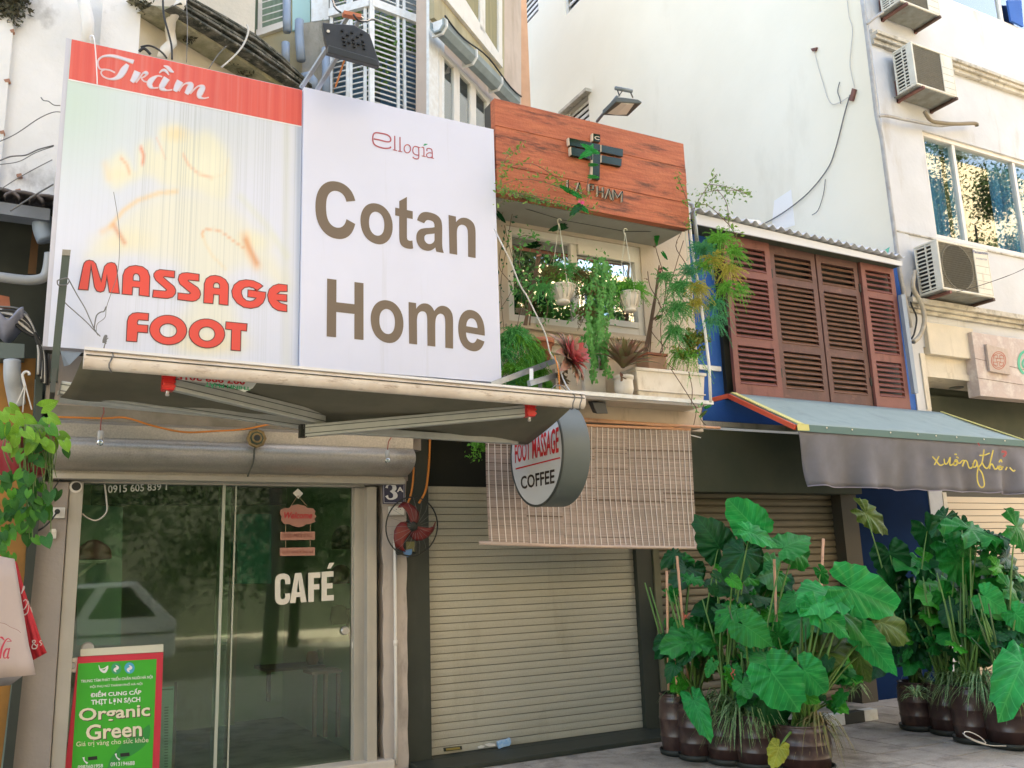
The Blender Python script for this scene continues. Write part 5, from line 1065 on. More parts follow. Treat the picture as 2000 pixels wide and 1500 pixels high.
# ================================================================== BLACK FLOODLIGHT ABOVE THE SIGNS
fd = thing('floodlight', 'large black floodlight on two steel arms above the gap between the signs', 'floodlight', W(595, 175, 6.5))
YFd = 5.95
for (a, b) in (((588, 172, 6.45), (682, 28, YFd)), ((618, 178, 6.45), (706, 32, YFd))): obj('arm', MB().bar(W(*a), W(*b), .032, .02), galv, fd)
obj('cross_bar', MB().prism([W(672, 20, YFd - .03), W(706, 27, YFd - .03), W(706, 34, YFd - .03), W(672, 27, YFd - .03)], (0, .05, 0)), M('orange_rusty_bar', (.50, .17, .09), .7), fd)
bodyp = [(630, 44), (692, 49), (722, 66), (741, 122), (742, 129), (642, 101), (634, 72)]
bd = obj('housing', MB().prism([W(*p, YFd - .12) for p in bodyp], (.03, .13, .05)), black_lamp, fd, bevel=.006)
obj('front_lip', MB().prism([W(642, 88, YFd - .16), (W(736, 116, YFd - .16)), W(741, 130, YFd - .16), W(640, 102, YFd - .16)], (0, .05, 0)), M('black_lamp_lip', (.030, .033, .035), .35), bd, bevel=.004)
q = MB()
for i in range(5):
    for j in range(5):
        x = 668 + j * 9.5 + i * 1.2; y = 60 + i * 7 + j * 1.8
        if (i + j) % 2 == 0 or i == 3: q.box(*(lambda c: (c.x - .009, c.x + .009, c.y - .012, c.y + .001, c.z - .007, c.z + .007))(W(x, y, YFd - .121)))
obj('fins', q, M('fin_black', (.006, .007, .008), .5), bd, kind='stuff')
obj('bolt', MB().lathe(W(641, 61, YFd - .13), [(.012, .003), (.012, -.003)], 10, axis='y'), white_pvc, bd)
for i, pts in enumerate(([(690, 28, 5.9), (700, 40, 5.9), (715, 42, 5.95), (728, 38, 6.2), (745, 45, 6.6)], [(665, 24, 5.9), (655, 15, 6.0), (648, -4, 6.2)])):
    obj('cable', MB().tube(cr([W(*p) for p in pts], 5), .008, 6), cable_k, fd, smooth=True)
obj('cable', MB().tube(cr([W(675, 112, 5.95), W(670, 125, 6), W(662, 150, 6.2), (W(655, 170, 6.4))], 5), .007, 6), cable_o, fd, smooth=True)

# ================================================================== WOODEN SIGN
YW_ = 6.4
wx0 = (W(963, 240, YW_).x); wx1 = W(1341, 360, YW_).x; wz1 = (W(963, 191, YW_).z + W(1342, 282, YW_).z) / 2; wz0 = (W(1337, 444, YW_).z + W(1000, 385, YW_).z) / 2
ws = thing('wooden_sign', 'orange stained plank signboard with dark cross emblem over the plant balcony', 'sign', (wx0, YW_, wz0))
splits = [1.0, .71, .535, .30, .13, 0.0]
for i in range(5):
    za = wz0 + (wz1 - wz0) * splits[i + 1]; zb2 = wz0 + (wz1 - wz0) * splits[i]; kk = [0, .003, -.002, .002, -.002][i]
    obj('plank', MB().box(wx0 + .02 + kk, wx1 + kk * 2, YW_ + kk, YW_ + .08, za + .0012, zb2 - .0012), wood_sign_m, ws, bevel=.002)
obj('backing', MB().box(wx0 + .02, wx1 - .02, YW_ + .081, YW_ + .2, wz0 + .01, wz1 - .01), groove_m, ws)
YE = YW_ - .035
blk = M('black_acrylic', (.012, .03, .018), .12); crm = M('cream_sign_edge', (.66, .55, .42), .5)
Z3 = (1000, 0, 4)
for pts in ([(448, 1076), (688, 1128), (688, 1178), (452, 1134)], [(462, 1148), (630, 1182), (630, 1248), (466, 1210)], [(700, 1132), (868, 1166), (866, 1222), (700, 1186)], [(702, 1212), (858, 1240), (854, 1298), (700, 1268)], [(634, 1182), (690, 1192), (684, 1404), (630, 1396)], [(636, 1042), (690, 1052), (688, 1108), (636, 1100)]):
    P = zz(pts, *Z3); f = obj('emblem_block', MB().prism([W(*p, YE) for p in P], (0, .035, 0)), blk, ws)
    obj('edge', MB().prism([W(P[0][0] - 2.2, P[0][1], YE + .002), W(*P[0], YE + .002), W(*P[3], YE + .002), W(P[3][0] - 2.2, P[3][1], YE + .002)], (0, .033, 0)), crm, f)
text_px(ws, 'C', crm, [(1161, 265), (1171, 267), (1171, 274), (1161, 272)], YE - .002, bold=.02)
# letters LA PHAM as thin bars
LB = {'L': [[(0, 1), (0, 0), (.8, 0)]], 'A': [[(0, 0), (.5, 1), (1, 0)]], 'P': [[(0, 0), (0, 1), (.8, 1), (.8, .5), (0, .5)]], 'H': [[(0, 0), (0, 1)], [(1, 0), (1, 1)], [(0, .5), (1, .5)]], 'M': [[(0, 0), (0, 1), (.5, .3), (1, 1), (1, 0)]]}
for ch, x, y, w_ in (('L', 1109, 372, 11), ('A', 1125, 376, 11), ('P', 1151, 380, 10), ('H', 1167, 384, 11), ('A', 1183, 388, 12), ('M', 1198, 391, 17)):
    q = MB(); q2 = MB()
    for pl in LB[ch]:
        for (a, b), (c, d) in zip(pl[:-1], pl[1:]):
            p0 = (x + a * w_, y - b * 20 + a * w_ * .2); p1 = (x + c * w_, y - d * 20 + c * w_ * .2)
            q.bar(W(*p0, YE + .022), W(*p1, YE + .022), .008, .024, up=(0, 1, 0)); q2.bar(W(p0[0] - 1.5, p0[1] + .3, YE + .024), W(p1[0] - 1.5, p1[1] + .3, YE + .024), .006, .02, up=(0, 1, 0))
    o = obj('letter', q, blk, ws); obj('edge', q2, crm, o)
# small lamp on the wooden sign
sl2 = thing('sign_lamp', 'slim grey lamp with small round arm above the wooden sign', 'lamp', W(1168, 235, 6.45))
lg_m = M('blue_grey_metal', (.16, .20, .23), .45)
obj('arm', MB().tube([W(1166, 237, 6.45), W(1205, 189, 6.0)], .014, 8), lg_m, sl2, smooth=True)
obj('head', MB().prism([W(1203, 189, 5.95), W(1217, 190, 5.95), W(1246, 194, 5.95), W(1254, 199, 5.95), W(1253, 202, 5.95), W(1203, 199, 5.95)], (0, .22, -.02)), M('dark_grey_metal', (.07, .09, .09), .5), sl2, bevel=.006)
obj('lens', MB().prism([W(1206, 199.5, 5.96), W(1249, 202, 5.96), W(1225, 203, 5.96)], (0, .18, -.02)), white_pvc, sl2)
obj('tube_bar', MB().tube([W(1202, 172, 5.98), W(1234, 178, 5.98)], .018, 10), lg_m, sl2, smooth=True)
for a, b in (((1206, 176), (1210, 188)), ((1216, 177), (1208, 188)), ((1231, 179), (1236, 191))): obj('strut', MB().bar(W(*a, 5.98), W(*b, 5.98), .008), M('dark_strut', (.05, .05, .05), .5) if 'dark_strut' not in MATS else MATS['dark_strut'], sl2)

# ================================================================== PLANT BALCONY
YWn = 6.92
bc = thing('balcony_house', 'cream first floor wall with sliding window and slab ledge under the wooden sign', 'house', (4.4, YWn, 2.5))
wz = wz0 - .0
bx_l, bx_r = sx2 - .35, W(1352, 560, YWn).x
wnx0, wnx1 = (W(993, 500, YWn).x + W(1000, 640, YWn).x) / 2 - .02, (W(1258, 540, YWn).x + W(1252, 650, YWn).x) / 2 + .02
wnz1 = (W(1000, 432, YWn).z + W(1258, 492, YWn).z) / 2; wnz0 = (W(1040, 625, YWn).z + W(1250, 660, YWn).z) / 2
FW = Fr(0, 0, 1, 0, P=Vector((0, YWn, 0)))
q = MB(); wall_holes(FW, q, bx_l, bx_r, W(1368, 834, 6.68).z, wz + .35, [(wnx0, wnx1, wnz0, wnz1)], 0, -.25)
cream2 = M('warm_cream_wall', (.66, .55, .44), .85, (.56, .47, .37), 2, .7, dirt=(.28, .22, .15), dirt_amt=.5, dirt_scale=(3, 3, .6), lo=.56, hi=.72, bump=.12)
obj('wall', q, cream2, bc)
obj('soffit', MB().box(bx_l, wx1 - .02, YW_ + .1, YWn - .001, wz + .0, wz + .05), M('grey_soffit', (.36, .35, .31), .85, (.30, .29, .25), 3, .7), bc)
midw = (W(1127, 560, YWn).x + W(1130, 600, YWn).x) / 2
win(bc, wnx0, wnx1, wnz0, wnz1, YWn + .02, [midw], None, glass('mirror_window_glass', (.25, .32, .28), .62, .01, 1.4), fw=.07)
obj('sash', MB().box(midw + .04, wnx1 - .08, YWn + .005, YWn + .04, wnz1 - .17, wnz1 - .075), white_pvc, bc); obj('sash', MB().box(midw + .04, wnx1 - .08, YWn + .005, YWn + .04, wnz0 + .071, wnz0 + .13), white_pvc, bc)
for k, zc in enumerate((wnz0 - .06, wnz0 - .17, wnz0 - .26)): obj('sill_moulding', MB().box(wnx0 - .05, wnx1 + .05, YWn - .05 + .012 * k, YWn - .001, zc - .015, zc + .02), cream2, bc, bevel=.005)
Yt = 6.36
# ledge slab with L rail in front
lz = (W(1390, 788, Yt).z + W(1150, 768, Yt).z) / 2
lx0, lx1 = W(1075, 770, Yt).x, W(1391, 780, Yt).x
obj('slab', MB().box(lx0 - .9, lx1 - .08, Yt + .06, YWn - .001, lz - .03, lz + .02), cream2, bc)
slab_f = M('stained_cream_beam', (.58, .47, .36), .85, (.48, .38, .29), 3, .8, dirt=(.22, .16, .10), dirt_amt=.6, dirt_scale=(5, 5, 1), lo=.54, hi=.7, bump=.15)
Yb = 6.68
obj('beam', MB().box(W(950, 800, Yb).x, W(1368, 815, Yb).x, Yb, Yb + .3, (W(1368, 836, Yb).z + W(1150, 826, Yb).z) / 2, lz - .031), slab_f, bc)
rl = MB(); rl.bar((lx0 - 1.0, Yt, lz), (lx1, Yt, lz), .03, .035); obj('edge_rail', rl, white_bar, bc)
obj('side_rail', MB().bar((lx1 - .015, Yt, lz), (lx1 - .015, YWn, lz), .03, .03), white_bar, bc)
obj('corner_rod', MB().tube([W(1343, 398, 6.5), W(1350, 470, 6.45), W(1376, 640, 6.35), W(1385, 715, 6.32), W(1388, 785, 6.3)], .014, 8), white_pvc, bc, smooth=True)
obj('corner_bracket', MB().tube([W(1335, 396, 6.55), W(1352, 400, 6.5), W(1358, 440, 6.5), W(1362, 480, 6.5)], .02, 8), galv, bc, smooth=True)
# grey angle-iron arms
gm_ = thing('angle_iron_arm', 'grey angle iron arms with rust spots sticking out beside the white sign', 'bracket', W(960, 745, 6.3))
obj('long_arm', MB().bar(W(958, 752, 6.2), W(1086, 704, 6.45), .03, .045), galv, gm_); obj('short_arm', MB().bar(W(1033, 749, 6.15), W(1087, 733, 6.35), .03, .045), galv, gm_)
obj('strut', MB().bar(W(1038, 745, 6.2), W(1038, 722, 6.25), .03), white_pvc, gm_); obj('strut', MB().bar(W(1055, 745, 6.25), W(1055, 770, 6.3), .03), galv, gm_)
wire([(966, 448, 6.3), (982, 480), (997, 510), (1015, 555), (1030, 580), (1050, 620), (1066, 655), (1075, 690), (1090, 710), (1100, 740), (1112, 762, 5.6), (1126, 775, 5.45)], 6.1, .006, cable_w, 'pale cable running diagonally from the white sign across the balcony window', 'cable')
wire([(1083, 695, 6.1), (1090, 720), (1092, 745), (1094, 765)], 6.05, .006, cable_o, 'short orange cable hanging beside the red bromeliad', 'cable')
wire([(1076, 762), (1085, 753), (1098, 754), (1108, 764), (1130, 772), (1136, 782)], 5.4, .004, cable_g, 'loose grey wires coiled at the right end of the awning bar', 'wire')
# small black floodlight under the ledge
f2 = thing('floodlight', 'small black floodlight under the balcony ledge next to the awning end', 'floodlight', W(1170, 805, 6.5))
obj('housing', MB().prism([W(1156, 785, 6.45), W(1183, 786, 6.45), W(1188, 808, 6.45), W(1166, 808, 6.45)], (0, .07, .02)), black_lamp, f2, bevel=.006)
obj('bracket', MB().tube([W(1157, 788, 6.46), W(1156, 778, 6.5), W(1181, 779, 6.5), W(1182, 790, 6.46)], .005, 6), galv, f2)
# bamboo poles under the beam
obj('bamboo_pole', MB().tube([W(1130, 818, 6.65), W(1270, 828, 6.65), W(1406, 836, 6.6)], .014, 8), bamboo, smooth=True, label='thin bamboo pole sticking out right below the balcony beam', cat='pole')
obj('bamboo_pole', MB().tube([W(1140, 822, 6.64), W(1240, 827, 6.64), W(1316, 833, 6.64)], .012, 8), bamboo, smooth=True, label='shorter bamboo pole right above the rolled blind', cat='pole')

# ================================================================== BAMBOO BLIND
bb = thing('bamboo_blind', 'pinkish split bamboo roller blind hanging below the balcony', 'blind', W(1160, 1070, 6.62))
Yd0, Yd1 = 6.66, 6.60
T0, T1 = W(948, 826, Yd0), W(1347, 841, Yd0); B0, B1 = W(956, 1060, Yd1), W(1366, 1068, Yd1)
nS = 150; bm_ = [M('bamboo_split', (.44, .335, .29), .6, (.35, .265, .23), 60, .9, stretch=(6, 60, 160)), M('bamboo_split_grey', (.34, .27, .235), .6, (.26, .205, .175), 60, .9, stretch=(6, 60, 160)), M('bamboo_split_dark', (.15, .10, .075), .7)]
def bpt(u, v):
    p = (T0 * (1 - u) + T1 * u) * (1 - v) + (B0 * (1 - u) + B1 * u) * v
    return p + Vector((0, .035 * math.sin(v * 2.6) * (.4 + .6 * math.sin(u * 3.1)) + .012 * math.sin(u * 11 + v * 3) , 0))
strips = [MB(), MB(), MB()]
for k in range(nS):
    v0 = (k + .01) / nS; v1 = (k + 1.02) / nS; r = random.random()
    dark_rows = (27, 28, 38, 60, 78, 93, 94)
    for seg in range(6):
        u0, u1 = seg / 6, (seg + 1) / 6
        c = 2 if (k in dark_rows and random.random() < .8) or random.random() < .02 else (1 if random.random() < (.25 if seg < 3 else .6) else 0)
        pa = [bpt(u0 + (u1 - u0) * t / 3, v0) for t in range(4)]; pb = [bpt(u0 + (u1 - u0) * t / 3, v1) for t in range(4)]
        off = Vector((0, -.003 * (k % 2), 0)); strips[c].grid([[p + off for p in pa], [p + off for p in pb]])
for c in range(3): obj('splits', strips[c], bm_[c], bb, kind='stuff')
cm = M('cotton_thread', (.80, .73, .68), .8)
for k in range(36):
    u = (k + .4) / 36; q = MB(); q.tube([bpt(u + .004 * math.sin(k) * (i / 9), i / 9) + Vector((0, -.008, 0)) for i in range(10)], .0034, 4, False); obj('thread', q, cm, bb)
q = MB(); q.tube([W(936, 1060, Yd1), W(1080, 1066, Yd1), W(1240, 1069, Yd1), W(1387, 1071, Yd1)], .016, 10); obj('bottom_pole', q, M('pale_bamboo_pole', (.54, .40, .32), .5, (.46, .33, .26), 12, .7), bb, smooth=True)
obj('top_pole', MB().tube([T0 + Vector((0, -.01, .01)), T1 + Vector((0, -.01, .01))], .014, 8), bamboo, bb, smooth=True)
obj('pull_stick', MB().tube([W(1346, 849, Yd0), W(1369, 855, 6.6)], .005, 6), white_pvc, bb)

# ================================================================== ROUND SIGN
XS = 3.5
rs_ = thing('round_sign', 'round white double sided sign for foot massage and coffee with grey rim', 'sign', (XS + .12, 6.1, 2.0))
c0 = WX(998, 880, XS); c1 = WX(1101, 880, XS); cy = (c0.y + c1.y) / 2; rr = (c0.y - c1.y) / 2; zc = WX(1048, 990, XS).z + rr
cc = Vector((XS, cy, zc))
obj('drum', MB().lathe(cc, [(rr, .006), (rr, .24)], 56, axis='x'), M('grey_green_drum', (.115, .135, .13), .5, (.10, .12, .115), 3, .7), rs_, smooth=False)
for p in bpy.data.objects['drum'].data.polygons: p.use_smooth = len(p.vertices) == 4
bpy.data.objects['drum'].modifiers.new('e', 'EDGE_SPLIT').split_angle = R(40)
obj('face', MB().lathe(cc, [(rr * .965, -.003), (rr * .965, .005)], 56, axis='x'), M('sign_face_white', (.56, .555, .56), .5, (.50, .50, .50), 2, .6), rs_)
obj('rim', MB().tube([cc + Vector((0, rr * .985 * math.cos(t), rr * .985 * math.sin(t))) for t in np.linspace(0, 2 * math.pi, 57)], .011, 6, False), M('dark_rim', (.04, .045, .04), .5), rs_, smooth=True)
XF = XS - .006
text_px(rs_, 'FOOT MASSAGE', red2 if False else M('sign_red', (.60, .02, .025), .5), [(1005, 868), (1091, 833), (1091, 884), (1006, 905)], None, bold=.018, X=XF)
q = MB(); ribbon_px(q, [(1007, 916), (1094, 894)], 2.6, None, X=XF, smooth=False); obj('line', q, MATS['sign_red'], rs_)
text_px(rs_, 'COFFEE', M('black_brown_ink', (.03, .02, .012), .5), [(1016, 931), (1083, 916), (1083, 944), (1018, 956)], None, bold=.02, X=XF)
obj('fixing_bar', MB().bar((XS + .13, cy + rr * .9, zc), (XS + .13, YF, zc), .04), dark_frame, rs_)

# ================================================================== BLUE HOUSE
bh = thing('blue_house', 'low bright blue house with corrugated roof and maroon louvred shutters', 'house', (7.4, YF, 0))
bx0_ = W(1297, 1250, YF).x; bx1_ = XC - .004
zs_t = (W(1418, 452, 7.0).z + W(1752, 520, 7.0).z) / 2; zs_b = (W(1440, 772, 7.0).z + W(1788, 797, 7.0).z) / 2
shx0 = (W(1418, 455, 7.0).x + W(1441, 770, 7.0).x) / 2; shx1 = (W(1752, 522, 7.0).x + W(1788, 796, 7.0).x) / 2
obj('upper_wall', MB().box(bx0_ - .0, bx1_, YF, YF + .2, W(1500, 855, YF).z + .15, zs_t + .25), blue, bh)
obj('white_course', MB().box(bx0_, shx0 - .06, YF - .03, YF - .001, W(1400, 722, YF).z - .02, W(1400, 722, YF).z + .03), white_bar, bh)
obj('shutter_niche', MB().box(shx0 - .02, shx1 + .02, YF - .05, YF - .002, zs_b - .02, zs_t + .02), black_m, bh)
YSh = 7.05
npn = 4; xsp = [(W(a, 560, YSh).x) for a in (1424, 1511, 1602, 1684, 1765)]
xsp[0] = shx0 + .0; xsp[4] = shx1
for i in range(4):
    m_ = maroon if i in (0, 3) else maroon_dark; a, b = xsp[i] + .012, xsp[i + 1] - .012; dy = 0 if i in (0, 3) else .03; Yp = YSh + dy; sw_ = .075 if i in (0, 3) else .07
    pn = obj('louvred_shutter', MB().box(a, a + sw_, Yp, Yp + .04, zs_b, zs_t), m_, bh, label=('bright maroon outer shutter leaf', 'faded brown inner shutter leaf')[i in (1, 2)])
    zr_ = [zs_b, zs_b + .13, zs_b + (zs_t - zs_b) * .31, zs_b + (zs_t - zs_b) * .31 + .09, zs_b + (zs_t - zs_b) * .745, zs_b + (zs_t - zs_b) * .745 + .08, zs_t - .11, zs_t]
    obj('stile', MB().box(b - sw_, b, Yp, Yp + .04, zs_b, zs_t), m_, pn)
    for r0_, r1_ in ((0, 1), (2, 3), (4, 5), (6, 7)): obj('cross_rail', MB().box(a + sw_, b - sw_, Yp, Yp + .04, zr_[r0_], zr_[r1_]), m_, pn)
    sme = bpy.data.meshes.new('slat'); q = MB(); xa_, xb_ = a + sw_, b - sw_; q.hexa([(xa_, .002, 0), (xb_, .002, 0), (xb_, .012, 0), (xa_, .012, 0), (xa_, .030, .052), (xb_, .030, .052), (xb_, .040, .052), (xa_, .040, .052)])
    q = MB(); q.hexa([(xa_, -.008, 0), (xb_, -.008, 0), (xb_, .002, -.006), (xa_, .002, -.006), (xa_, .028, .040), (xb_, .028, .040), (xb_, .036, .034), (xa_, .036, .034)])
    sme.from_pydata([tuple(v) for v in q.v], [], q.f); sme.materials.append(m_ if i in (0, 3) else slat_brown)
    for r0_, r1_ in ((1, 2), (3, 4), (5, 6)):
        n_ = max(1, int(round((zr_[r1_] - zr_[r0_]) / .060)))
        for k in range(n_):
            o = link('slat', sme, pn); o.location = Vector((0, Yp, zr_[r0_] + (k + .1) * (zr_[r1_] - zr_[r0_]) / n_)) - bh.location
    for zz_ in (zs_t - .35, zs_b + .3):
        if i in (1, 2): obj('hinge', MB().box((a if i == 1 else b) - .012, (a if i == 1 else b) + .012, Yp - .012, Yp, zz_ - .05, zz_ + .05), black_m, pn)
obj('drain_strip', MB().prism([W(1760, 575, 6.98), W(1768, 575, 6.98), W(1794, 768, 6.98), W(1787, 768, 6.98)], (0, .05, 0)), pvc_grey, bh)
# corrugated roof with white fascia
Yr = 6.93
e0 = W(1358, 425, Yr); e1_ = W(1762, 515, Yr); ez = (e0.z + e1_.z) / 2; e0.z += 0; rows = []
n_ = 150; ex0, ex1 = e0.x, e1_.x
Sl = .30
fe0, fe1 = Vector((ex0, Yr, e0.z)), Vector((ex1, Yr, e1_.z))
obj('fascia', MB().prism([fe0 + Vector((0, 0, .05)), fe1 + Vector((0, 0, .03)), fe1 + Vector((0, 0, -.03)), fe0 + Vector((0, 0, -.07))], (0, .02, 0)), M('white_blue_fascia', (.64, .66, .70), .5), bh)
for yy in (0.0, .25, .5, 1.0, 2.5): rows.append([Vector((ex0 - .0 + (ex1 - ex0) * i / n_, Yr - .05 + yy, (e0.z + (e1_.z - e0.z) * i / n_) + .075 + yy * .10 + .022 * math.sin(i * 2 * math.pi / 6))) for i in range(n_ + 1)])
obj('corrugated_roof', MB().grid(rows), roof_sheet, bh, smooth=True, solid=.006)
obj('eave_soffit', MB().prism([Vector((ex0 + .05, Yr + .022, e0.z - .06)), Vector((ex1 - .02, Yr + .022, e1_.z - .03)), Vector((ex1 - .02, YF, e1_.z - .03)), Vector((ex0 + .05, YF, e0.z - .06))], (0, 0, .02)), olive, bh)
obj('roof_vent', MB().tube([W(1455, 438, 7.3), W(1480, 440, 7.3)], .06, 10), white_pvc, bh, smooth=True)
obj('teal_scrap', MB().prism([W(1716, 497, 7.0), W(1738, 482, 7.0), W(1734, 499, 7.0)], (0, .02, 0)), M('teal_plastic', (.02, .30, .25), .5), bh)
# lower part: olive header box, roller shutter, pillar, blue pier
obj('header_box', MB().box(bx0_, W(1680, 930, YF - .15).x, YF - .15, YF + .2, W(1500, 962, YF - .15).z, W(1500, 845, YF - .15).z), olive, bh)
obj('grey_ledge', MB().box(bx0_ + .1, W(1560, 840, YF - .2).x, YF - .2, YF - .151, W(1450, 832, YF - .2).z - .02, W(1450, 828, YF - .2).z + .01), concrete, bh)
r2 = thing('roller_shutter', 'closed brown roller shutter behind the elephant ear plants', 'shutter', (6.3, YF, 0), 'closed roller shutters')
x2a, x2b = bx0_ + .02, W(1645, 1200, YF + .1).x; z2 = W(1500, 960, YF).z; h2_ = .075
q = MB(); q.prism([(0, 0, 0), (0, -.012, .012), (0, -.014, h2_ * .5), (0, -.008, h2_ - .012), (0, .004, h2_ - .006), (0, .006, 0)], (x2b - x2a, 0, 0)); sm2 = bpy.data.meshes.new('slat'); sm2.from_pydata([tuple(v) for v in q.v], [], q.f); sm2.materials.append(roller2_m)
for k in range(int(z2 / h2_) + 1):
    o = link('slat', sm2, r2); o.location = Vector((x2a, YF + .1, .08 + k * h2_)) - r2.location
obj('backing', MB().box(x2a, x2b, YF + .108, YF + .12, .05, z2 + .1), groove_m, r2)
obj('dark_pillar', MB().box(x2b, W(1690, 1200, YF).x, YF - .05, YF + .2, 0, z2 + .1), M('dark_brown_pillar', (.05, .04, .025), .7), bh)
obj('blue_pier', MB().box(W(1690, 1200, YF).x + .002, W(1848, 1150, YF).x - .03, YF + .0, YF + .2, 0, z2 + .5), navy, bh)
# black and white kerb blocks
Yk = 6.36; zk = .105
for k, (a, b, m_) in enumerate(((1606, 1651, 'w'), (1651, 1690, 'k'), (1690, 1716, 'w'))):
    c = W(a, 1410, Yk).x, W(b, 1405, Yk).x
    obj('kerb_block', MB().box(c[0] + .002, c[1] - .002, Yk, Yk + .1, 0.004, zk), (white_bar if m_ == 'w' else black_m), bh, bevel=.004)
xk0 = W(1606, 1410, Yk).x
for k in range(3): obj('kerb_block', MB().box(xk0 - .25 * (k + 1) + .002, xk0 - .25 * k - .002, Yk, Yk + .1, .004, zk), white_bar if k % 2 else black_m, bh, bevel=.004)
obj('door_step', MB().box(xk0 - .75, W(1716, 1405, Yk).x, Yk + .102, YF - .001, .003, zk - .004), concrete, bh)
# canopy
cn = thing('canopy', 'blue grey fabric canopy on red frame with grey valance in front of the blue house', 'canopy', W(1800, 900, 6.3))
Yc0, Yc1 = 7.0, 6.12
cA = W(1425, 768, Yc0); cB = W(1556, 829, Yc1); cC = W(1842, 806, Yc0); 
cD = Vector((cC.x + (cB.x - cA.x), Yc1, 0)); dxx = cC.x - cA.x
slope = (cC.z - cA.z) / dxx
cD = W(2006, 862, Yc1); cBz = cB.z
rows = []
for i in range(9):
    v = i / 8; row = []
    for j in range(33):
        u = j / 32; p = (cA * (1 - u) + cC * u) * (1 - v) + (cB * (1 - u) + cD * u) * v
        p = p + Vector((0, 0, -.02 * math.sin(math.pi * v) - .006 * math.sin(u * 25) * v)); row.append(p)
    rows.append(row)
top = obj('canvas', MB().grid(rows), canopy_m, cn, smooth=True, solid=.004)
hem = [[(cB * (1 - u) + cD * u) + Vector((0, -.004, .004)), (cB * (1 - u) + cD * u) + Vector((0, -.012, -.065))] for u in np.linspace(0, 1, 30)]
obj('hem', MB().grid([[h[0] for h in hem], [h[1] for h in hem]]), canopy_edge, cn, solid=.004)
rows = []; vb0 = W(1583, 949, Yc1 + .05); vb1 = W(2040, 966, Yc1 + .05)
for i in range(11):
    v = i / 10; row = []
    for j in range(121):
        u = j / 120; p = ((cB + Vector((.01, 0, -.05))) * (1 - u) + (cD + Vector((0, 0, -.05))) * u) * (1 - v) + (vb0 * (1 - u) + vb1 * u) * v
        wv = .055 * v * (math.sin(u * 31 + v * 2.2 + math.sin(u * 7) * 2) + .5 * math.sin(u * 67 + v * 3)) * (.35 + .65 * abs(math.sin(u * 4.0 + .9)))
        p = p + Vector((-.05 * math.sin(v * 3) * math.sin(u * 12), wv, .006 * math.sin(u * 50) * v)); row.append(p)
    rows.append(row)
obj('valance', MB().grid(rows), valance_m, cn, smooth=True, solid=.003)
obj('valance_hem', MB().tube([p + Vector((0, -.004, 0)) for p in rows[-1]], .005, 5), M('lilac_hem', (.30, .27, .33), .7), cn, smooth=True)
q = MB(); q.bar(cA + Vector((-.02, 0, -.03)), cB + Vector((-.02, 0, -.03)), .03, .045); obj('red_rafter', q, red_frame, cn); obj('red_rafter', MB().bar(cA + Vector((-.02, 0, -.03)), W(1392, 781, 7.15), .03, .045), red_frame, cn)
obj('piping', MB().bar(cA + Vector((.05, -.005, .008)), cB + Vector((.06, -.005, .006)), .075, .008), yellow_piping, cn); obj('piping', MB().bar(cC + Vector((-.03, 0, .01)), cD + Vector((-.02, 0, .01)), .05, .01), yellow_piping, cn)
obj('piping', MB().bar(cB + Vector((-.01, -.016, -.03)), cB + Vector((.14, -.016, -.025)), .004, .06), yellow_piping, cn)
for x in (1604, 1648, 1718, 1770, 1806, 1848, 1906, 1952): 
    u = (x - 1556) / 450; c = cB * (1 - u) + cD * u; obj('eyelet', MB().lathe(c + Vector((0, -.014, -.015)), [(.008, .002), (.008, -.004)], 8, axis='y'), steel, cn)
G = (1800, 860, 10); q = MB(); Yv = Yc1 - .035
for pts in ([(210, 315), (280, 390), (330, 460), (380, 490), (430, 460)], [(340, 310), (300, 390), (250, 480)], [(440, 360), (450, 440), (480, 465), (520, 420), (560, 330), (550, 460), (580, 485), (640, 430), (660, 380), (700, 400), (690, 470), (650, 490), (620, 460), (660, 410), (740, 450), (790, 400), (830, 390)], [(640, 270), (690, 275)], [(680, 320), (720, 350)], [(840, 395), (800, 510)], [(800, 500), (840, 400), (890, 420), (920, 520), (960, 545), (1000, 500), (1040, 390), (1080, 430), (1060, 510), (1010, 520), (1000, 450)],
            [(1080, 420), (1110, 540), (1180, 640), (1220, 800), (1220, 890), (1170, 920), (1110, 850), (1085, 700), (1110, 540), (1180, 430), (1220, 180)], [(1180, 430), (1230, 520), (1280, 545), (1330, 470), (1400, 190)], [(1400, 190), (1350, 380), (1330, 560)], [(1335, 500), (1370, 460), (1400, 500), (1430, 560), (1470, 550), (1490, 500)], [(1490, 500), (1520, 570), (1570, 555), (1540, 500), (1500, 520), (1600, 520)], [(1130, 295), (1220, 290), (1330, 250)], [(1510, 430), (1550, 380), (1570, 430)], [(1640, 580), (1670, 520)], [(1720, 530), (1790, 600), (1830, 580)]):
    ribbon_px(q, zz(pts, *G), 2.4, Yv - .0003 * random.random(), n=5)
obj('handwriting', q, yellow_ink, cn)
q = MB(); ribbon_px(q, zz([(1560, 220), (1640, 230), (1630, 290), (1590, 320)], *G), 4.5, Yv); ribbon_px(q, zz([(1100, 50), (1135, 105)], *G), 2.4, Yv); obj('red_mark', q, M('red_brush', (.32, .03, .04), .6), cn)

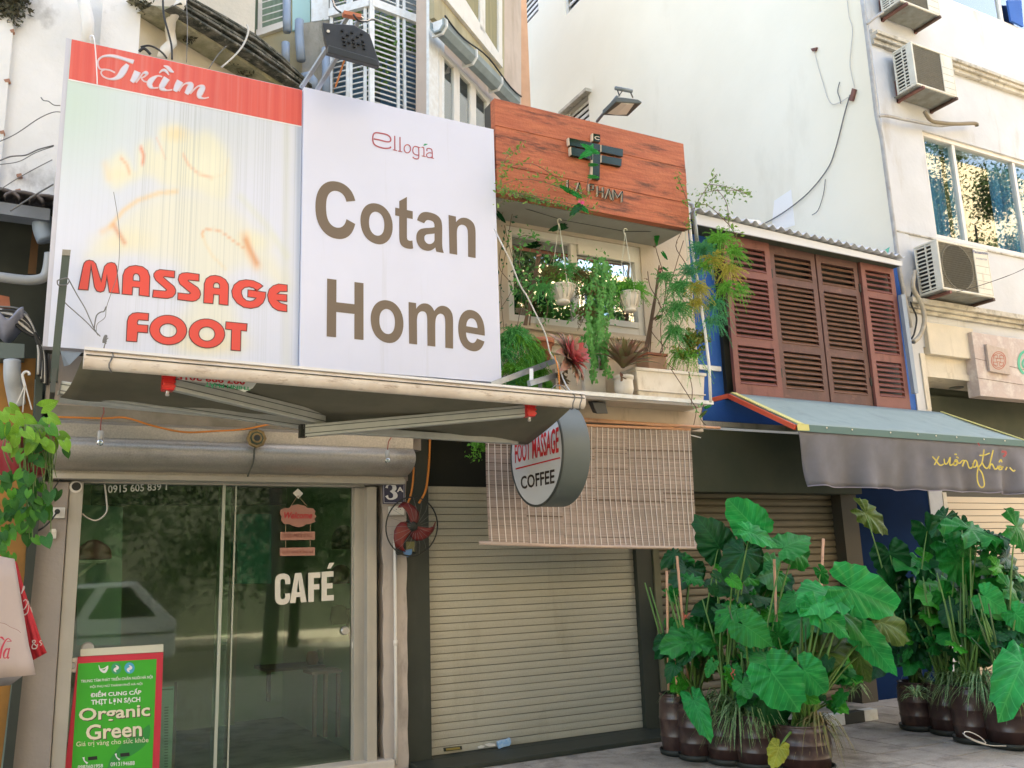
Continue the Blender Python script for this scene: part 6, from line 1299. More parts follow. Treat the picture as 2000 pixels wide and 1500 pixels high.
# ================================================================== AIR CONDITIONERS
def acunit(tag, c_fl, c_fr, c_top, Yf, Yb_, fan, lab, under, w_, cover_l=None):
    """c_fl, c_fr: photo px of front lower left/right corners; c_top: front upper left"""
    p0 = W(*c_fl, Yf); p1 = W(*c_fr, Yf); z1 = W(*c_top, Yf).z; x0, x1, z0 = p0.x, p1.x, (p0.z + p1.z) / 2
    t = thing('air_conditioner', lab, 'air conditioner', (x0, YF, z0 - .1), 'wall hung air conditioner units')
    fr = MB(); th = .03
    fr.box(x0, x1, Yf, Yb_, z0, z0 + th); fr.box(x0, x1, Yf, Yb_, z1 - th, z1)
    fr.box(x0, x0 + .03, Yf, Yf + .05, z0 + th, z1 - th); fr.box(x0, x0 + .03, Yb_ - .03, Yb_, z0 + th, z1 - th); fr.box(x1 - .02, x1, Yf, Yb_, z0 + th, z1 - th)
    xm = x0 + (x1 - x0) * .70
    fr.box(xm, x1 - .02, Yf, Yf + .02, z0 + th, z1 - th)
    c = obj('casing', fr, ac_white, t, bevel=.008)
    obj('core', MB().box(x0 + .035, x1 - .03, Yf + .03, Yb_ - .02, z0 + th, z1 - th), ac_dark, c)
    g = MB(); nv, nh = 26, 20
    for k in range(nv): x = x0 + .035 + (xm - x0 - .035) * (k + .5) / nv; g.box(x - .002, x + .002, Yf + .004, Yf + .008, z0 + th, z1 - th)
    for k in range(nh): z = z0 + th + (z1 - z0 - 2 * th) * (k + .5) / nh; g.box(x0 + .03, xm, Yf + .0085, Yf + .0125, z - .0025, z + .0025)
    obj('front_grille', g, ac_grille, t, kind='stuff')
    obj('grille_shadow', MB().box(x0 + .03, xm, Yf + .020, Yf + .024, z0 + th, z1 - th), M('grille_back', (.15, .13, .09), .7) if 'grille_back' not in MATS else MATS['grille_back'], t)
    if fan: obj('fan_ring', MB().lathe(Vector(((x0 + xm) / 2, Yf + .003, (z0 + z1) / 2)), [((z1 - z0) * .46, .01), ((z1 - z0) * .46, .0), ((z1 - z0) * .44, .0), ((z1 - z0) * .44, .01)], 36, axis='y'), MATS['grille_back'], t)
    # side louvres: two columns of slots between white slats
    s = MB(); n_ = 11
    for k in range(n_ + 1): z = z0 + .05 + (z1 - z0 - .1) * k / n_; s.box(x0 - .004, x0 + .01, Yf + .055, Yb_ - .035, z - .008, z + .008)
    s.box(x0 - .006, x0 + .01, Yf + (Yb_ - Yf) * .5 - .008, Yf + (Yb_ - Yf) * .5 + .008, z0 + .03, z1 - .03)
    s.box(x0 - .002, x0 + .02, Yf + .002, Yf + .09, z0 + .03, z1 - .03)
    obj('side_grille', s, ac_white, t, kind='stuff')
    pan = MB(); pan.box(x0 + .01, x1 - .01, Yf + .01, Yb_ + .06, z0 - .012, z0 - .001); obj('pan', pan, grey_pan, t)
    br = MB()
    for (x, mm) in ((x0 + .1, 0), (x1 - .06, 1)):
        b = obj('wall_bracket', MB().bar((x, Yf - .03, z0 - .035), (x, YF, z0 - .035), .04, .035), rust if mm == 0 else M('dark_rust', (.09, .05, .035), .7) if 'dark_rust' not in MATS else MATS['dark_rust'], t)
        obj('upright', MB().box(x - .02, x + .02, YF - .03, YF - .002, z0 - .06, z0 + .26), rust, b)
    for k in range(4): obj('panel_line', MB().box(xm + .01, x1 - .03, Yf - .002, Yf - .0005, z0 + .1 + k * .1, z0 + .104 + k * .1), grey_pan, c)
    return t, (x0, x1, z0, z1, xm)
a2, _ = acunit('b', (1790, 163), (1871, 192), (1778, 80), 6.82, 7.12, False, 'middle air conditioner, above the blue curtained window', 0, 1)
a1_, _ = acunit('a', (1758, 2), (1838, 31), (1750, -60), 6.82, 7.12, False, 'topmost air conditioner, cut by the upper picture edge', 0, 1)
a3, g3 = acunit('c', (1842, 563), (1943, 583), (1830, 466), 6.80, 7.14, True, 'lowest and largest air conditioner, beside the maroon shutters', 0, 1)
text_px(a3, 'Panasonic', M('ac_blue_ink', (.08, .09, .20), .5), [(1900, 488), (1930, 492), (1930, 498), (1900, 494)], 6.797, bold=.02)
text_px(a3, 'INVERTER', MATS['ac_blue_ink'], [(1907, 503), (1928, 506), (1928, 509), (1907, 506)], 6.797, bold=.0)
pipe_m = M('weathered_grey_pipe', (.42, .41, .40), .6, (.33, .31, .29), 8, .8, dirt=(.20, .14, .09), dirt_amt=.5, dirt_scale=(8, 8, 3), lo=.56, hi=.7)
obj('drainpipe', MB().tube([W(1681, -20, 7.1), W(1690, 45, 7.1), W(1694, 75, 7.1), W(1712, 225, 7.1), W(1722, 270, 7.1), W(1745, 440, 7.1), W(1757, 530, 7.1), W(1778, 640, 7.12)], .028, 10), pipe_m, smooth=True, label='long grey drainpipe running down the corner of the cream wall', cat='drainpipe')
wire([(1716, 228), (1730, 226), (1780, 236), (1830, 245), (1860, 243), (1895, 240), (1906, 243)], 7.08, .022, pipe_m, 'grey insulated pipe running right under the middle air conditioner', 'pipe')
wire([(1806, 218, 7.0), (1818, 235), (1840, 240), (1870, 242), (1904, 241), (1908, 246)], 7.05, .026, M('brown_pipe', (.26, .21, .14), .8), 'brown taped pipe ending at the hole right of the middle air conditioner', 'pipe')
wire([(1692, 48, 7.08), (1712, 32, 7.0), (1724, 24, 7.0)], 7.0, .02, pipe_m, 'short grey pipe joining the topmost air conditioner to the drainpipe', 'pipe')
wire([(1787, 530, 7.1), (1783, 560), (1795, 585), (1803, 605), (1805, 630), (1797, 655), (1784, 668)], 7.05, .03, M('pale_taped_pipe', (.46, .40, .31), .7, (.34, .28, .2), 12, .8), 'thick pale pipe curving down below the lowest air conditioner', 'pipe')
wire([(1784, 560), (1779, 590), (1790, 620), (1786, 650), (1780, 662)], 7.1, .012, cable_k, 'black cables hanging behind the thick pale pipe', 'cable')
wire([(1943, 548, 6.4), (1965, 540), (1985, 532), (2010, 520)], 6.0, .004, cable_k, 'thin black cable crossing in front of the lowest air conditioner on the right', 'cable')
wire([(1868, 570, 6.5), (1900, 562, 6.4), (1943, 548, 6.3)], 6.4, .004, cable_k, 'thin black cable crossing the pan of the lowest air conditioner', 'cable')
# wires on the cream flank wall
def fwire(pts, r, m, lab): return obj('wire', MB().tube(cr([flank(p[0], p[1], .03) for p in pts], 6), r, 5), m, label=lab, cat='wire', smooth=True)
fwire([(1660, 185), (1650, 220), (1632, 290), (1616, 330), (1580, 375), (1540, 408), (1505, 430), (1482, 441)], .009, cable_g, 'dark wire sweeping down the cream wall to the corrugated roof')
fwire([(1590, 98), (1598, 130), (1610, 170), (1616, 190), (1625, 203), (1640, 200), (1656, 190)], .006, cable_w, 'faint pale wire looping between two hooks on the cream wall')
fwire([(1654, -10), (1658, 30), (1665, 60), (1660, 120), (1664, 150), (1668, 172), (1660, 190)], .006, cable_w, 'faint wire running down the cream wall near the corner')
fwire([(1640, 160), (1636, 178), (1640, 192), (1642, 202)], .007, cable_g, 'short curled wire at the hook on the cream wall')
fwire([(1612, 350), (1608, 380), (1598, 410), (1586, 420)], .006, cable_g, 'thin wire tail with hooked end above the corrugated roof')
hk = MB().prism([flank(1658, 196, .05), flank(1664, 172, .05), flank(1670, 174, .05), flank(1664, 196, .05)], (.04, 0, 0)); obj('wire_hook', hk, rust, label='brown wire hook on the cream wall where the wires meet', cat='hook')
obj('wire_hook', MB().prism([flank(1583, 95, .04), flank(1595, 92, .04), flank(1592, 99, .04), flank(1586, 100, .04)], (.03, 0, 0)), rust, label='small rusty hook high on the cream wall, left of the corner', cat='hook')
patch = MB().prism([flank(1512, 392, .004), flank(1545, 370, .004), flank(1552, 440, .004), flank(1506, 455, .004)], (.003, 0, 0)); obj('white_patch', patch, M('white_paint_patch', (.88, .88, .88), .8), rb)

# ================================================================== LEFT EDGE: tiled shed, gutter, pipes, orange jamb
sh = thing('tiled_shed', 'dark shed with clay tile roof and grey gutter at the left edge', 'shed', W(0, 1200, 7.3))
obj('shed_dark', MB().box(-3, W(100, 600, 7.7).x, 7.7, 7.79, 0, W(50, 400, 7.7).z), M('shed_interior', (.022, .026, .02), .9, (.04, .045, .035), 2, .8), sh)
Yl = 7.1
tz = W(50, 385, Yl).z
for k in range(9):
    xc_ = W(20 + k * 47 - 160, 388, Yl).x
    for j in range(3):
        rows = [[Vector((xc_ + .125 * math.sin(a) , Yl - .1 + j * .28 + yy, tz - .06 + .06 * math.cos(a) + j * .07 + yy * .25)) for a in np.linspace(-1.5, 1.5, 9)] for yy in (0, .33)]
        obj('roof_tile', MB().grid(rows), tile_m, sh, smooth=True, solid=.018)
obj('gutter', MB().box(-3, W(98, 412, Yl - .05).x, Yl - .05, Yl + .1, W(50, 424, Yl - .05).z, W(50, 401, Yl - .05).z), M('blue_grey_gutter', (.20, .23, .28), .5, (.15, .17, .20), 5, .7), sh)
pg = M('pale_grey_pipe', (.40, .42, .44), .5, (.32, .34, .36), 6, .7)
obj('pipe', MB().tube(cr([W(83, 424, 7.15), W(83, 445, 7.15), W(92, 470, 7.15)], 4), .07, 12), pvc_grey, sh, smooth=True)
obj('pipe', MB().tube(cr([W(-20, 538, 7.1), W(30, 545, 7.1), W(62, 547, 7.1), W(85, 542, 7.1), W(93, 525, 7.1), W(97, 495, 7.1)], 5), .036, 12), pg, sh, smooth=True)
obj('wood_post', MB().prism([W(64, 440, 7.5), W(78, 440, 7.5), W(70, 535, 7.5), W(54, 535, 7.5)], (0, .05, 0)), M('brown_post', (.10, .05, .02), .8), sh)
rows = [[W(x, 612 + 12 * math.sin(x / 9.5) + d, 6.9) + Vector((0, -.0 + d * .003, 0)) for x in range(-30, 50, 4)] for d in (0, 38)]
obj('tile_fragment', MB().grid(rows), M('lilac_grey_tile', (.24, .25, .32), .5, (.16, .16, .20), 9, .7), sh, smooth=True, solid=.02)
obj('steel_beam', MB().prism([W(-10, 668, 6.9), W(48, 672, 6.9), W(47, 699, 6.9), W(-10, 700, 6.9)], (0, .2, 0)), M('grey_green_beam', (.10, .13, .12), .6), sh)
obj('pipe', MB().tube(cr([W(24, 704, 6.9), W(24, 735, 6.9), W(28, 760, 6.95), W(34, 790, 7.0)], 4), .055, 12), pg, sh, smooth=True)
obj('clay_scraps', MB().prism([W(-5, 575, 7.2), W(18, 580, 7.2), W(20, 598, 7.2), W(-5, 600, 7.2)], (0, .1, 0)), terracotta, sh)
obj('corner_pole', MB().bar(W(78, 680, 7.0), W(72, 900, 7.0), .045), M('dark_green_pole', (.035, .05, .04), .6), sh)
for i in range(9):
    a = [(-10, 600 + i * 3), (25, 602 + i * 3.5), (48, 612 + i * 4), (62, 632 + i * 3), (72, 660), (76 + i * 1.5, 690), (74 + i * 2, 730 + i * 3)]
    obj('cable', MB().tube(cr([W(x + random.uniform(-2, 2), y + random.uniform(-3, 3), 6.95) for x, y in a], 4), .007 + .003 * (i % 3), 5), (cable_g, cable_w, cable_k)[i % 3], sh, smooth=True)
obj('orange_jamb', MB().prism([W(-60, 700, 7.05), W(70, 700, 7.05), W(48, 1120, 7.05), W(-2, 1530, 7.05), W(-60, 1530, 7.05)], (0, .1, 0)), M('orange_brown_paint', (.34, .15, .025), .7, (.22, .10, .02), 2, .8, dirt=(.05, .03, .015), dirt_amt=.7, dirt_scale=(2, 2, .7), lo=.5, hi=.7), sh)
obj('dark_jamb', MB().prism([W(72, 780, 7.0), W(100, 780, 7.0), W(66, 1120, 7.0), W(22, 1530, 7.0), W(2, 1530, 7.0), W(48, 1120, 7.0)], (0, .1, 0)), dark_frame, sh)
# service wires on the far left
for i, (pts, r_) in enumerate((([(-10, 280), (30, 262), (75, 232), (105, 219), (125, 220)], .0035), ([(-10, 318), (20, 306), (50, 303), (75, 292), (105, 284)], .005), ([(-10, 322), (35, 316), (70, 298), (104, 286)], .003), ([(-8, 376), (40, 345), (102, 312)], .0035), ([(80, 190), (85, 196), (95, 198), (105, 205), (118, 206)], .004), ([(20, 412), (70, 380), (104, 360)], .006))):
    wire(pts, 6.9, r_, cable_g, ('uppermost service wire left of the massage sign', 'thicker dark service wire left of the sign, second from top', 'thin wire just below the thick one left of the sign', 'straight wire crossing the stained wall below the others', 'short kinked wire stub near the upper left sign edge', 'lowest service wire just above the tile roof')[i], 'wire', 'service wires at the left edge')
for i, (pts, r_) in enumerate((([(318, -5), (320, 30), (328, 60), (335, 90), (336, 116)], .008), ([(275, 92), (290, 89), (305, 94), (318, 104), (326, 114)], .008), ([(364, -5), (366, 60), (364, 122)], .003), ([(482, 48), (485, 62), (475, 88), (455, 112), (432, 132)], .008), ([(408, 134), (425, 108), (442, 90)], .004), ([(272, 100), (282, 95), (294, 106)], .012))):
    wire(pts, 7.0, r_, (cable_k, cable_k, cable_g, cable_w, cable_g, cable_k)[i], ('black cable dropping behind the red band beside the drainpipe', 'black cable arching just above the red band', 'hair thin vertical wire on the beige wall', 'pale cable hooked over the mossy cornice', 'thin slanting wire below the cornice', 'coiled black cable end on the sign top')[i], 'cable')

# ================================================================== FOLDED PARASOL
ps = thing('parasol', 'folded red and white promotional parasol at the lower left edge', 'parasol', W(20, 1300, 5.6))
cw = M('cream_parasol_cloth', (.58, .46, .41), .85, (.52, .41, .36), 4, .7, trans=.1); cr_m = M('red_parasol_cloth', (.55, .02, .03), .7, (.45, .015, .02), 9, .7)
Yu = 5.5
def cloth(left, right, Y, m, name, par, amp=.03, bul=.10):
    n_ = len(left); rows = []
    for i in range(n_):
        row = []
        for j in range(17):
            u = j / 16; x = left[i][0] * (1 - u) + right[i][0] * u; y = left[i][1] * (1 - u) + right[i][1] * u
            row.append(W(x, y, Y - bul * math.sin(math.pi * u) + amp * math.sin(u * 17 + i * .4) * (i / n_)))
        rows.append(row)
    return obj(name, MB().grid(rows), m, par, smooth=True, solid=.004)
cloth([(-60, 1075), (-70, 1130), (-85, 1200), (-100, 1260), (-110, 1300), (-120, 1335)], [(28, 1092), (36, 1140), (46, 1200), (56, 1260), (64, 1290), (69, 1318)], Yu, cw, 'cream_panel', ps, .02)
cloth([(24, 1090), (32, 1140), (40, 1200), (50, 1250), (60, 1292)], [(33, 1100), (48, 1155), (65, 1205), (80, 1250), (91, 1275)], Yu + .12, cr_m, 'red_panel', ps, .012, .03)
cloth([(-60, 1305), (-60, 1345)], [(46, 1318), (20, 1338)], Yu + .15, M('grey_lining', (.26, .23, .22), .9), 'lining', ps, .02)
cloth([(-30, 1300), (-30, 1325)], [(12, 1305), (6, 1322)], Yu + .05, cr_m, 'red_panel', ps, .01)
obj('pole', MB().tube([W(-20, 1100, Yu + .1), W(-32, 1560, Yu + .1)], .02, 10), steel, ps, smooth=True)
P5 = (0, 1080, 5.77); q = MB()
def pr_(pts, w_, Y=Yu - .135, qq=None): ribbon_px(qq or q, zz(pts, *P5), [x / 5.77 for x in w_] if isinstance(w_, list) else w_ / 5.77, Y - .0005 * random.random())
pr_([(0, 950), (25, 955), (50, 985)], [14, 22, 8]); pr_([(130, 995), (95, 965), (60, 990), (25, 1060), (10, 1120), (0, 1190)], [8, 10, 16, 22, 24, 20]); pr_([(75, 1000), (130, 995)], 7)
pr_([(100, 1085), (70, 1085), (45, 1130), (45, 1180), (75, 1175), (100, 1110)], [10, 20, 22, 14, 10, 8]); pr_([(108, 1070), (88, 1150), (90, 1190), (105, 1170)], [16, 18, 12, 6])
obj('script', q, M('parasol_red_ink', (.50, .03, .06), .7), ps)
q = MB(); pr_([(235, 900), (200, 870), (120, 835), (60, 800), (0, 785)], [5] * 5, qq=q); obj('small_print', q, M('parasol_brown_ink', (.36, .17, .14), .7), ps)
q = MB(); YR_ = Yu + .075
pr_([(265, 640), (290, 610), (310, 560), (290, 525), (262, 545)], [12] * 5, YR_, q); pr_([(275, 700), (310, 670), (325, 600), (318, 540)], [16, 12, 10, 8], YR_, q); pr_([(240, 460), (265, 400), (270, 370)], [10, 24, 20], YR_, q); pr_([(345, 610), (365, 670)], [14, 10], YR_, q)
pr_([(425, 1060), (370, 1010), (375, 985), (400, 995), (365, 1040), (365, 1075), (405, 1075), (425, 1030)], 12, YR_ , q); pr_([(470, 985), (445, 1000), (470, 1025), (450, 1045)], 11, YR_, q)
obj('white_script', q, M('parasol_white_ink', (.62, .48, .44), .7), ps, kind='stuff')

# ================================================================== ACROSS THE STREET (seen mirrored in the glass)
op = thing('facing_house', 'sunlit cream house row across the street mirrored in the window panes', 'house', (10, -13, 0))
opm = M('sunlit_cream_wall', (.62, .52, .36), .85, (.55, .46, .32), 2, .6)
obj('wall', MB().box(-18, 52, -13.6, -13, 0, 12.5), opm, op); obj('wall_top', MB().box(22, 52, -13.6, -13, 12.501, 22), opm, op)
bwm = M('blue_window', (.03, .10, .20), .2)
for k in range(14):
    for j in range(3):
        x = -16 + k * 4.8; z = 5.2 + j * 2.5
        o = obj('window', MB().box(x, x + 1.5, -13, -12.95, z, z + 1.7), white_pvc, op)
        obj('pane', MB().box(x + .1, x + .7, -12.949, -12.94, z + .1, z + 1.6), bwm, o); obj('pane', MB().box(x + .8, x + 1.4, -12.949, -12.94, z + .1, z + 1.6), bwm, o)
obj('shop_front', MB().box(-18, 52, -12.99, -12.9, 0, 4.5), M('darkened_green_shopfront', (.028, .034, .022), .8), op)  # colour darkened to dim this sunlit front in the mirror image
leaf_dark = M('tree_leaf', (.045, .085, .025), .7, (.07, .13, .035), 3, .9, trans=.3)
def street_tree(x, y, zb2, zt2, r, lab, n=2600):
    t = thing('street_tree', lab, 'tree', (x, y, 0), 'trees across the street')
    obj('trunk', MB().tube([(x, y, 0), (x + .1, y, 2), (x - .1, y + .1, zb2), (x + .2, y, (zb2 + zt2) / 2)], [.13, .11, .09, .04], 10), M('tree_bark', (.10, .08, .06), .9) if 'tree_bark' not in MATS else MATS['tree_bark'], t, smooth=True)
    cl = [Vector((x + random.gauss(0, r * .5), y + random.gauss(0, r * .4), random.uniform(zb2, zt2))) for _ in range(34)]
    q = MB(); leaf_cloud(q, cl, int(n * 3.2), .075, (.46, .42, .40)); obj('crown', q, leaf_dark, t)
for i, (x, y, a, b, r, n_, lab) in enumerate((
    (-3.5, -5, 1.6, 6.0, 2.6, 4200, 'low bushy tree opposite the cafe door, leftmost in the mirror image'), (1.2, -5.6, 1.5, 6.4, 2.6, 4600, 'wide dark tree opposite the cafe, mirrored in both glass doors'), (5.4, -6.4, 1.6, 6.0, 2.4, 3800, 'bushy tree mirrored at the right side of the cafe door'),
    (8.0, -4.2, 5.0, 11.0, 2.0, 5600, 'tall tree mirrored in the left balcony window pane'), (32.5, -6.5, 9, 20, 5.2, 11000, 'tallest tree mirrored in the blue curtained window'), (17.5, -6.2, 3, 7.5, 2.2, 2000, 'small tree across the street right of the tall one'))):
    street_tree(x, y, a, b, r, lab, n_)
# unseen trees added on our kerb; crowns over the camera shade the shops
for i, (x, y, a, b, r, n_, lab) in enumerate(((-2.6, -.4, 7.0, 9.5, 2.6, 3200, 'unseen kerbside tree added to shade the left shops'), (3.6, -1.0, 7.4, 10, 2.8, 3400, 'unseen kerbside tree added to shade the middle shops'), (7.2, -.9, 6.8, 9.8, 1.9, 5000, 'unseen kerbside tree added to shade the front of the blue house'))):
    street_tree(x, y, a, b, r, lab, n_)
# parked white car beside the camera, mirrored in the cafe door
car = thing('parked_car', 'white parked estate car across the pavement mirrored in the cafe glass', 'car', (0, -2.6, -.13))
cwm = M('white_car_paint', (.55, .55, .55), .3, coat=.4); cgl = M('dark_car_glass', (.01, .012, .012), .05)
side = [(-2.2, .25), (-2.2, .75), (-1.2, .95), (-.5, 1.5), (1.6, 1.55), (2.15, .98), (2.25, .9), (2.25, .3)]
obj('body', MB().prism([(x, -1.75, z - .0) for x, z in side], (0, -1.65, 0)), cwm, car, bevel=.05)
obj('side_window', MB().prism([(x, -1.74, z) for x, z in [(-1.05, .98), (-.45, 1.42), (.25, 1.45), (.25, .98)]], (0, -.02, 0)), cgl, car); obj('side_window', MB().prism([(x, -1.74, z) for x, z in [(.35, .98), (.35, 1.45), (.98, 1.46), (.72, .98)]], (0, -.02, 0)), cgl, car); obj('side_window', MB().prism([(x, -1.74, z) for x, z in [(.90, .98), (1.16, 1.46), (1.5, 1.46), (1.93, .98)]], (0, -.02, 0)), cgl, car); obj('trim_line', MB().box(-2.1, 2.2, -1.745, -1.735, .70, .73), black_m, car); obj('door_handle', MB().box(.5, .68, -1.745, -1.72, .86, .89), steel, car)
for x in (-1.4, 1.55):
    w_ = obj('wheel', MB().lathe((x, -1.72, .19), [(.31, -.2), (.32, 0)], 24, axis='y'), black_m, car); obj('rim', MB().lathe((x, -1.70, .19), [(.19, -.02), (.19, .0), (.05, .01)], 20, axis='y'), steel, w_)
# ================================================================== PLANTS
def leaf_material(name, col, vein, rough=.38, trans=.22, var=.55):
    m = M(name, col, rough, tuple(c * var for c in col), 6, .8, trans=trans, dirt=tuple(c * 1.5 for c in col), dirt_amt=.3, dirt_scale=(9, 9, 9), lo=.5, hi=.7)
    n = m.node_tree.nodes; L = m.node_tree.links; p = n['Principled BSDF']; p.inputs['Specular IOR Level'].default_value = .28
    uv = n.new('ShaderNodeUVMap'); uv.uv_map = 'leaf'; sp = n.new('ShaderNodeSeparateXYZ'); L.new(uv.outputs[0], sp.inputs[0])
    def math_(op, a, b=None):
        t = n.new('ShaderNodeMath'); t.operation = op
        for i, x in enumerate((a, b)):
            if x is None: continue
            if isinstance(x, (int, float)): t.inputs[i].default_value = x
            else: L.new(x, t.inputs[i])
        return t.outputs[0]
    ay = math_('ABSOLUTE', sp.outputs[1]); q = math_('SUBTRACT', sp.outputs[0], math_('MULTIPLY', ay, .75))
    fr = math_('FRACT', math_('MULTIPLY', q, 8.0)); tri = math_('ABSOLUTE', math_('SUBTRACT', fr, .5)); v1 = math_('LESS_THAN', tri, .055); mid = math_('LESS_THAN', ay, .012)
    vv = math_('MAXIMUM', v1, mid)
    mx = n.new('ShaderNodeMix'); mx.data_type = 'RGBA'; L.new(math_('MULTIPLY', vv, .42), mx.inputs[0]); src = p.inputs['Base Color'].links[0].from_socket; L.new(src, mx.inputs[6]); mx.inputs[7].default_value = (*vein, 1)
    L.new(mx.outputs[2], p.inputs['Base Color'])
    for t in n:
        if t.type == 'BSDF_TRANSLUCENT': L.new(mx.outputs[2], t.inputs[0])
    bp = n.new('ShaderNodeBump'); bp.inputs['Strength'].default_value = .5; bp.inputs['Distance'].default_value = .006; L.new(tri, bp.inputs['Height']); L.new(bp.outputs[0], p.inputs['Normal'])
    return m
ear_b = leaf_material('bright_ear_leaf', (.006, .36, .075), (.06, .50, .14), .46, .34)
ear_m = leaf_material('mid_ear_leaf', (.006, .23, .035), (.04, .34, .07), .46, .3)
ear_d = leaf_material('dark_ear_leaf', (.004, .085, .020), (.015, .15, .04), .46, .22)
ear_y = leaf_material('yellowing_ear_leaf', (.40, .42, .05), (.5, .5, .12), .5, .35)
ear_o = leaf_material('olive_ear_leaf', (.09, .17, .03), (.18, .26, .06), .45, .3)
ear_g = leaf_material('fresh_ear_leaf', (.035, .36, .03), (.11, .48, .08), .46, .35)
def ear_mesh(seed, m, droop=.25, fold=.18, ripple=.03):
    r_ = random.Random(seed); key = [(0, .80), (14, .68), (32, .57), (55, .48), (80, .43), (105, .42), (130, .44), (150, .43), (166, .30), (180, .06)]
    def rad(t):
        t = abs(t)
        for (a, ra), (b, rb_) in zip(key[:-1], key[1:]):
            if t <= b: f = (t - a) / (b - a); f = f * f * (3 - 2 * f); return ra * (1 - f) + rb_ * f
        return .07
    nA, nR = 44, 6; V = [(0, 0, 0)]; ph = r_.random() * 6
    for i in range(1, nR + 1):
        for k in range(nA):
            t = -180 + 360 * (k + .0) / nA; a = R(t); f = i / nR; rr = rad(t) * (1 + .035 * math.sin(a * 17 + ph) + .03 * math.sin(a * 7 + ph * 2) + r_.uniform(-.018, .018) * f) * f
            x, y = rr * math.cos(a), rr * math.sin(a)
            z = fold * abs(y) * (1 - .9 * abs(y)) - droop * (x * x if x > 0 else .7 * x * x) - .35 * y * y + ripple * f ** 2 * math.sin(a * 11 + ph) + .008 * math.cos((x - .75 * abs(y)) * 8 * 2 * math.pi) * f
            V.append((x, y, z))
    F = [(0, 1 + k, 1 + (k + 1) % nA) for k in range(nA)]
    for i in range(nR - 1):
        for k in range(nA): a = 1 + i * nA + k; b = 1 + i * nA + (k + 1) % nA; F.append((a, a + nA, b + nA, b))
    me = bpy.data.meshes.new('leaf'); me.from_pydata(V, [], F); uv = me.uv_layers.new(name='leaf')
    for lp in me.loops: v = V[lp.vertex_index]; uv.data[lp.index].uv = (v[0], v[1])
    me.polygons.foreach_set('use_smooth', [True] * len(me.polygons)); me.materials.append(m); return me
EAR = {k: [ear_mesh(s_ + 10 * i, m, d, f, rp) for i, (s_, d, f, rp) in enumerate(((1, .25, .2, .04), (2, .4, .12, .06), (3, .1, .28, .05), (4, .5, .2, .065), (5, .3, .3, .08), (6, .6, .1, .07)))] for k, m in (('b', ear_b), ('m', ear_m), ('d', ear_d), ('y', ear_y), ('o', ear_o), ('g', ear_g))}
stem_m = M('leaf_stem', (.13, .26, .05), .5, (.08, .18, .04), 10, .8, trans=.1); stem_d = M('dark_leaf_stem', (.05, .11, .025), .5, (.035, .08, .02), 10, .8)
def put_leaf(par, kind, att, tip, Y, k=.4, dy=-.12, wf=1.0, stem_from=None, stem=None, var=None, bend=.25):
    A = W(att[0], att[1], Y); B = W(tip[0], tip[1], Y + dy); x = B - A; Ln = x.length / .80; x.normalize()
    view = (EYE - A).normalized(); nrm = (view + Vector((0, 0, k))).normalized(); nrm = (nrm - x * nrm.dot(x)).normalized(); y = nrm.cross(x)
    me = random.choice(EAR[kind]) if var is None else EAR[kind][var]
    o = bpy.data.objects.new('leaf', me); COL.objects.link(o); o.parent = par; rl = root_of(par).location
    Mx = Matrix.Identity(4)
    for i, (ax, s_) in enumerate(((x, Ln), (y, Ln * wf), (nrm, Ln))):
        for r_ in range(3): Mx[r_][i] = ax[r_] * s_
    for r_ in range(3): Mx[r_][3] = A[r_] - rl[r_]
    o.matrix_local = Mx
    if stem_from is not None:
        S0 = Vector(stem_from); mid = S0.lerp(A, .55) + Vector((0, 0, bend * (A - S0).length * .5)); 
        pts = [((1 - t) ** 2) * S0 + 2 * t * (1 - t) * mid + t * t * (A - nrm * .01) for t in np.linspace(0, 1, 9)]
        obj('stem', MB().tube(pts, [.013 - .008 * t for t in np.linspace(0, 1, 9)], 6), stem or stem_m, par, smooth=True)
    return o
spider_m = M('spider_plant_leaf', (.08, .24, .07), .5, (.36, .44, .22), 1, .9, trans=.25, stretch=(60, 60, 60)); dry_m = M('dry_grass_leaf', (.28, .20, .09), .7, (.14, .18, .05), 14, .9, trans=.2)
def spider(par, c, r, n, m, drop=.18, name='spider_plant'):
    q = MB(); c = Vector(c)
    for i in range(n):
        a = random.uniform(0, 6.283); L_ = r * random.uniform(.6, 1.25); up = random.uniform(.02, .14) * r / .25; d = Vector((math.cos(a), math.sin(a), 0)); w_ = random.uniform(.005, .009); s_ = d.cross(Vector((0, 0, 1)))
        rows = []
        for t in np.linspace(0, 1, 6):
            p = c + d * (L_ * t) + Vector((0, 0, up * math.sin(t * 2.2) * 1.4 - drop * t * t * random.uniform(.8, 1.2))); ww = w_ * (1 - t ** 2 * .9); rows.append([p - s_ * ww, p + s_ * ww])
        q.grid(rows)
    return obj(name, q, m, par, kind='stuff')
def glazed_pot(x, y, z1, r, par, z0=.03):
    h = z1 - z0; prof = [(r * .86, z0), (r * .92, z0 + .01), (r * .97, z0 + h * .25), (r * .995, z0 + h * .26), (r * .995, z0 + h * .28), (r * .975, z0 + h * .30), (r * 1.0, z0 + h * .55), (r * 1.025, z0 + h * .56), (r * 1.025, z0 + h * .58), (r * 1.0, z0 + h * .60), (r * .97, z0 + h * .82), (r * .985, z0 + h * .83), (r * .93, z0 + h * .92), (r * .86, z0 + h * .95), (r * .93, z0 + h * .97), (r * .94, z0 + h), (r * .86, z0 + h), (r * .84, z0 + h - .04)]
    p = obj('pot', MB().lathe((x, y, 0), prof, 28), glaze, par, smooth=True)
    obj('soil', MB().lathe((x, y, 0), [(r * .85, z1 - .035), (r * .8, z1 - .025)], 20), soil, par)
    obj('saucer', MB().lathe((x, y, 0), [(r * .85, .001), (r * 1.05, .012), (r * 1.1, .05), (r * 1.06, .052), (r * 1.0, .028)], 24), black_m, p, smooth=True)
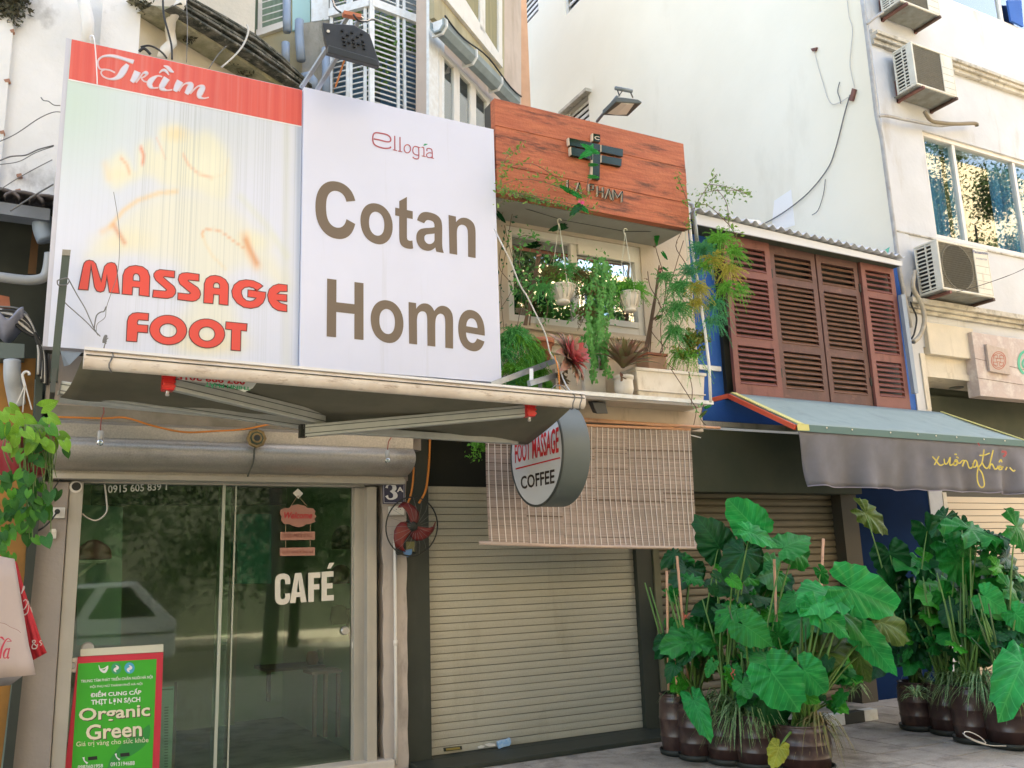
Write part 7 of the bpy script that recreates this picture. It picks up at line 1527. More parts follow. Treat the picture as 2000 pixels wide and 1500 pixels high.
def pot_at(px, pt, Y, r, lab, grp='glazed pots of elephant ear along the kerb'):
    t = W(px, pt, Y); th = thing('elephant_ear_plant', lab, 'potted plant', (t.x, t.y, 0), grp); glazed_pot(t.x, t.y, t.z, r, th); return th, Vector((t.x, t.y, t.z - .02))
LP = {}
for key, px, pt, Y, r, lab in (('A', 1566, 1412, 5.2, .195, 'nearest pot of the left row, with the largest front leaves and dry grass'), ('B', 1475, 1394, 5.5, .16, 'second pot of the left row, behind the big heart shaped leaf'), ('C', 1418, 1394, 5.75, .16, 'middle pot of the left row, with lush striped spider plant'),
                              ('D', 1358, 1372, 6.0, .15, 'fourth pot of the left row, one pale leaf hanging in front'), ('E', 1318, 1352, 6.25, .14, 'rearmost pot of the left row beside the olive wall strip'),
                              ('F', 1786, 1330, 5.8, .16, 'rearmost pot of the right row, by the navy pier'), ('G', 1843, 1334, 5.5, .15, 'second pot of the right row, small spider plant on its side'), ('H', 1892, 1338, 5.15, .16, 'third pot of the right row with white cord at its foot'), ('I', 1968, 1348, 4.85, .20, 'nearest and widest pot of the right row at the picture edge')):
    LP[key] = pot_at(px, pt, Y, r, lab)
def lv(pk, kind, att, tip, Y, k=.4, dy=-.12, wf=1.0, st=True, var=None, bend=.25, stem=None):
    th, top = LP[pk]; s0 = top + Vector((random.uniform(-.05, .05), random.uniform(-.05, .05), 0))
    put_leaf(th, kind, att, tip, Y, k, dy, wf, s0 if st else None, stem, var, bend)
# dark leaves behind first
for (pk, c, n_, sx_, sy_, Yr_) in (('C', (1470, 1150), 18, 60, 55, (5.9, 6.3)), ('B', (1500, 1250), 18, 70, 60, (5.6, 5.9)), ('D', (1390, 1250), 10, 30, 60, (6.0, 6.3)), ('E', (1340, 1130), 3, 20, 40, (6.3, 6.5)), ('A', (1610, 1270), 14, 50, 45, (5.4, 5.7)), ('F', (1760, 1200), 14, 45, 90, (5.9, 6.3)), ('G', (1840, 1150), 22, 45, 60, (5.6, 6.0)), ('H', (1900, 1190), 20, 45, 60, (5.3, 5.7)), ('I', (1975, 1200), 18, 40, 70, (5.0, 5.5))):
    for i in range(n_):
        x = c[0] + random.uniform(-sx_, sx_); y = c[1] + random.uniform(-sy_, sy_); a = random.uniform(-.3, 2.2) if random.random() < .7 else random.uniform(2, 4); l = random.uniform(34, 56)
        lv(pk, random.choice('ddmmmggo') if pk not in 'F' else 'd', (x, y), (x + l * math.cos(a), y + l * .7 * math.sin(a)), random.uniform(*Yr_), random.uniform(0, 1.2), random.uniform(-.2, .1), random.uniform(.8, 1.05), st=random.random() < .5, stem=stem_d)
# smaller young leaves low in both clumps hide the stalks
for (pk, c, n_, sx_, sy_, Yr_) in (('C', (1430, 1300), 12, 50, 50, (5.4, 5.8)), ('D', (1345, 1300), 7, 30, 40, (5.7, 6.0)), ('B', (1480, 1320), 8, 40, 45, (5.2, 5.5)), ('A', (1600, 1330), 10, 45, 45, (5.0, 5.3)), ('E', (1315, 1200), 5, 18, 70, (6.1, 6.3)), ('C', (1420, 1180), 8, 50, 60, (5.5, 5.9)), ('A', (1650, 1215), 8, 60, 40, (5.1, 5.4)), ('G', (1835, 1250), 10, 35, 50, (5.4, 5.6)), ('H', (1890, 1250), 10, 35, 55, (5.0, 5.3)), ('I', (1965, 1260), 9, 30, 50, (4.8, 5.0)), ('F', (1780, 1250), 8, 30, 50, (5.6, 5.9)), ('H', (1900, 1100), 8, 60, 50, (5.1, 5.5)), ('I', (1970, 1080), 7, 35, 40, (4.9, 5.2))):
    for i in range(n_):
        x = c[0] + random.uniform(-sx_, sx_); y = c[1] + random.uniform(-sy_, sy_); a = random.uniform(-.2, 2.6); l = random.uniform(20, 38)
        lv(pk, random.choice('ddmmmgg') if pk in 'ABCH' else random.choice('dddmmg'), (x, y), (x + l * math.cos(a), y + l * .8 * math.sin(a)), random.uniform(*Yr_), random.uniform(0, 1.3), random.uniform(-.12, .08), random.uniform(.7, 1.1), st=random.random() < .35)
# traced leaves, left row
for a in (('C', 'b', (1470, 1026), (1419, 972), 5.75, .1, .05, .95), ('D', 'd', (1404, 1068), (1366, 1010), 5.95, .3, .0, 1.0), ('C', 'b', (1466, 1040), (1521, 1062), 5.55, .9, -.1, .8), ('B', 'm', (1533, 1068), (1582, 1042), 5.5, .9, -.05, 1.05), ('B', 'm', (1552, 1078), (1600, 1100), 5.6, .3, .0, .9), ('C', 'd', (1452, 1080), (1424, 1128), 5.7, .1, -.05, 1.0), ('C', 'd', (1462, 1075), (1484, 1130), 5.75, .2, .0, .8),
          ('D', 'd', (1460, 1160), (1403, 1158), 5.8, .9, -.1, .9), ('B', 'm', (1455, 1222), (1508, 1258), 5.3, .5, -.15, 1.15), ('D', 'm', (1352, 1252), (1295, 1264), 5.85, .8, -.1, .8), ('D', 'm', (1358, 1252), (1402, 1276), 5.8, .4, -.1, .9), ('E', 'm', (1348, 1132), (1387, 1136), 6.1, 1.3, -.05, .8), ('E', 'd', (1318, 1082), (1290, 1100), 6.3, 1.0, 0, .8), ('A', 'm', (1520, 1240), (1552, 1272), 5.3, .3, 0, .8),
          ('A', 'b', (1620, 1160), (1578, 1168), 5.0, .6, -.1, 1.1), ('A', 'b', (1662, 1150), (1765, 1188), 4.9, .25, -.15, .85), ('A', 'b', (1596, 1192), (1664, 1242), 4.95, .7, -.15, .75), ('A', 'm', (1640, 1196), (1727, 1252), 5.0, 1.0, -.1, .7), ('A', 'o', (1722, 1216), (1797, 1240), 5.05, .5, -.1, .9), ('A', 'b', (1690, 1245), (1756, 1320), 5.0, .3, -.1, .6), ('A', 'o', (1602, 1270), (1658, 1240), 5.2, .3, .05, .8), ('A', 'o', (1678, 1282), (1704, 1348), 5.15, .3, 0, .5), ('A', 'm', (1618, 1300), (1684, 1318), 5.25, .9, 0, .7),
          ('D', 'b', (1356, 1372), (1386, 1441), 5.6, .3, -.2, .55), ('B', 'd', (1490, 1352), (1548, 1418), 5.3, .4, -.1, 1.0), ('B', 'm', (1585, 1205), (1530, 1224), 5.3, 1.2, -.05, .9), ('B', 'm', (1558, 1168), (1528, 1180), 5.4, .8, 0, 1.1), ('A', 'b', (1511, 1318), (1570, 1396), 4.85, .15, -.1, 1.05), ('A', 'b', (1572, 1310), (1621, 1356), 4.95, .2, -.1, 1.1), ('A', 'm', (1604, 1118), (1622, 1148), 5.15, .4, 0, .6), ('C', 'm', (1437, 1190), (1400, 1215), 5.6, .8, -.05, .8), ('A', 'm', (1680, 1140), (1655, 1118), 5.1, .2, 0, .8)):
    lv(*a)
lv('A', 'y', (1521, 1462), (1508, 1500), 5.0, .1, -.02, .9, bend=.1); 
# traced leaves, right row
for a in (('F', 'd', (1738, 1082), (1757, 1142), 6.0, .1, 0, 1.1), ('F', 'o', (1692, 1003), (1744, 1042), 6.1, .5, 0, .6), ('F', 'd', (1812, 1035), (1846, 1092), 5.8, .3, 0, .8), ('G', 'm', (1856, 1066), (1918, 1112), 5.4, .7, -.1, 1.1), ('G', 'm', (1870, 1098), (1932, 1146), 5.3, .7, -.1, 1.0), ('H', 'm', (1896, 1034), (1974, 1024), 5.1, .9, 0, .7), ('I', 'm', (1985, 1030), (2030, 1060), 4.9, .5, 0, 1.0), ('H', 'b', (1925, 1166), (1968, 1192), 4.9, .4, -.1, 1.3), ('I', 'b', (1985, 1200), (2025, 1235), 4.8, .4, -.1, 1.1),
          ('G', 'd', (1800, 1150), (1838, 1200), 5.7, .4, 0, 1.0), ('G', 'm', (1842, 1160), (1868, 1192), 5.4, .5, 0, 1.1), ('H', 'm', (1914, 1236), (1936, 1272), 5.0, .4, 0, 1.0), ('I', 'b', (1996, 1296), (1956, 1382), 4.6, .2, -.1, .6), ('F', 'd', (1764, 1190), (1808, 1218), 5.8, .4, 0, .9), ('I', 'm', (1972, 1150), (2010, 1168), 4.9, .5, 0, 1.0), ('H', 'm', (1912, 1048), (1968, 1072), 5.15, .8, -.05, .8), ('G', 'd', (1846, 1010), (1820, 1045), 5.7, .3, 0, .6), ('H', 'd', (1878, 1020), (1884, 1052), 5.4, .3, 0, .7), ('F', 'd', (1790, 1260), (1760, 1290), 5.7, .5, 0, .9), ('I', 'd', (1965, 1090), (2012, 1120), 5.1, .6, 0, 1.0), ('H', 'd', (1940, 1108), (1990, 1140), 5.3, .7, 0, .9), ('G', 'd', (1862, 1215), (1895, 1240), 5.4, .5, 0, .9)):
    lv(*a)
for pk, dx, dy, r, n_, m_, dr in (('C', .03, -.14, .34, 190, spider_m, .24), ('D', 0, -.12, .24, 80, spider_m, .16), ('E', 0, -.08, .18, 30, spider_m, .1), ('A', .06, -.10, .22, 80, dry_m, .26), ('B', 0, -.1, .2, 30, spider_m, .2), ('G', 0, -.12, .28, 120, spider_m, .2), ('H', 0, -.12, .28, 130, spider_m, .2), ('I', -.08, -.12, .30, 110, spider_m, .22), ('F', 0, -.1, .22, 40, spider_m, .15)):
    th, top = LP[pk]; spider(th, top + Vector((dx, dy, .02)), r, n_, m_, dr)
th, top = LP['G']; spider(th, W(1790, 1362, 5.45), .15, 55, spider_m, .04, 'spider_offset'); th, top = LP['B']; spider(th, W(1495, 1415, 5.35), .08, 20, spider_m, .08, 'spider_offset'); th, top = LP['A']; spider(th, W(1668, 1350, 5.2), .14, 22, spider_m, .10, 'spider_offset')
# stakes, thin stems and ties
for pk, a, b, Y in (('E', (1322, 1086), (1344, 1330), 6.0), ('D', (1302, 1115), (1306, 1348), 6.1), ('C', (1426, 1082), (1418, 1395), 5.95), ('B', (1512, 1092), (1522, 1380), 5.55), ('A', (1608, 1052), (1592, 1400), 5.35), ('D', (1316, 1280), (1325, 1360), 5.95)):
    th, top = LP[pk]; A_, B_ = W(*a, Y), W(*b, Y); obj('stake', MB().tube([A_, B_], .011, 7), bamboo, th, smooth=True)
for pk, c, Y in (('E', (1336, 1204), 5.98), ('C', (1422, 1316), 5.55), ('B', (1428, 1316), 5.4)):
    th, top = LP[pk]; q = MB()
    for k in range(5): p = W(*c, Y); q.tube([p + Vector((random.uniform(-.02, .02), -.015, random.uniform(-.02, .02))), p + Vector((random.uniform(-.05, .05), -.02, random.uniform(-.09, .05)))], .004, 4)
    obj('red_tie', q, M('red_string', (.55, .12, .08), .7) if 'red_string' not in MATS else MATS['red_string'], th, kind='stuff')
for pk, n_ in (('D', 7), ('E', 7), ('C', 6), ('B', 5), ('A', 6), ('F', 6), ('G', 7), ('H', 8), ('I', 8)):
    th, top = LP[pk]
    for i in range(n_):
        e = top + Vector((random.uniform(-.22, .22), random.uniform(-.15, .15), random.uniform(.4, .95))); m0 = top.lerp(e, .5) + Vector((random.uniform(-.05, .05), 0, .06)); s0 = top + Vector((random.uniform(-.05, .05), random.uniform(-.05, .05), 0))
        obj('stem', MB().tube([s0, s0.lerp(m0, .6), m0, e], [.016, .012, .010, .006], 6), stem_m if random.random() < .6 else stem_d, th, smooth=True)
wire([(1880, 1432, 4.95), (1888, 1438), (1905, 1446), (1925, 1452), (1915, 1440), (1895, 1430), (1884, 1430), (1886, 1438), (1910, 1450), (1935, 1456), (1965, 1457)], 4.75, .004, cable_w, 'loop of pale cord lying at the foot of the right pots', 'cord')

# ------------------------------------------------------------------ feathery and trailing plants on the balcony
def feathery(par, name, c, n, L_, m, droop=.8, needle=.016, spread=(1, 1, 1), up=.3, node=13, per=2, thick=.0016):
    """thin arching shoots set with tiny needles; joined, because nobody could count them"""
    q = MB(); c = Vector(c)
    for i in range(n):
        d = Vector((random.gauss(0, 1) * spread[0], random.gauss(0, 1) * spread[1], random.gauss(0, .6) * spread[2] + up)).normalized(); l = L_ * random.uniform(.45, 1.15); p0 = c + Vector((random.uniform(-.05, .05), random.uniform(-.04, .04), random.uniform(-.03, .03)))
        pts = [p0 + d * (l * t) + Vector((0, 0, -droop * l * t * t)) for t in np.linspace(0, 1, node)]
        for j in range(1, node):
            a, b = pts[j - 1], pts[j]; s_ = (b - a).cross(Vector((0, 1, .2))).normalized() * thick; q.add([a - s_, a + s_, b + s_, b - s_], [(0, 1, 2, 3)])
            for k in range(per):
                v = Vector((random.uniform(-1, 1), random.uniform(-1, 1), random.uniform(-1, 1))).normalized() * needle * random.uniform(.6, 1.3); p = a.lerp(b, random.random()); w_ = v.cross(Vector((random.random(), random.random(), random.random()))).normalized() * needle * .16
                q.add([p - w_, p + v * .6 - w_ * .6, p + v, p + v * .6 + w_ * .6 + w_], [(0, 1, 2, 3)])
    return obj(name, q, m, par, kind='stuff')
fern_a = M('asparagus_fern_green', (.07, .36, .09), .6, (.12, .42, .13), 9, .8, trans=.4); fern_y = M('yellow_fern', (.52, .46, .08), .6, (.38, .38, .07), 9, .8, trans=.4); fern_t = M('teal_green_fern', (.05, .34, .14), .6, (.07, .30, .13), 9, .8, trans=.4)
fern_r = M('reddish_green_foliage', (.13, .16, .035), .6, (.20, .10, .05), 12, .9, trans=.35); fern_l = M('lime_fern', (.16, .46, .05), .6, (.10, .36, .05), 8, .8, trans=.4)
vine_m = M('small_round_leaf', (.14, .44, .11), .5, (.09, .34, .08), 10, .8, trans=.35); creeper_m = M('yellow_green_leaf', (.22, .36, .07), .5, (.14, .26, .05), 10, .9, trans=.4); twig_m = M('brown_twig', (.16, .10, .07), .8)
broad_m = M('broad_green_leaf', (.03, .17, .08), .45, (.02, .12, .05), 8, .8, trans=.25)
# hanging basket: scalloped white pot
def basket(px, py, Y, r, h, lab, hook, tilt=0):
    c = W(px, py, Y); t = thing('hanging_pot', lab, 'hanging plant', (c.x, c.y, c.z - h), 'white hanging pots under the wooden sign')
    prof = [(r * .45, -h), (r * .52, -h * .97), (r * .62, -h * .8), (r * .86, -h * .4), (r * .97, -h * .1), (r * 1.0, -.012), (r * 1.06, -.01), (r * 1.06, 0), (r * .97, 0), (r * .95, -.03)]
    q = MB().lathe(c, prof, 24); o = obj('pot', q, white_pot, t, smooth=True)
    for k in range(12):
        a = k * math.pi / 6; d = Vector((math.cos(a), math.sin(a), 0)); obj('flute', MB().tube([c + d * (r * .66) + Vector((0, 0, -h * .82)), c + d * (r * .90) + Vector((0, 0, -h * .4)), c + d * (r * 1.0) + Vector((0, 0, -h * .08))], .006, 5), white_pot, o, smooth=True)
    obj('foot_ring', MB().lathe(c + Vector((0, 0, -h)), [(r * .5, -.02), (r * .62, 0), (r * .5, .01)], 16), white_pot, o, smooth=True)
    hk = W(*hook, Y); q = MB()
    for k in range(3): a = 2 * math.pi * k / 3 + .4; q.tube([hk, c + Vector((r * math.cos(a), r * math.sin(a), 0))], .003, 5)
    obj('hanger', q, M('hanger_white', (.62, .62, .52), .5) if 'hanger_white' not in MATS else MATS['hanger_white'], t)
    obj('hook', MB().tube(cr([hk + Vector((0, 0, -.03)), hk + Vector((-.012, 0, 0)), hk + Vector((-.01, 0, .035)), hk + Vector((.014, 0, .045)), hk + Vector((.025, 0, .028))], 4), .005, 6), MATS['hanger_white'], t, smooth=True)
    return t, c
tA, cA_ = basket(1098, 558, 6.55, .108, .15, 'left white hanging pot with wiry reddish green plant before the window', (1092, 436))
[feathery(tA, 'wiry_plant', W(px, py, 6.52), n_, .14, m_, .5, .013, (1, .7, 1), .15, per=4, node=9) for px, py, n_, m_ in ((1075, 532, 90, fern_r), (1105, 525, 110, fern_a), (1135, 540, 110, fern_r), (1152, 570, 90, fern_r), (1062, 560, 60, fern_a), (1090, 540, 80, fern_l), (1145, 610, 60, fern_r), (1160, 545, 60, fern_a))]
tB, cB_ = basket(1229, 572, 6.5, .10, .165, 'right white hanging pot with fresh green foliage before the window', (1221, 455))
feathery(tB, 'leafy_top', cB_ + Vector((0, 0, .02)), 220, .22, fern_l, .6, .018, (1, .6, .6), .8); q = MB(); leaf_cloud(q, [cB_ + Vector((random.uniform(-.16, .15), random.uniform(-.08, .08), random.uniform(-.02, .08))) for _ in range(30)], 260, .014, (.02, .02, .02)); obj('small_leaves', q, vine_m, tB, kind='stuff')
# string of hearts: round leaves on long hanging threads
tv = thing('trailing_vine', 'lush trailing vine of small round leaves hanging between the two white pots', 'plant', W(1170, 640, 6.5)); q = MB(); q2 = MB()
for i, (x, y0, y1) in enumerate([(1150 + 3.4 * k, 505 + abs(k - 7) * 6, (600, 640, 700, 750, 720, 665, 620, 735, 690, 610, 640, 600, 590, 620, 580, 600)[k]) for k in range(16)] + [(1143, 640, 680), (1184, 650, 740), (1190, 560, 690), (1160, 510, 705), (1158, 640, 742)]):
    n_ = int((y1 - y0) / 3.0); ph = random.random() * 6
    prev = None
    for j in range(n_):
        f = j / n_; p = W(x + 5 * math.sin(f * 5 + ph) + (4 if i % 2 else -4) * f, y0 + (y1 - y0) * f, 6.5 + .08 * math.sin(i * 2.1)); 
        if prev is not None: q2.tube([prev, p], .0015, 3, False)
        prev = p
        for s_ in (-1, 1):
            c = p + Vector((s_ * .014 + random.gauss(0, .006), random.gauss(0, .012), random.gauss(0, .006))); r = .0155 * random.uniform(.7, 1.25); u = Vector((1, random.uniform(-.5, .5), random.uniform(-.4, .4))).normalized(); v = Vector((random.uniform(-.3, .3), random.uniform(-.6, .2), 1)).normalized()
            q.add([c + u * r * math.cos(a) + v * r * math.sin(a) for a in np.linspace(0, 6.28, 7)[:-1]], [(0, 1, 2, 3, 4, 5)])
leaf_cloud(q, [W(x + random.gauss(0, 9), y + random.gauss(0, 14), 6.5) for x, y in ((1150, 520), (1165, 545), (1185, 560), (1140, 570), (1195, 600), (1160, 610)) for _ in range(8)], 620, .021, (.03, .04, .03))
obj('round_leaves', q, vine_m, tv, kind='stuff'); obj('threads', q2, twig_m, tv, kind='stuff')
# asparagus fern mass hanging from the right corner
ta = thing('asparagus_fern', 'big feathery green and yellow asparagus fern spilling over the right balcony corner', 'plant', W(1350, 560, 6.4))
for (px, py, Y, n_, L_, m_, dr, up_) in ((1325, 560, 6.45, 120, .17, fern_a, .5, .1), (1322, 600, 6.45, 130, .17, fern_a, .6, 0), (1318, 645, 6.45, 90, .16, fern_a, .8, 0), (1328, 690, 6.45, 50, .14, fern_l, .9, 0), (1300, 540, 6.5, 50, .15, fern_a, .5, .1), (1345, 530, 6.4, 60, .15, fern_t, .5, .1),
    (1372, 485, 6.35, 110, .16, fern_t, .4, .2), (1405, 465, 6.3, 110, .17, fern_l, .4, .2), (1432, 490, 6.25, 60, .16, fern_l, .5, .1), (1392, 505, 6.3, 90, .16, fern_y, .5, .1), (1425, 525, 6.3, 70, .16, fern_y, .6, 0), (1362, 560, 6.35, 100, .13, fern_y, .7, 0), (1358, 590, 6.38, 70, .13, fern_y, .8, 0), (1398, 590, 6.35, 70, .18, fern_t, .7, 0), (1392, 625, 6.35, 50, .16, fern_t, .9, 0), (1445, 560, 6.25, 26, .16, fern_l, .9, 0), (1415, 560, 6.3, 60, .17, fern_l, .7, 0), (1375, 520, 6.35, 60, .16, fern_l, .4, .2)):
    feathery(ta, 'fronds', W(px, py, Y), n_, L_, m_, dr, .013, (1, .7, 1), up_, per=4, node=10)
obj('hanger', MB().tube([W(1338, 450, 6.45), W(1342, 480, 6.45), W(1356, 510, 6.45)], .004, 5), MATS['hanger_white'], ta); obj('hanger', MB().tube([W(1338, 450, 6.45), W(1345, 522, 6.45)], .004, 5), MATS['hanger_white'], ta)
tg = thing('croton_plant', 'small yellow speckled leafy plant at the right end of the white planter', 'plant', W(1353, 720, 6.45)); q = MB(); leaf_cloud(q, [W(1355 + random.gauss(0, 13), 672 + random.gauss(0, 16), 6.42) for _ in range(40)], 420, .03, (.02, .03, .02)); obj('leaves', q, M('orange_green_leaf', (.30, .26, .04), .5, (.06, .20, .04), 26, 1, trans=.3), tg)
feathery(tg, 'hanging_shoots', W(1355, 690, 6.4), 26, .16, fern_l, 1.3, .014, (.6, .4, .5), -.2)
# left fern and pots
tl = thing('lime_fern', 'bright lime green fern cascading beside the right edge of the white sign', 'plant', W(1000, 760, 6.4))
for (px, py, n_, L_, m_, dr) in ((990, 665, 60, .16, fern_a, .8), (1000, 745, 70, .16, fern_a, .8), (1050, 690, 60, .16, fern_l, 1.0), (1055, 730, 60, .14, fern_l, 1.0), (1065, 755, 60, .12, fern_l, 1.0), (1020, 760, 80, .16, fern_l, .9), (1005, 650, 110, .26, fern_a, .8), (1022, 665, 110, .28, fern_l, .9), (1035, 700, 140, .28, fern_l, 1.1), (1000, 720, 120, .26, fern_l, .9), (1035, 735, 120, .22, fern_l, 1.2), (985, 690, 80, .24, fern_a, .8), (1010, 765, 90, .22, fern_l, .8)): feathery(tl, 'fronds', W(px, py, 6.5), int(n_ * 1.1), L_ * .62, m_, dr * .8, .014, (1, .7, 1), .1, per=5, node=9)
tc = W(1056, 664, 6.62); tp = thing('terracotta_pot', 'orange terracotta pot half hidden behind the lime fern', 'pot', (tc.x, tc.y, tc.z - .2)); obj('body', MB().lathe(tc, [(.075, -.2), (.10, -.05), (.105, -.045), (.12, -.045), (.122, 0), (.105, 0), (.10, -.03)], 24), terracotta, tp, smooth=True)
# bromeliads
def brom(par, c, n, L_, w_, mats, tilt=Vector((0, 0, 1)), open_=1.0, name='leaf', up=.35):
    c = Vector(c); tilt = Vector(tilt).normalized(); e1_ = tilt.orthogonal().normalized(); e2_ = tilt.cross(e1_)
    for i in range(n):
        f = i / n; a = i * 2.4; d = (e1_ * math.cos(a) + e2_ * math.sin(a)); lft = up + .9 * f; l = L_ * (1 - .45 * f); s_ = d.cross(tilt).normalized(); rows = []
        for t in np.linspace(0, 1, 7):
            p = c + d * (l * t * open_ * (1 - .35 * f)) + tilt * (l * (lft * t - .45 * (1 - f * .8) * t * t)); ww = w_ * (1 - f * .3) * (.55 + .9 * t - 1.4 * t ** 3) ; ww = max(ww, .001)
            rows.append([p - s_ * ww + tilt * ww * .35, p, p + s_ * ww + tilt * ww * .35])
        obj(name, MB().grid(rows), random.choice(mats(f)), par, smooth=True)
bp1 = M('pink_red_bract', (.62, .09, .11), .45, (.50, .16, .14), 14, .8, trans=.25); bp2 = M('dusty_maroon_leaf', (.25, .11, .08), .5, (.15, .14, .06), 14, .9, trans=.2); bp3 = M('olive_bronze_leaf', (.19, .20, .07), .5, (.26, .13, .08), 12, .9, trans=.2); bp4 = M('dusty_pink_leaf', (.45, .20, .16), .5, (.36, .26, .17), 14, .9, trans=.2)
t1 = thing('red_bromeliad', 'red and pink bromeliad leaning right above the awning end', 'plant', W(1110, 765, 6.3)); c = W(1104, 700, 6.25)
brom(t1, c, 44, .30, .06, lambda f: [bp2, bp4] if f < .35 else [bp1, bp1, bp4], (.55, -.7, .35), .95)
q = MB(); leaf_cloud(q, [W(1108 + random.gauss(0, 14), 735 + random.gauss(0, 8), 6.3) for _ in range(8)], 30, .045, (.02, .02, .02)); obj('dead_leaves', q, bp2, t1, kind='stuff')
t2 = thing('bronze_bromeliad', 'bronze green bromeliad in a small round white pot on the ledge', 'potted plant', W(1218, 768, 6.42)); c = W(1216, 724, 6.42)
brom(t2, c + Vector((0, 0, .02)), 56, .34, .034, lambda f: [bp3, bp3, bp2] if f < .5 else [bp3, bp2, bp4], (.05, -.35, 1), 1.0, up=.7)
c2 = W(1217, 735, 6.42); zb3 = lz + .02; hh = c2.z - zb3
obj('pot', MB().lathe(Vector((c2.x, c2.y, zb3)), [(.055, 0), (.075, .01), (.088, hh * .35), (.085, hh * .7), (.088, hh - .03), (.094, hh - .028), (.094, hh), (.08, hh)], 26), white_pot, t2, smooth=True)
brom(t2, W(1214, 735, 6.3), 3, .10, .018, lambda f: [bp2], (0, -.6, -.8), .5)
# long white planter, tan pot, cream box
pl_ = thing('planter_box', 'long white plastic planter box on the balcony ledge', 'planter', W(1310, 778, 6.42)); Yp_ = 6.40
pa, pb_ = W(1250, 735, Yp_).x - .04, W(1378, 750, Yp_).x; pz1 = (W(1255, 724, Yp_).z + W(1375, 728, Yp_).z) / 2; pz0 = lz + .022
q = MB(); q.hexa([(pa + .03, Yp_ + .02, pz0), (pb_ - .02, Yp_ + .02, pz0), (pb_ - .02, Yp_ + .22, pz0), (pa + .03, Yp_ + .22, pz0), (pa, Yp_, pz1), (pb_, Yp_, pz1), (pb_, Yp_ + .24, pz1), (pa, Yp_ + .24, pz1)]); obj('box', q, white_pot, pl_, bevel=.008)
obj('rim', MB().box(pa - .012, pb_ + .012, Yp_ - .012, Yp_ + .252, pz1 - .018, pz1 + .012), white_pot, pl_, bevel=.005); obj('band', MB().box(pa + .015, pb_ - .01, Yp_ - .004, Yp_ + .2, pz0 + .055, pz0 + .065), white_pot, pl_); obj('soil', MB().box(pa + .01, pb_ - .01, Yp_ + .01, Yp_ + .23, pz1 + .0125, pz1 + .0135), soil, pl_)
t = thing('tan_pot', 'square tan clay pot behind the long white planter', 'pot', W(1270, 725, 6.85)); a_, b_ = W(1252, 710, 6.8), W(1288, 712, 6.8); obj('body', MB().box(a_.x, b_.x, 6.68, 6.88, pz0, a_.z + .06), M('tan_clay', (.52, .29, .18), .7, (.44, .24, .15), 8, .7), t, bevel=.01); obj('rim', MB().box(a_.x - .01, b_.x + .01, 6.67, 6.89, a_.z + .061, a_.z + .085), terracotta, t)
t = thing('cream_box', 'cream plastic box behind the red bromeliad', 'box', W(1160, 725, 6.8)); a_, b_ = W(1128, 690, 6.75), W(1170, 700, 6.75); obj('body', MB().box(a_.x, b_.x, 6.66, 6.89, pz0, a_.z + .08), white_pot, t, bevel=.01); obj('brown_flap', MB().prism([W(1160, 678, 6.74), W(1186, 702, 6.6), W(1178, 722, 6.6), W(1166, 722, 6.7)], (0, .02, 0)), M('brown_card', (.24, .10, .06), .7), t)
obj('ledge_box', MB().box(W(1085, 740, 6.7).x, W(1240, 750, 6.7).x, 6.7, 6.91, pz0, W(1160, 726, 6.7).z), cream2, bc)
# bundles of sticks and climbing stems
for lab, (a, b), Y in (('tied bundle of brown sticks leaning before the left window pane', ((1052, 490), (1029, 635)), 6.7), ('bundle of brown sticks standing behind the long white planter', ((1288, 520), (1262, 700)), 6.75)):
    t = thing('stick_bundle', lab, 'sticks', W(*b, Y))
    for k in range(7): obj('stick', MB().tube(cr([W(a[0] + random.uniform(-3, 5), a[1] + random.uniform(-8, 14), Y), W((a[0] + b[0]) / 2 + random.uniform(-3, 3), (a[1] + b[1]) / 2, Y), W(b[0] + random.uniform(-7, 7), b[1], Y)], 3), .007, 5), twig_m, t)
    obj('tie', MB().tube([W(a[0] - 4, a[1] + 10, Y - .02), W(a[0] + 5, a[1] + 8, Y - .02)], .008, 5), red_plastic if False else M('faded_pink_tie', (.50, .22, .18), .7) if 'faded_pink_tie' not in MATS else MATS['faded_pink_tie'], t)
def climber(name, lab, stems, Y, leaf, m, n_, tm=twig_m, rr=.003, spread=.02, big=None):
    t = thing(name, lab, 'plant', W(*stems[0][-1][:2], Y)); q = MB(); pts = []
    for st in stems:
        P = cr([W(p[0], p[1], Y) for p in st], 5); q.tube(P, rr, 4, False); pts += P
    obj('stems', q, tm, t, kind='stuff')
    if n_: q = MB(); leaf_cloud(q, pts, n_, leaf, (spread,) * 3); obj('leaves', q, m, t, kind='stuff')
    for (x, y, tx, ty, kind) in (big or []): put_leaf(t, kind, (x, y), (tx, ty), Y - .03, .2, -.02, .42)
    return t
climber('creeper', 'thin yellow green creeper in front of the left half of the wooden sign', [[(972, 372), (985, 340), (1000, 325), (1040, 320), (1085, 345)], [(975, 330), (995, 300), (1015, 290)], [(980, 360), (1020, 350), (1060, 355), (1110, 372), (1130, 380)], [(1000, 375), (1040, 382), (1100, 395), (1160, 408)], [(972, 400), (1000, 382), (1030, 378)], [(1085, 345), (1110, 360), (1150, 385)]], 6.28, .020, creeper_m, 330, rr=.003, spread=.03)
climber('creeper', 'dark green creeper fringe along the lower edge of the wooden sign', [[(985, 372), (1040, 388), (1100, 402), (1150, 415)], [(1030, 383), (1070, 395)]], 6.33, .014, vine_m, 260, spread=.02)
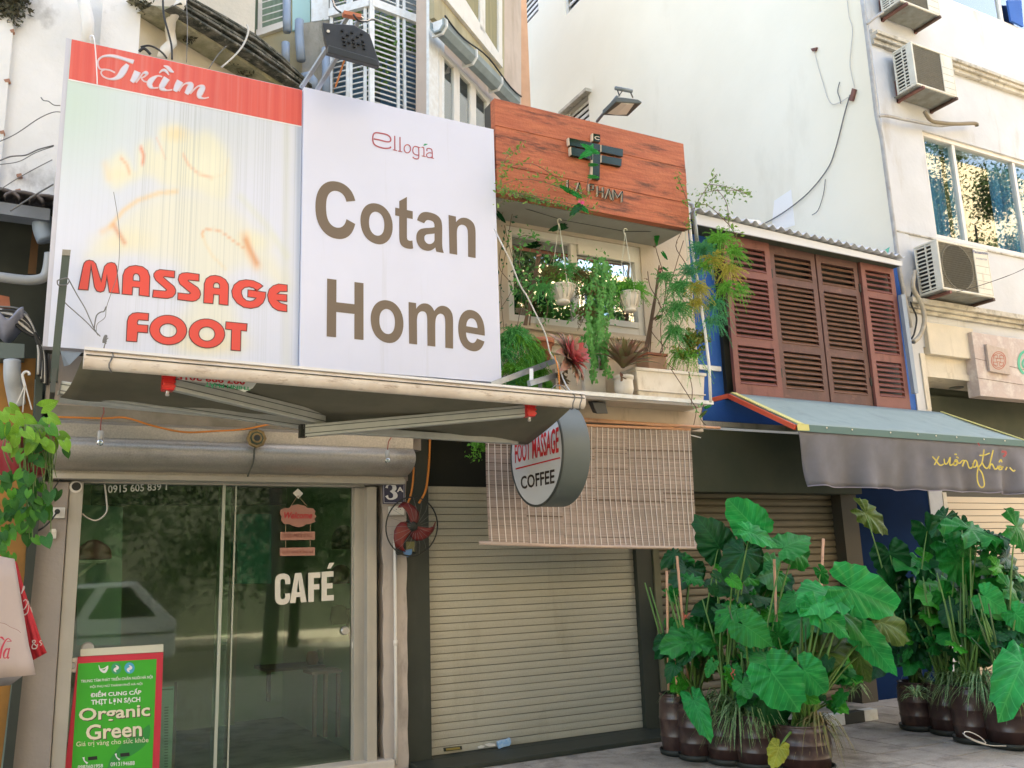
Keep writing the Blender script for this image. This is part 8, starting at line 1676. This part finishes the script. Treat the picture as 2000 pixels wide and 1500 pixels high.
climber('seedling', 'young plant with fresh green whorl growing up over the cross emblem', [[(1145, 372), (1152, 330), (1153, 290)], [(1152, 320), (1170, 322)], [(1152, 345), (1168, 346)]], 6.22, .02, broad_m, 0, rr=.004, big=[(1153, 291, 1136, 281, 'b'), (1153, 291, 1160, 278, 'b'), (1154, 292, 1175, 300, 'b'), (1153, 296, 1134, 305, 'b'), (1155, 322, 1170, 322, 'm'), (1155, 345, 1172, 346, 'm'), (1110, 372, 1095, 362, 'm'), (1122, 378, 1140, 388, 'b')])
climber('shrub_branch', 'airy branch with yellow green leaves beside the right end of the wooden sign', [[(1345, 440), (1360, 400), (1385, 360), (1400, 340)], [(1365, 380), (1400, 372), (1450, 372)], [(1350, 410), (1380, 400), (1425, 440)], [(1400, 370), (1420, 400), (1425, 470)], [(1385, 360), (1420, 365), (1460, 380)], [(1345, 400), (1330, 360), (1322, 345)], [(1425, 440), (1440, 470), (1425, 500)]], 6.3, .022, creeper_m, 300, rr=.0035, spread=.035)
climber('climbing_plant', 'loose green climber with arching stems across the left half of the balcony window', [[(1000, 470), (1030, 460), (1060, 480), (1090, 520)], [(1010, 560), (1040, 530), (1070, 540), (1100, 500)], [(1060, 640), (1070, 600), (1060, 560), (1080, 500)], [(1120, 620), (1140, 600), (1150, 640), (1135, 690)], [(1020, 480), (1015, 520), (1035, 560), (1020, 610)]], 6.6, .024, vine_m, 330, spread=.045, rr=.003)
climber('climbing_plant', 'wiry climber with brown stems and dark leaves left of the balcony window', [[(985, 650), (978, 560), (990, 480), (1000, 420), (1010, 395)], [(980, 600), (1000, 560), (975, 520), (985, 460)], [(1010, 640), (1020, 560), (1000, 500), (985, 440)], [(975, 430), (990, 400), (1010, 380)]], 6.75, .02, broad_m, 70, spread=.03, big=[(975, 420, 988, 436, 'd'), (1063, 588, 1088, 600, 'd'), (1058, 560, 1050, 590, 'd'), (1090, 578, 1096, 560, 'm'), (1075, 515, 1064, 500, 'd'), (1100, 442, 1078, 446, 'd'), (1104, 405, 1112, 424, 'd')])
climber('climbing_plant', 'tangle of brown vines with a few heart leaves right of the balcony window', [[(1300, 720), (1290, 640), (1300, 560), (1280, 480), (1282, 455)], [(1310, 730), (1330, 650), (1300, 600), (1320, 520), (1335, 470)], [(1320, 725), (1290, 690), (1310, 640), (1285, 590)], [(1330, 760), (1345, 700), (1320, 660), (1340, 600), (1310, 560)], [(1300, 680), (1270, 640), (1290, 600), (1270, 560), (1265, 530)], [(1340, 440), (1320, 480), (1340, 520), (1325, 560)]], 6.7, .02, M('brown_dry_leaf', (.24, .12, .08), .7), 60, spread=.02, rr=.004, big=[(1283, 456, 1282, 476, 'm'), (1296, 496, 1304, 508, 'm'), (1297, 524, 1306, 530, 'm'), (1285, 424, 1276, 432, 'm'), (1285, 620, 1298, 612, 'o')])
climber('climbing_plant', 'bare brown vine trailing over the white planter down to the blind', [[(1345, 726), (1352, 760), (1350, 790)], [(1310, 720), (1330, 750), (1352, 785), (1360, 800), (1355, 830)], [(1375, 790), (1368, 815), (1378, 830)]], 6.3, .02, vine_m, 14, spread=.03, rr=.004, big=[(1372, 810, 1382, 800, 'o'), (1380, 795, 1392, 790, 'm')])
fl_ = thing('pink_flower', 'single pink flower above the left hanging pot', 'flower', W(1134, 400, 6.2)); q = MB()
for k in range(9): a = k * .7; c = W(1134, 396, 6.2); d = Vector((math.cos(a), -.4, .5 * math.sin(a))); obj('petal', MB().add([c, c + d * .02 + Vector((0, 0, .01)), c + d * .036, c + d * .02 - Vector((0, 0, .01))], [(0, 1, 2, 3)]), M('pink_petal', (.75, .06, .22), .5) if 'pink_petal' not in MATS else MATS['pink_petal'], fl_)
obj('stem', MB().tube([W(1134, 398, 6.21), W(1130, 412, 6.22), W(1108, 432, 6.25)], .003, 5), stem_m, fl_)
for k, mm in ((0, 'm'), (1, 'b'), (2, 'd')): put_leaf(fl_, mm, [(1132, 404), (1136, 404), (1128, 406)][k], [(1122, 400), (1152, 416), (1112, 422)][k], 6.2, .3, 0, .45)
obj('line_wire', MB().tube([W(975, 392, 6.6), W(1100, 430, 6.6), W(1221, 452, 6.6), W(1290, 452, 6.6), W(1340, 448, 6.6)], .003, 5), cable_k, label='thin dark line stretched under the soffit carrying the hanging pots', cat='wire')
fbk = MB(); leaf_cloud(fbk, [W(935 + random.gauss(0, 10), 872 + random.gauss(0, 16), 6.75) for _ in range(30)], 420, .014, (.02, .02, .02)); obj('hanging_greenery', fbk, fern_l, label='small dim tuft of greenery left of the bamboo blind top', cat='plant', kind='stuff')

# ------------------------------------------------------------------ pothos in a red hanging pot, left
pothos = [leaf_material('lime_pothos_leaf', (.24, .52, .05), (.34, .60, .12), .4, .35), leaf_material('green_pothos_leaf', (.09, .33, .04), (.14, .40, .07), .4, .3), leaf_material('dark_pothos_leaf', (.03, .15, .025), (.05, .2, .04), .4, .25)]
def heart(seed, m):
    r_ = random.Random(seed); V = []; F = []; ny, nx = 8, 5
    for i in range(ny + 1):
        t = i / ny; x = -.12 + 1.12 * t; w_ = .40 * (math.sin(min(1, (t + .12) ** .72) * math.pi) ** .8) * (1 if t < .98 else .1)
        for j in range(nx):
            s_ = j / (nx - 1) * 2 - 1; y = w_ * s_; xx = x - (.16 * (1 - t) ** 4) * 1.0 * abs(s_) + (.10 if i == 0 and j == 2 else 0); V.append((xx, y, .16 * abs(y) - .25 * x * x + .02 * math.sin(6 * s_ + seed)))
    for i in range(ny):
        for j in range(nx - 1): a = i * nx + j; F.append((a, a + 1, a + nx + 1, a + nx))
    me = bpy.data.meshes.new('leaf'); me.from_pydata(V, [], F); uv = me.uv_layers.new(name='leaf')
    for lp in me.loops: v = V[lp.vertex_index]; uv.data[lp.index].uv = (v[0], v[1])
    me.polygons.foreach_set('use_smooth', [True] * len(me.polygons)); me.materials.append(m); return me
HM = [[heart(i * 3 + k, pothos[i]) for k in range(3)] for i in range(3)]
tp = thing('hanging_pothos', 'lime green pothos trailing from a dark red hanging pot at the left edge', 'hanging plant', W(45, 1080, 5.9)); Yq = 5.9
pc = W(50, 850, Yq); obj('pot', MB().lathe(pc, [(.10, -.24), (.115, -.23), (.15, -.05), (.155, 0), (.14, 0)], 24), M('dark_red_pot', (.30, .03, .035), .3, (.22, .02, .025), 6, .6), tp, smooth=True)
for a in ((30, 795), (44, 805), (62, 800)): obj('hanger', MB().tube([W(49, 752, Yq), W(*a, Yq)], .004, 5), cable_w, tp)
obj('hook', MB().tube(cr([W(49, 756, Yq), W(46, 744, Yq), W(44, 732, Yq), W(50, 726, Yq), (W(56, 728, Yq)), W(57, 733, Yq)], 4), .008, 6), cable_w, tp, smooth=True)
def pleaf(x, y, ang, l, kind, Y=None):
    Y = Y or random.uniform(5.6, 5.95); A = W(x, y, Y); B = W(x + l * math.cos(ang), y + l * math.sin(ang), Y - random.uniform(-.03, .06)); d = B - A; Ln = d.length; d.normalize(); v = ((EYE - A).normalized() + Vector((random.uniform(-.5, .5), 0, random.uniform(0, .7)))).normalized(); v = (v - d * v.dot(d)).normalized(); yv = v.cross(d)
    o = bpy.data.objects.new('leaf', random.choice(HM[kind])); COL.objects.link(o); o.parent = tp; Mx = Matrix.Identity(4)
    for i, ax in enumerate((d, yv, v)):
        for r_ in range(3): Mx[r_][i] = ax[r_] * Ln
    for r_ in range(3): Mx[r_][3] = A[r_] - tp.location[r_]
    o.matrix_local = Mx
for (x, y, ang, l, k) in ((20, 795, .6, 28, 0), (85, 795, -.4, 34, 0), (30, 812, .9, 30, 0), (5, 805, 1.2, 26, 0), (50, 818, .4, 32, 0), (95, 815, .5, 30, 0), (22, 835, 1.6, 34, 0), (62, 835, .9, 30, 1), (98, 835, .9, 26, 1), (45, 842, 1.8, 38, 0), (75, 825, 1.4, 36, 1), (8, 830, 1.8, 34, 1), (118, 850, .3, 22, 0), (70, 855, 1.2, 44, 1), (100, 862, 1.3, 30, 0), (90, 885, 1.2, 26, 1), (12, 850, 1.8, 30, 0)): pleaf(x, y, ang, l, k)
for i in range(120):
    f = random.random(); x = random.gauss(62 - 22 * f, 34 - 6 * f); y = 845 + 200 * f + random.uniform(-15, 15)
    if x > 138 or x < -15 or (x > 100 and y > 990): continue
    pleaf(x, y, random.uniform(.7, 2.4), random.uniform(17, 27), (0 if f < .15 else 1) if random.random() < .55 else 2)
for (x, y) in ((8, 1030), (10, 1052), (14, 1040), (6, 1070), (12, 1080), (24, 1085), (3, 1060)): pleaf(x, y, random.uniform(1, 2.2), 18, 1)
q = MB()
for i in range(26):
    x = random.uniform(5, 115); e = (x + random.uniform(-25, 25), random.uniform(900, 1060)); q.tube(cr([W(50 + random.uniform(-15, 15), 842, 5.85), W((50 + x) / 2, 830, 5.75), W(x, 870, 5.75), W(*e, 5.8)], 4), .003, 4, False)
obj('vines', q, M('pothos_vine', (.12, .20, .06), .6), tp, kind='stuff')
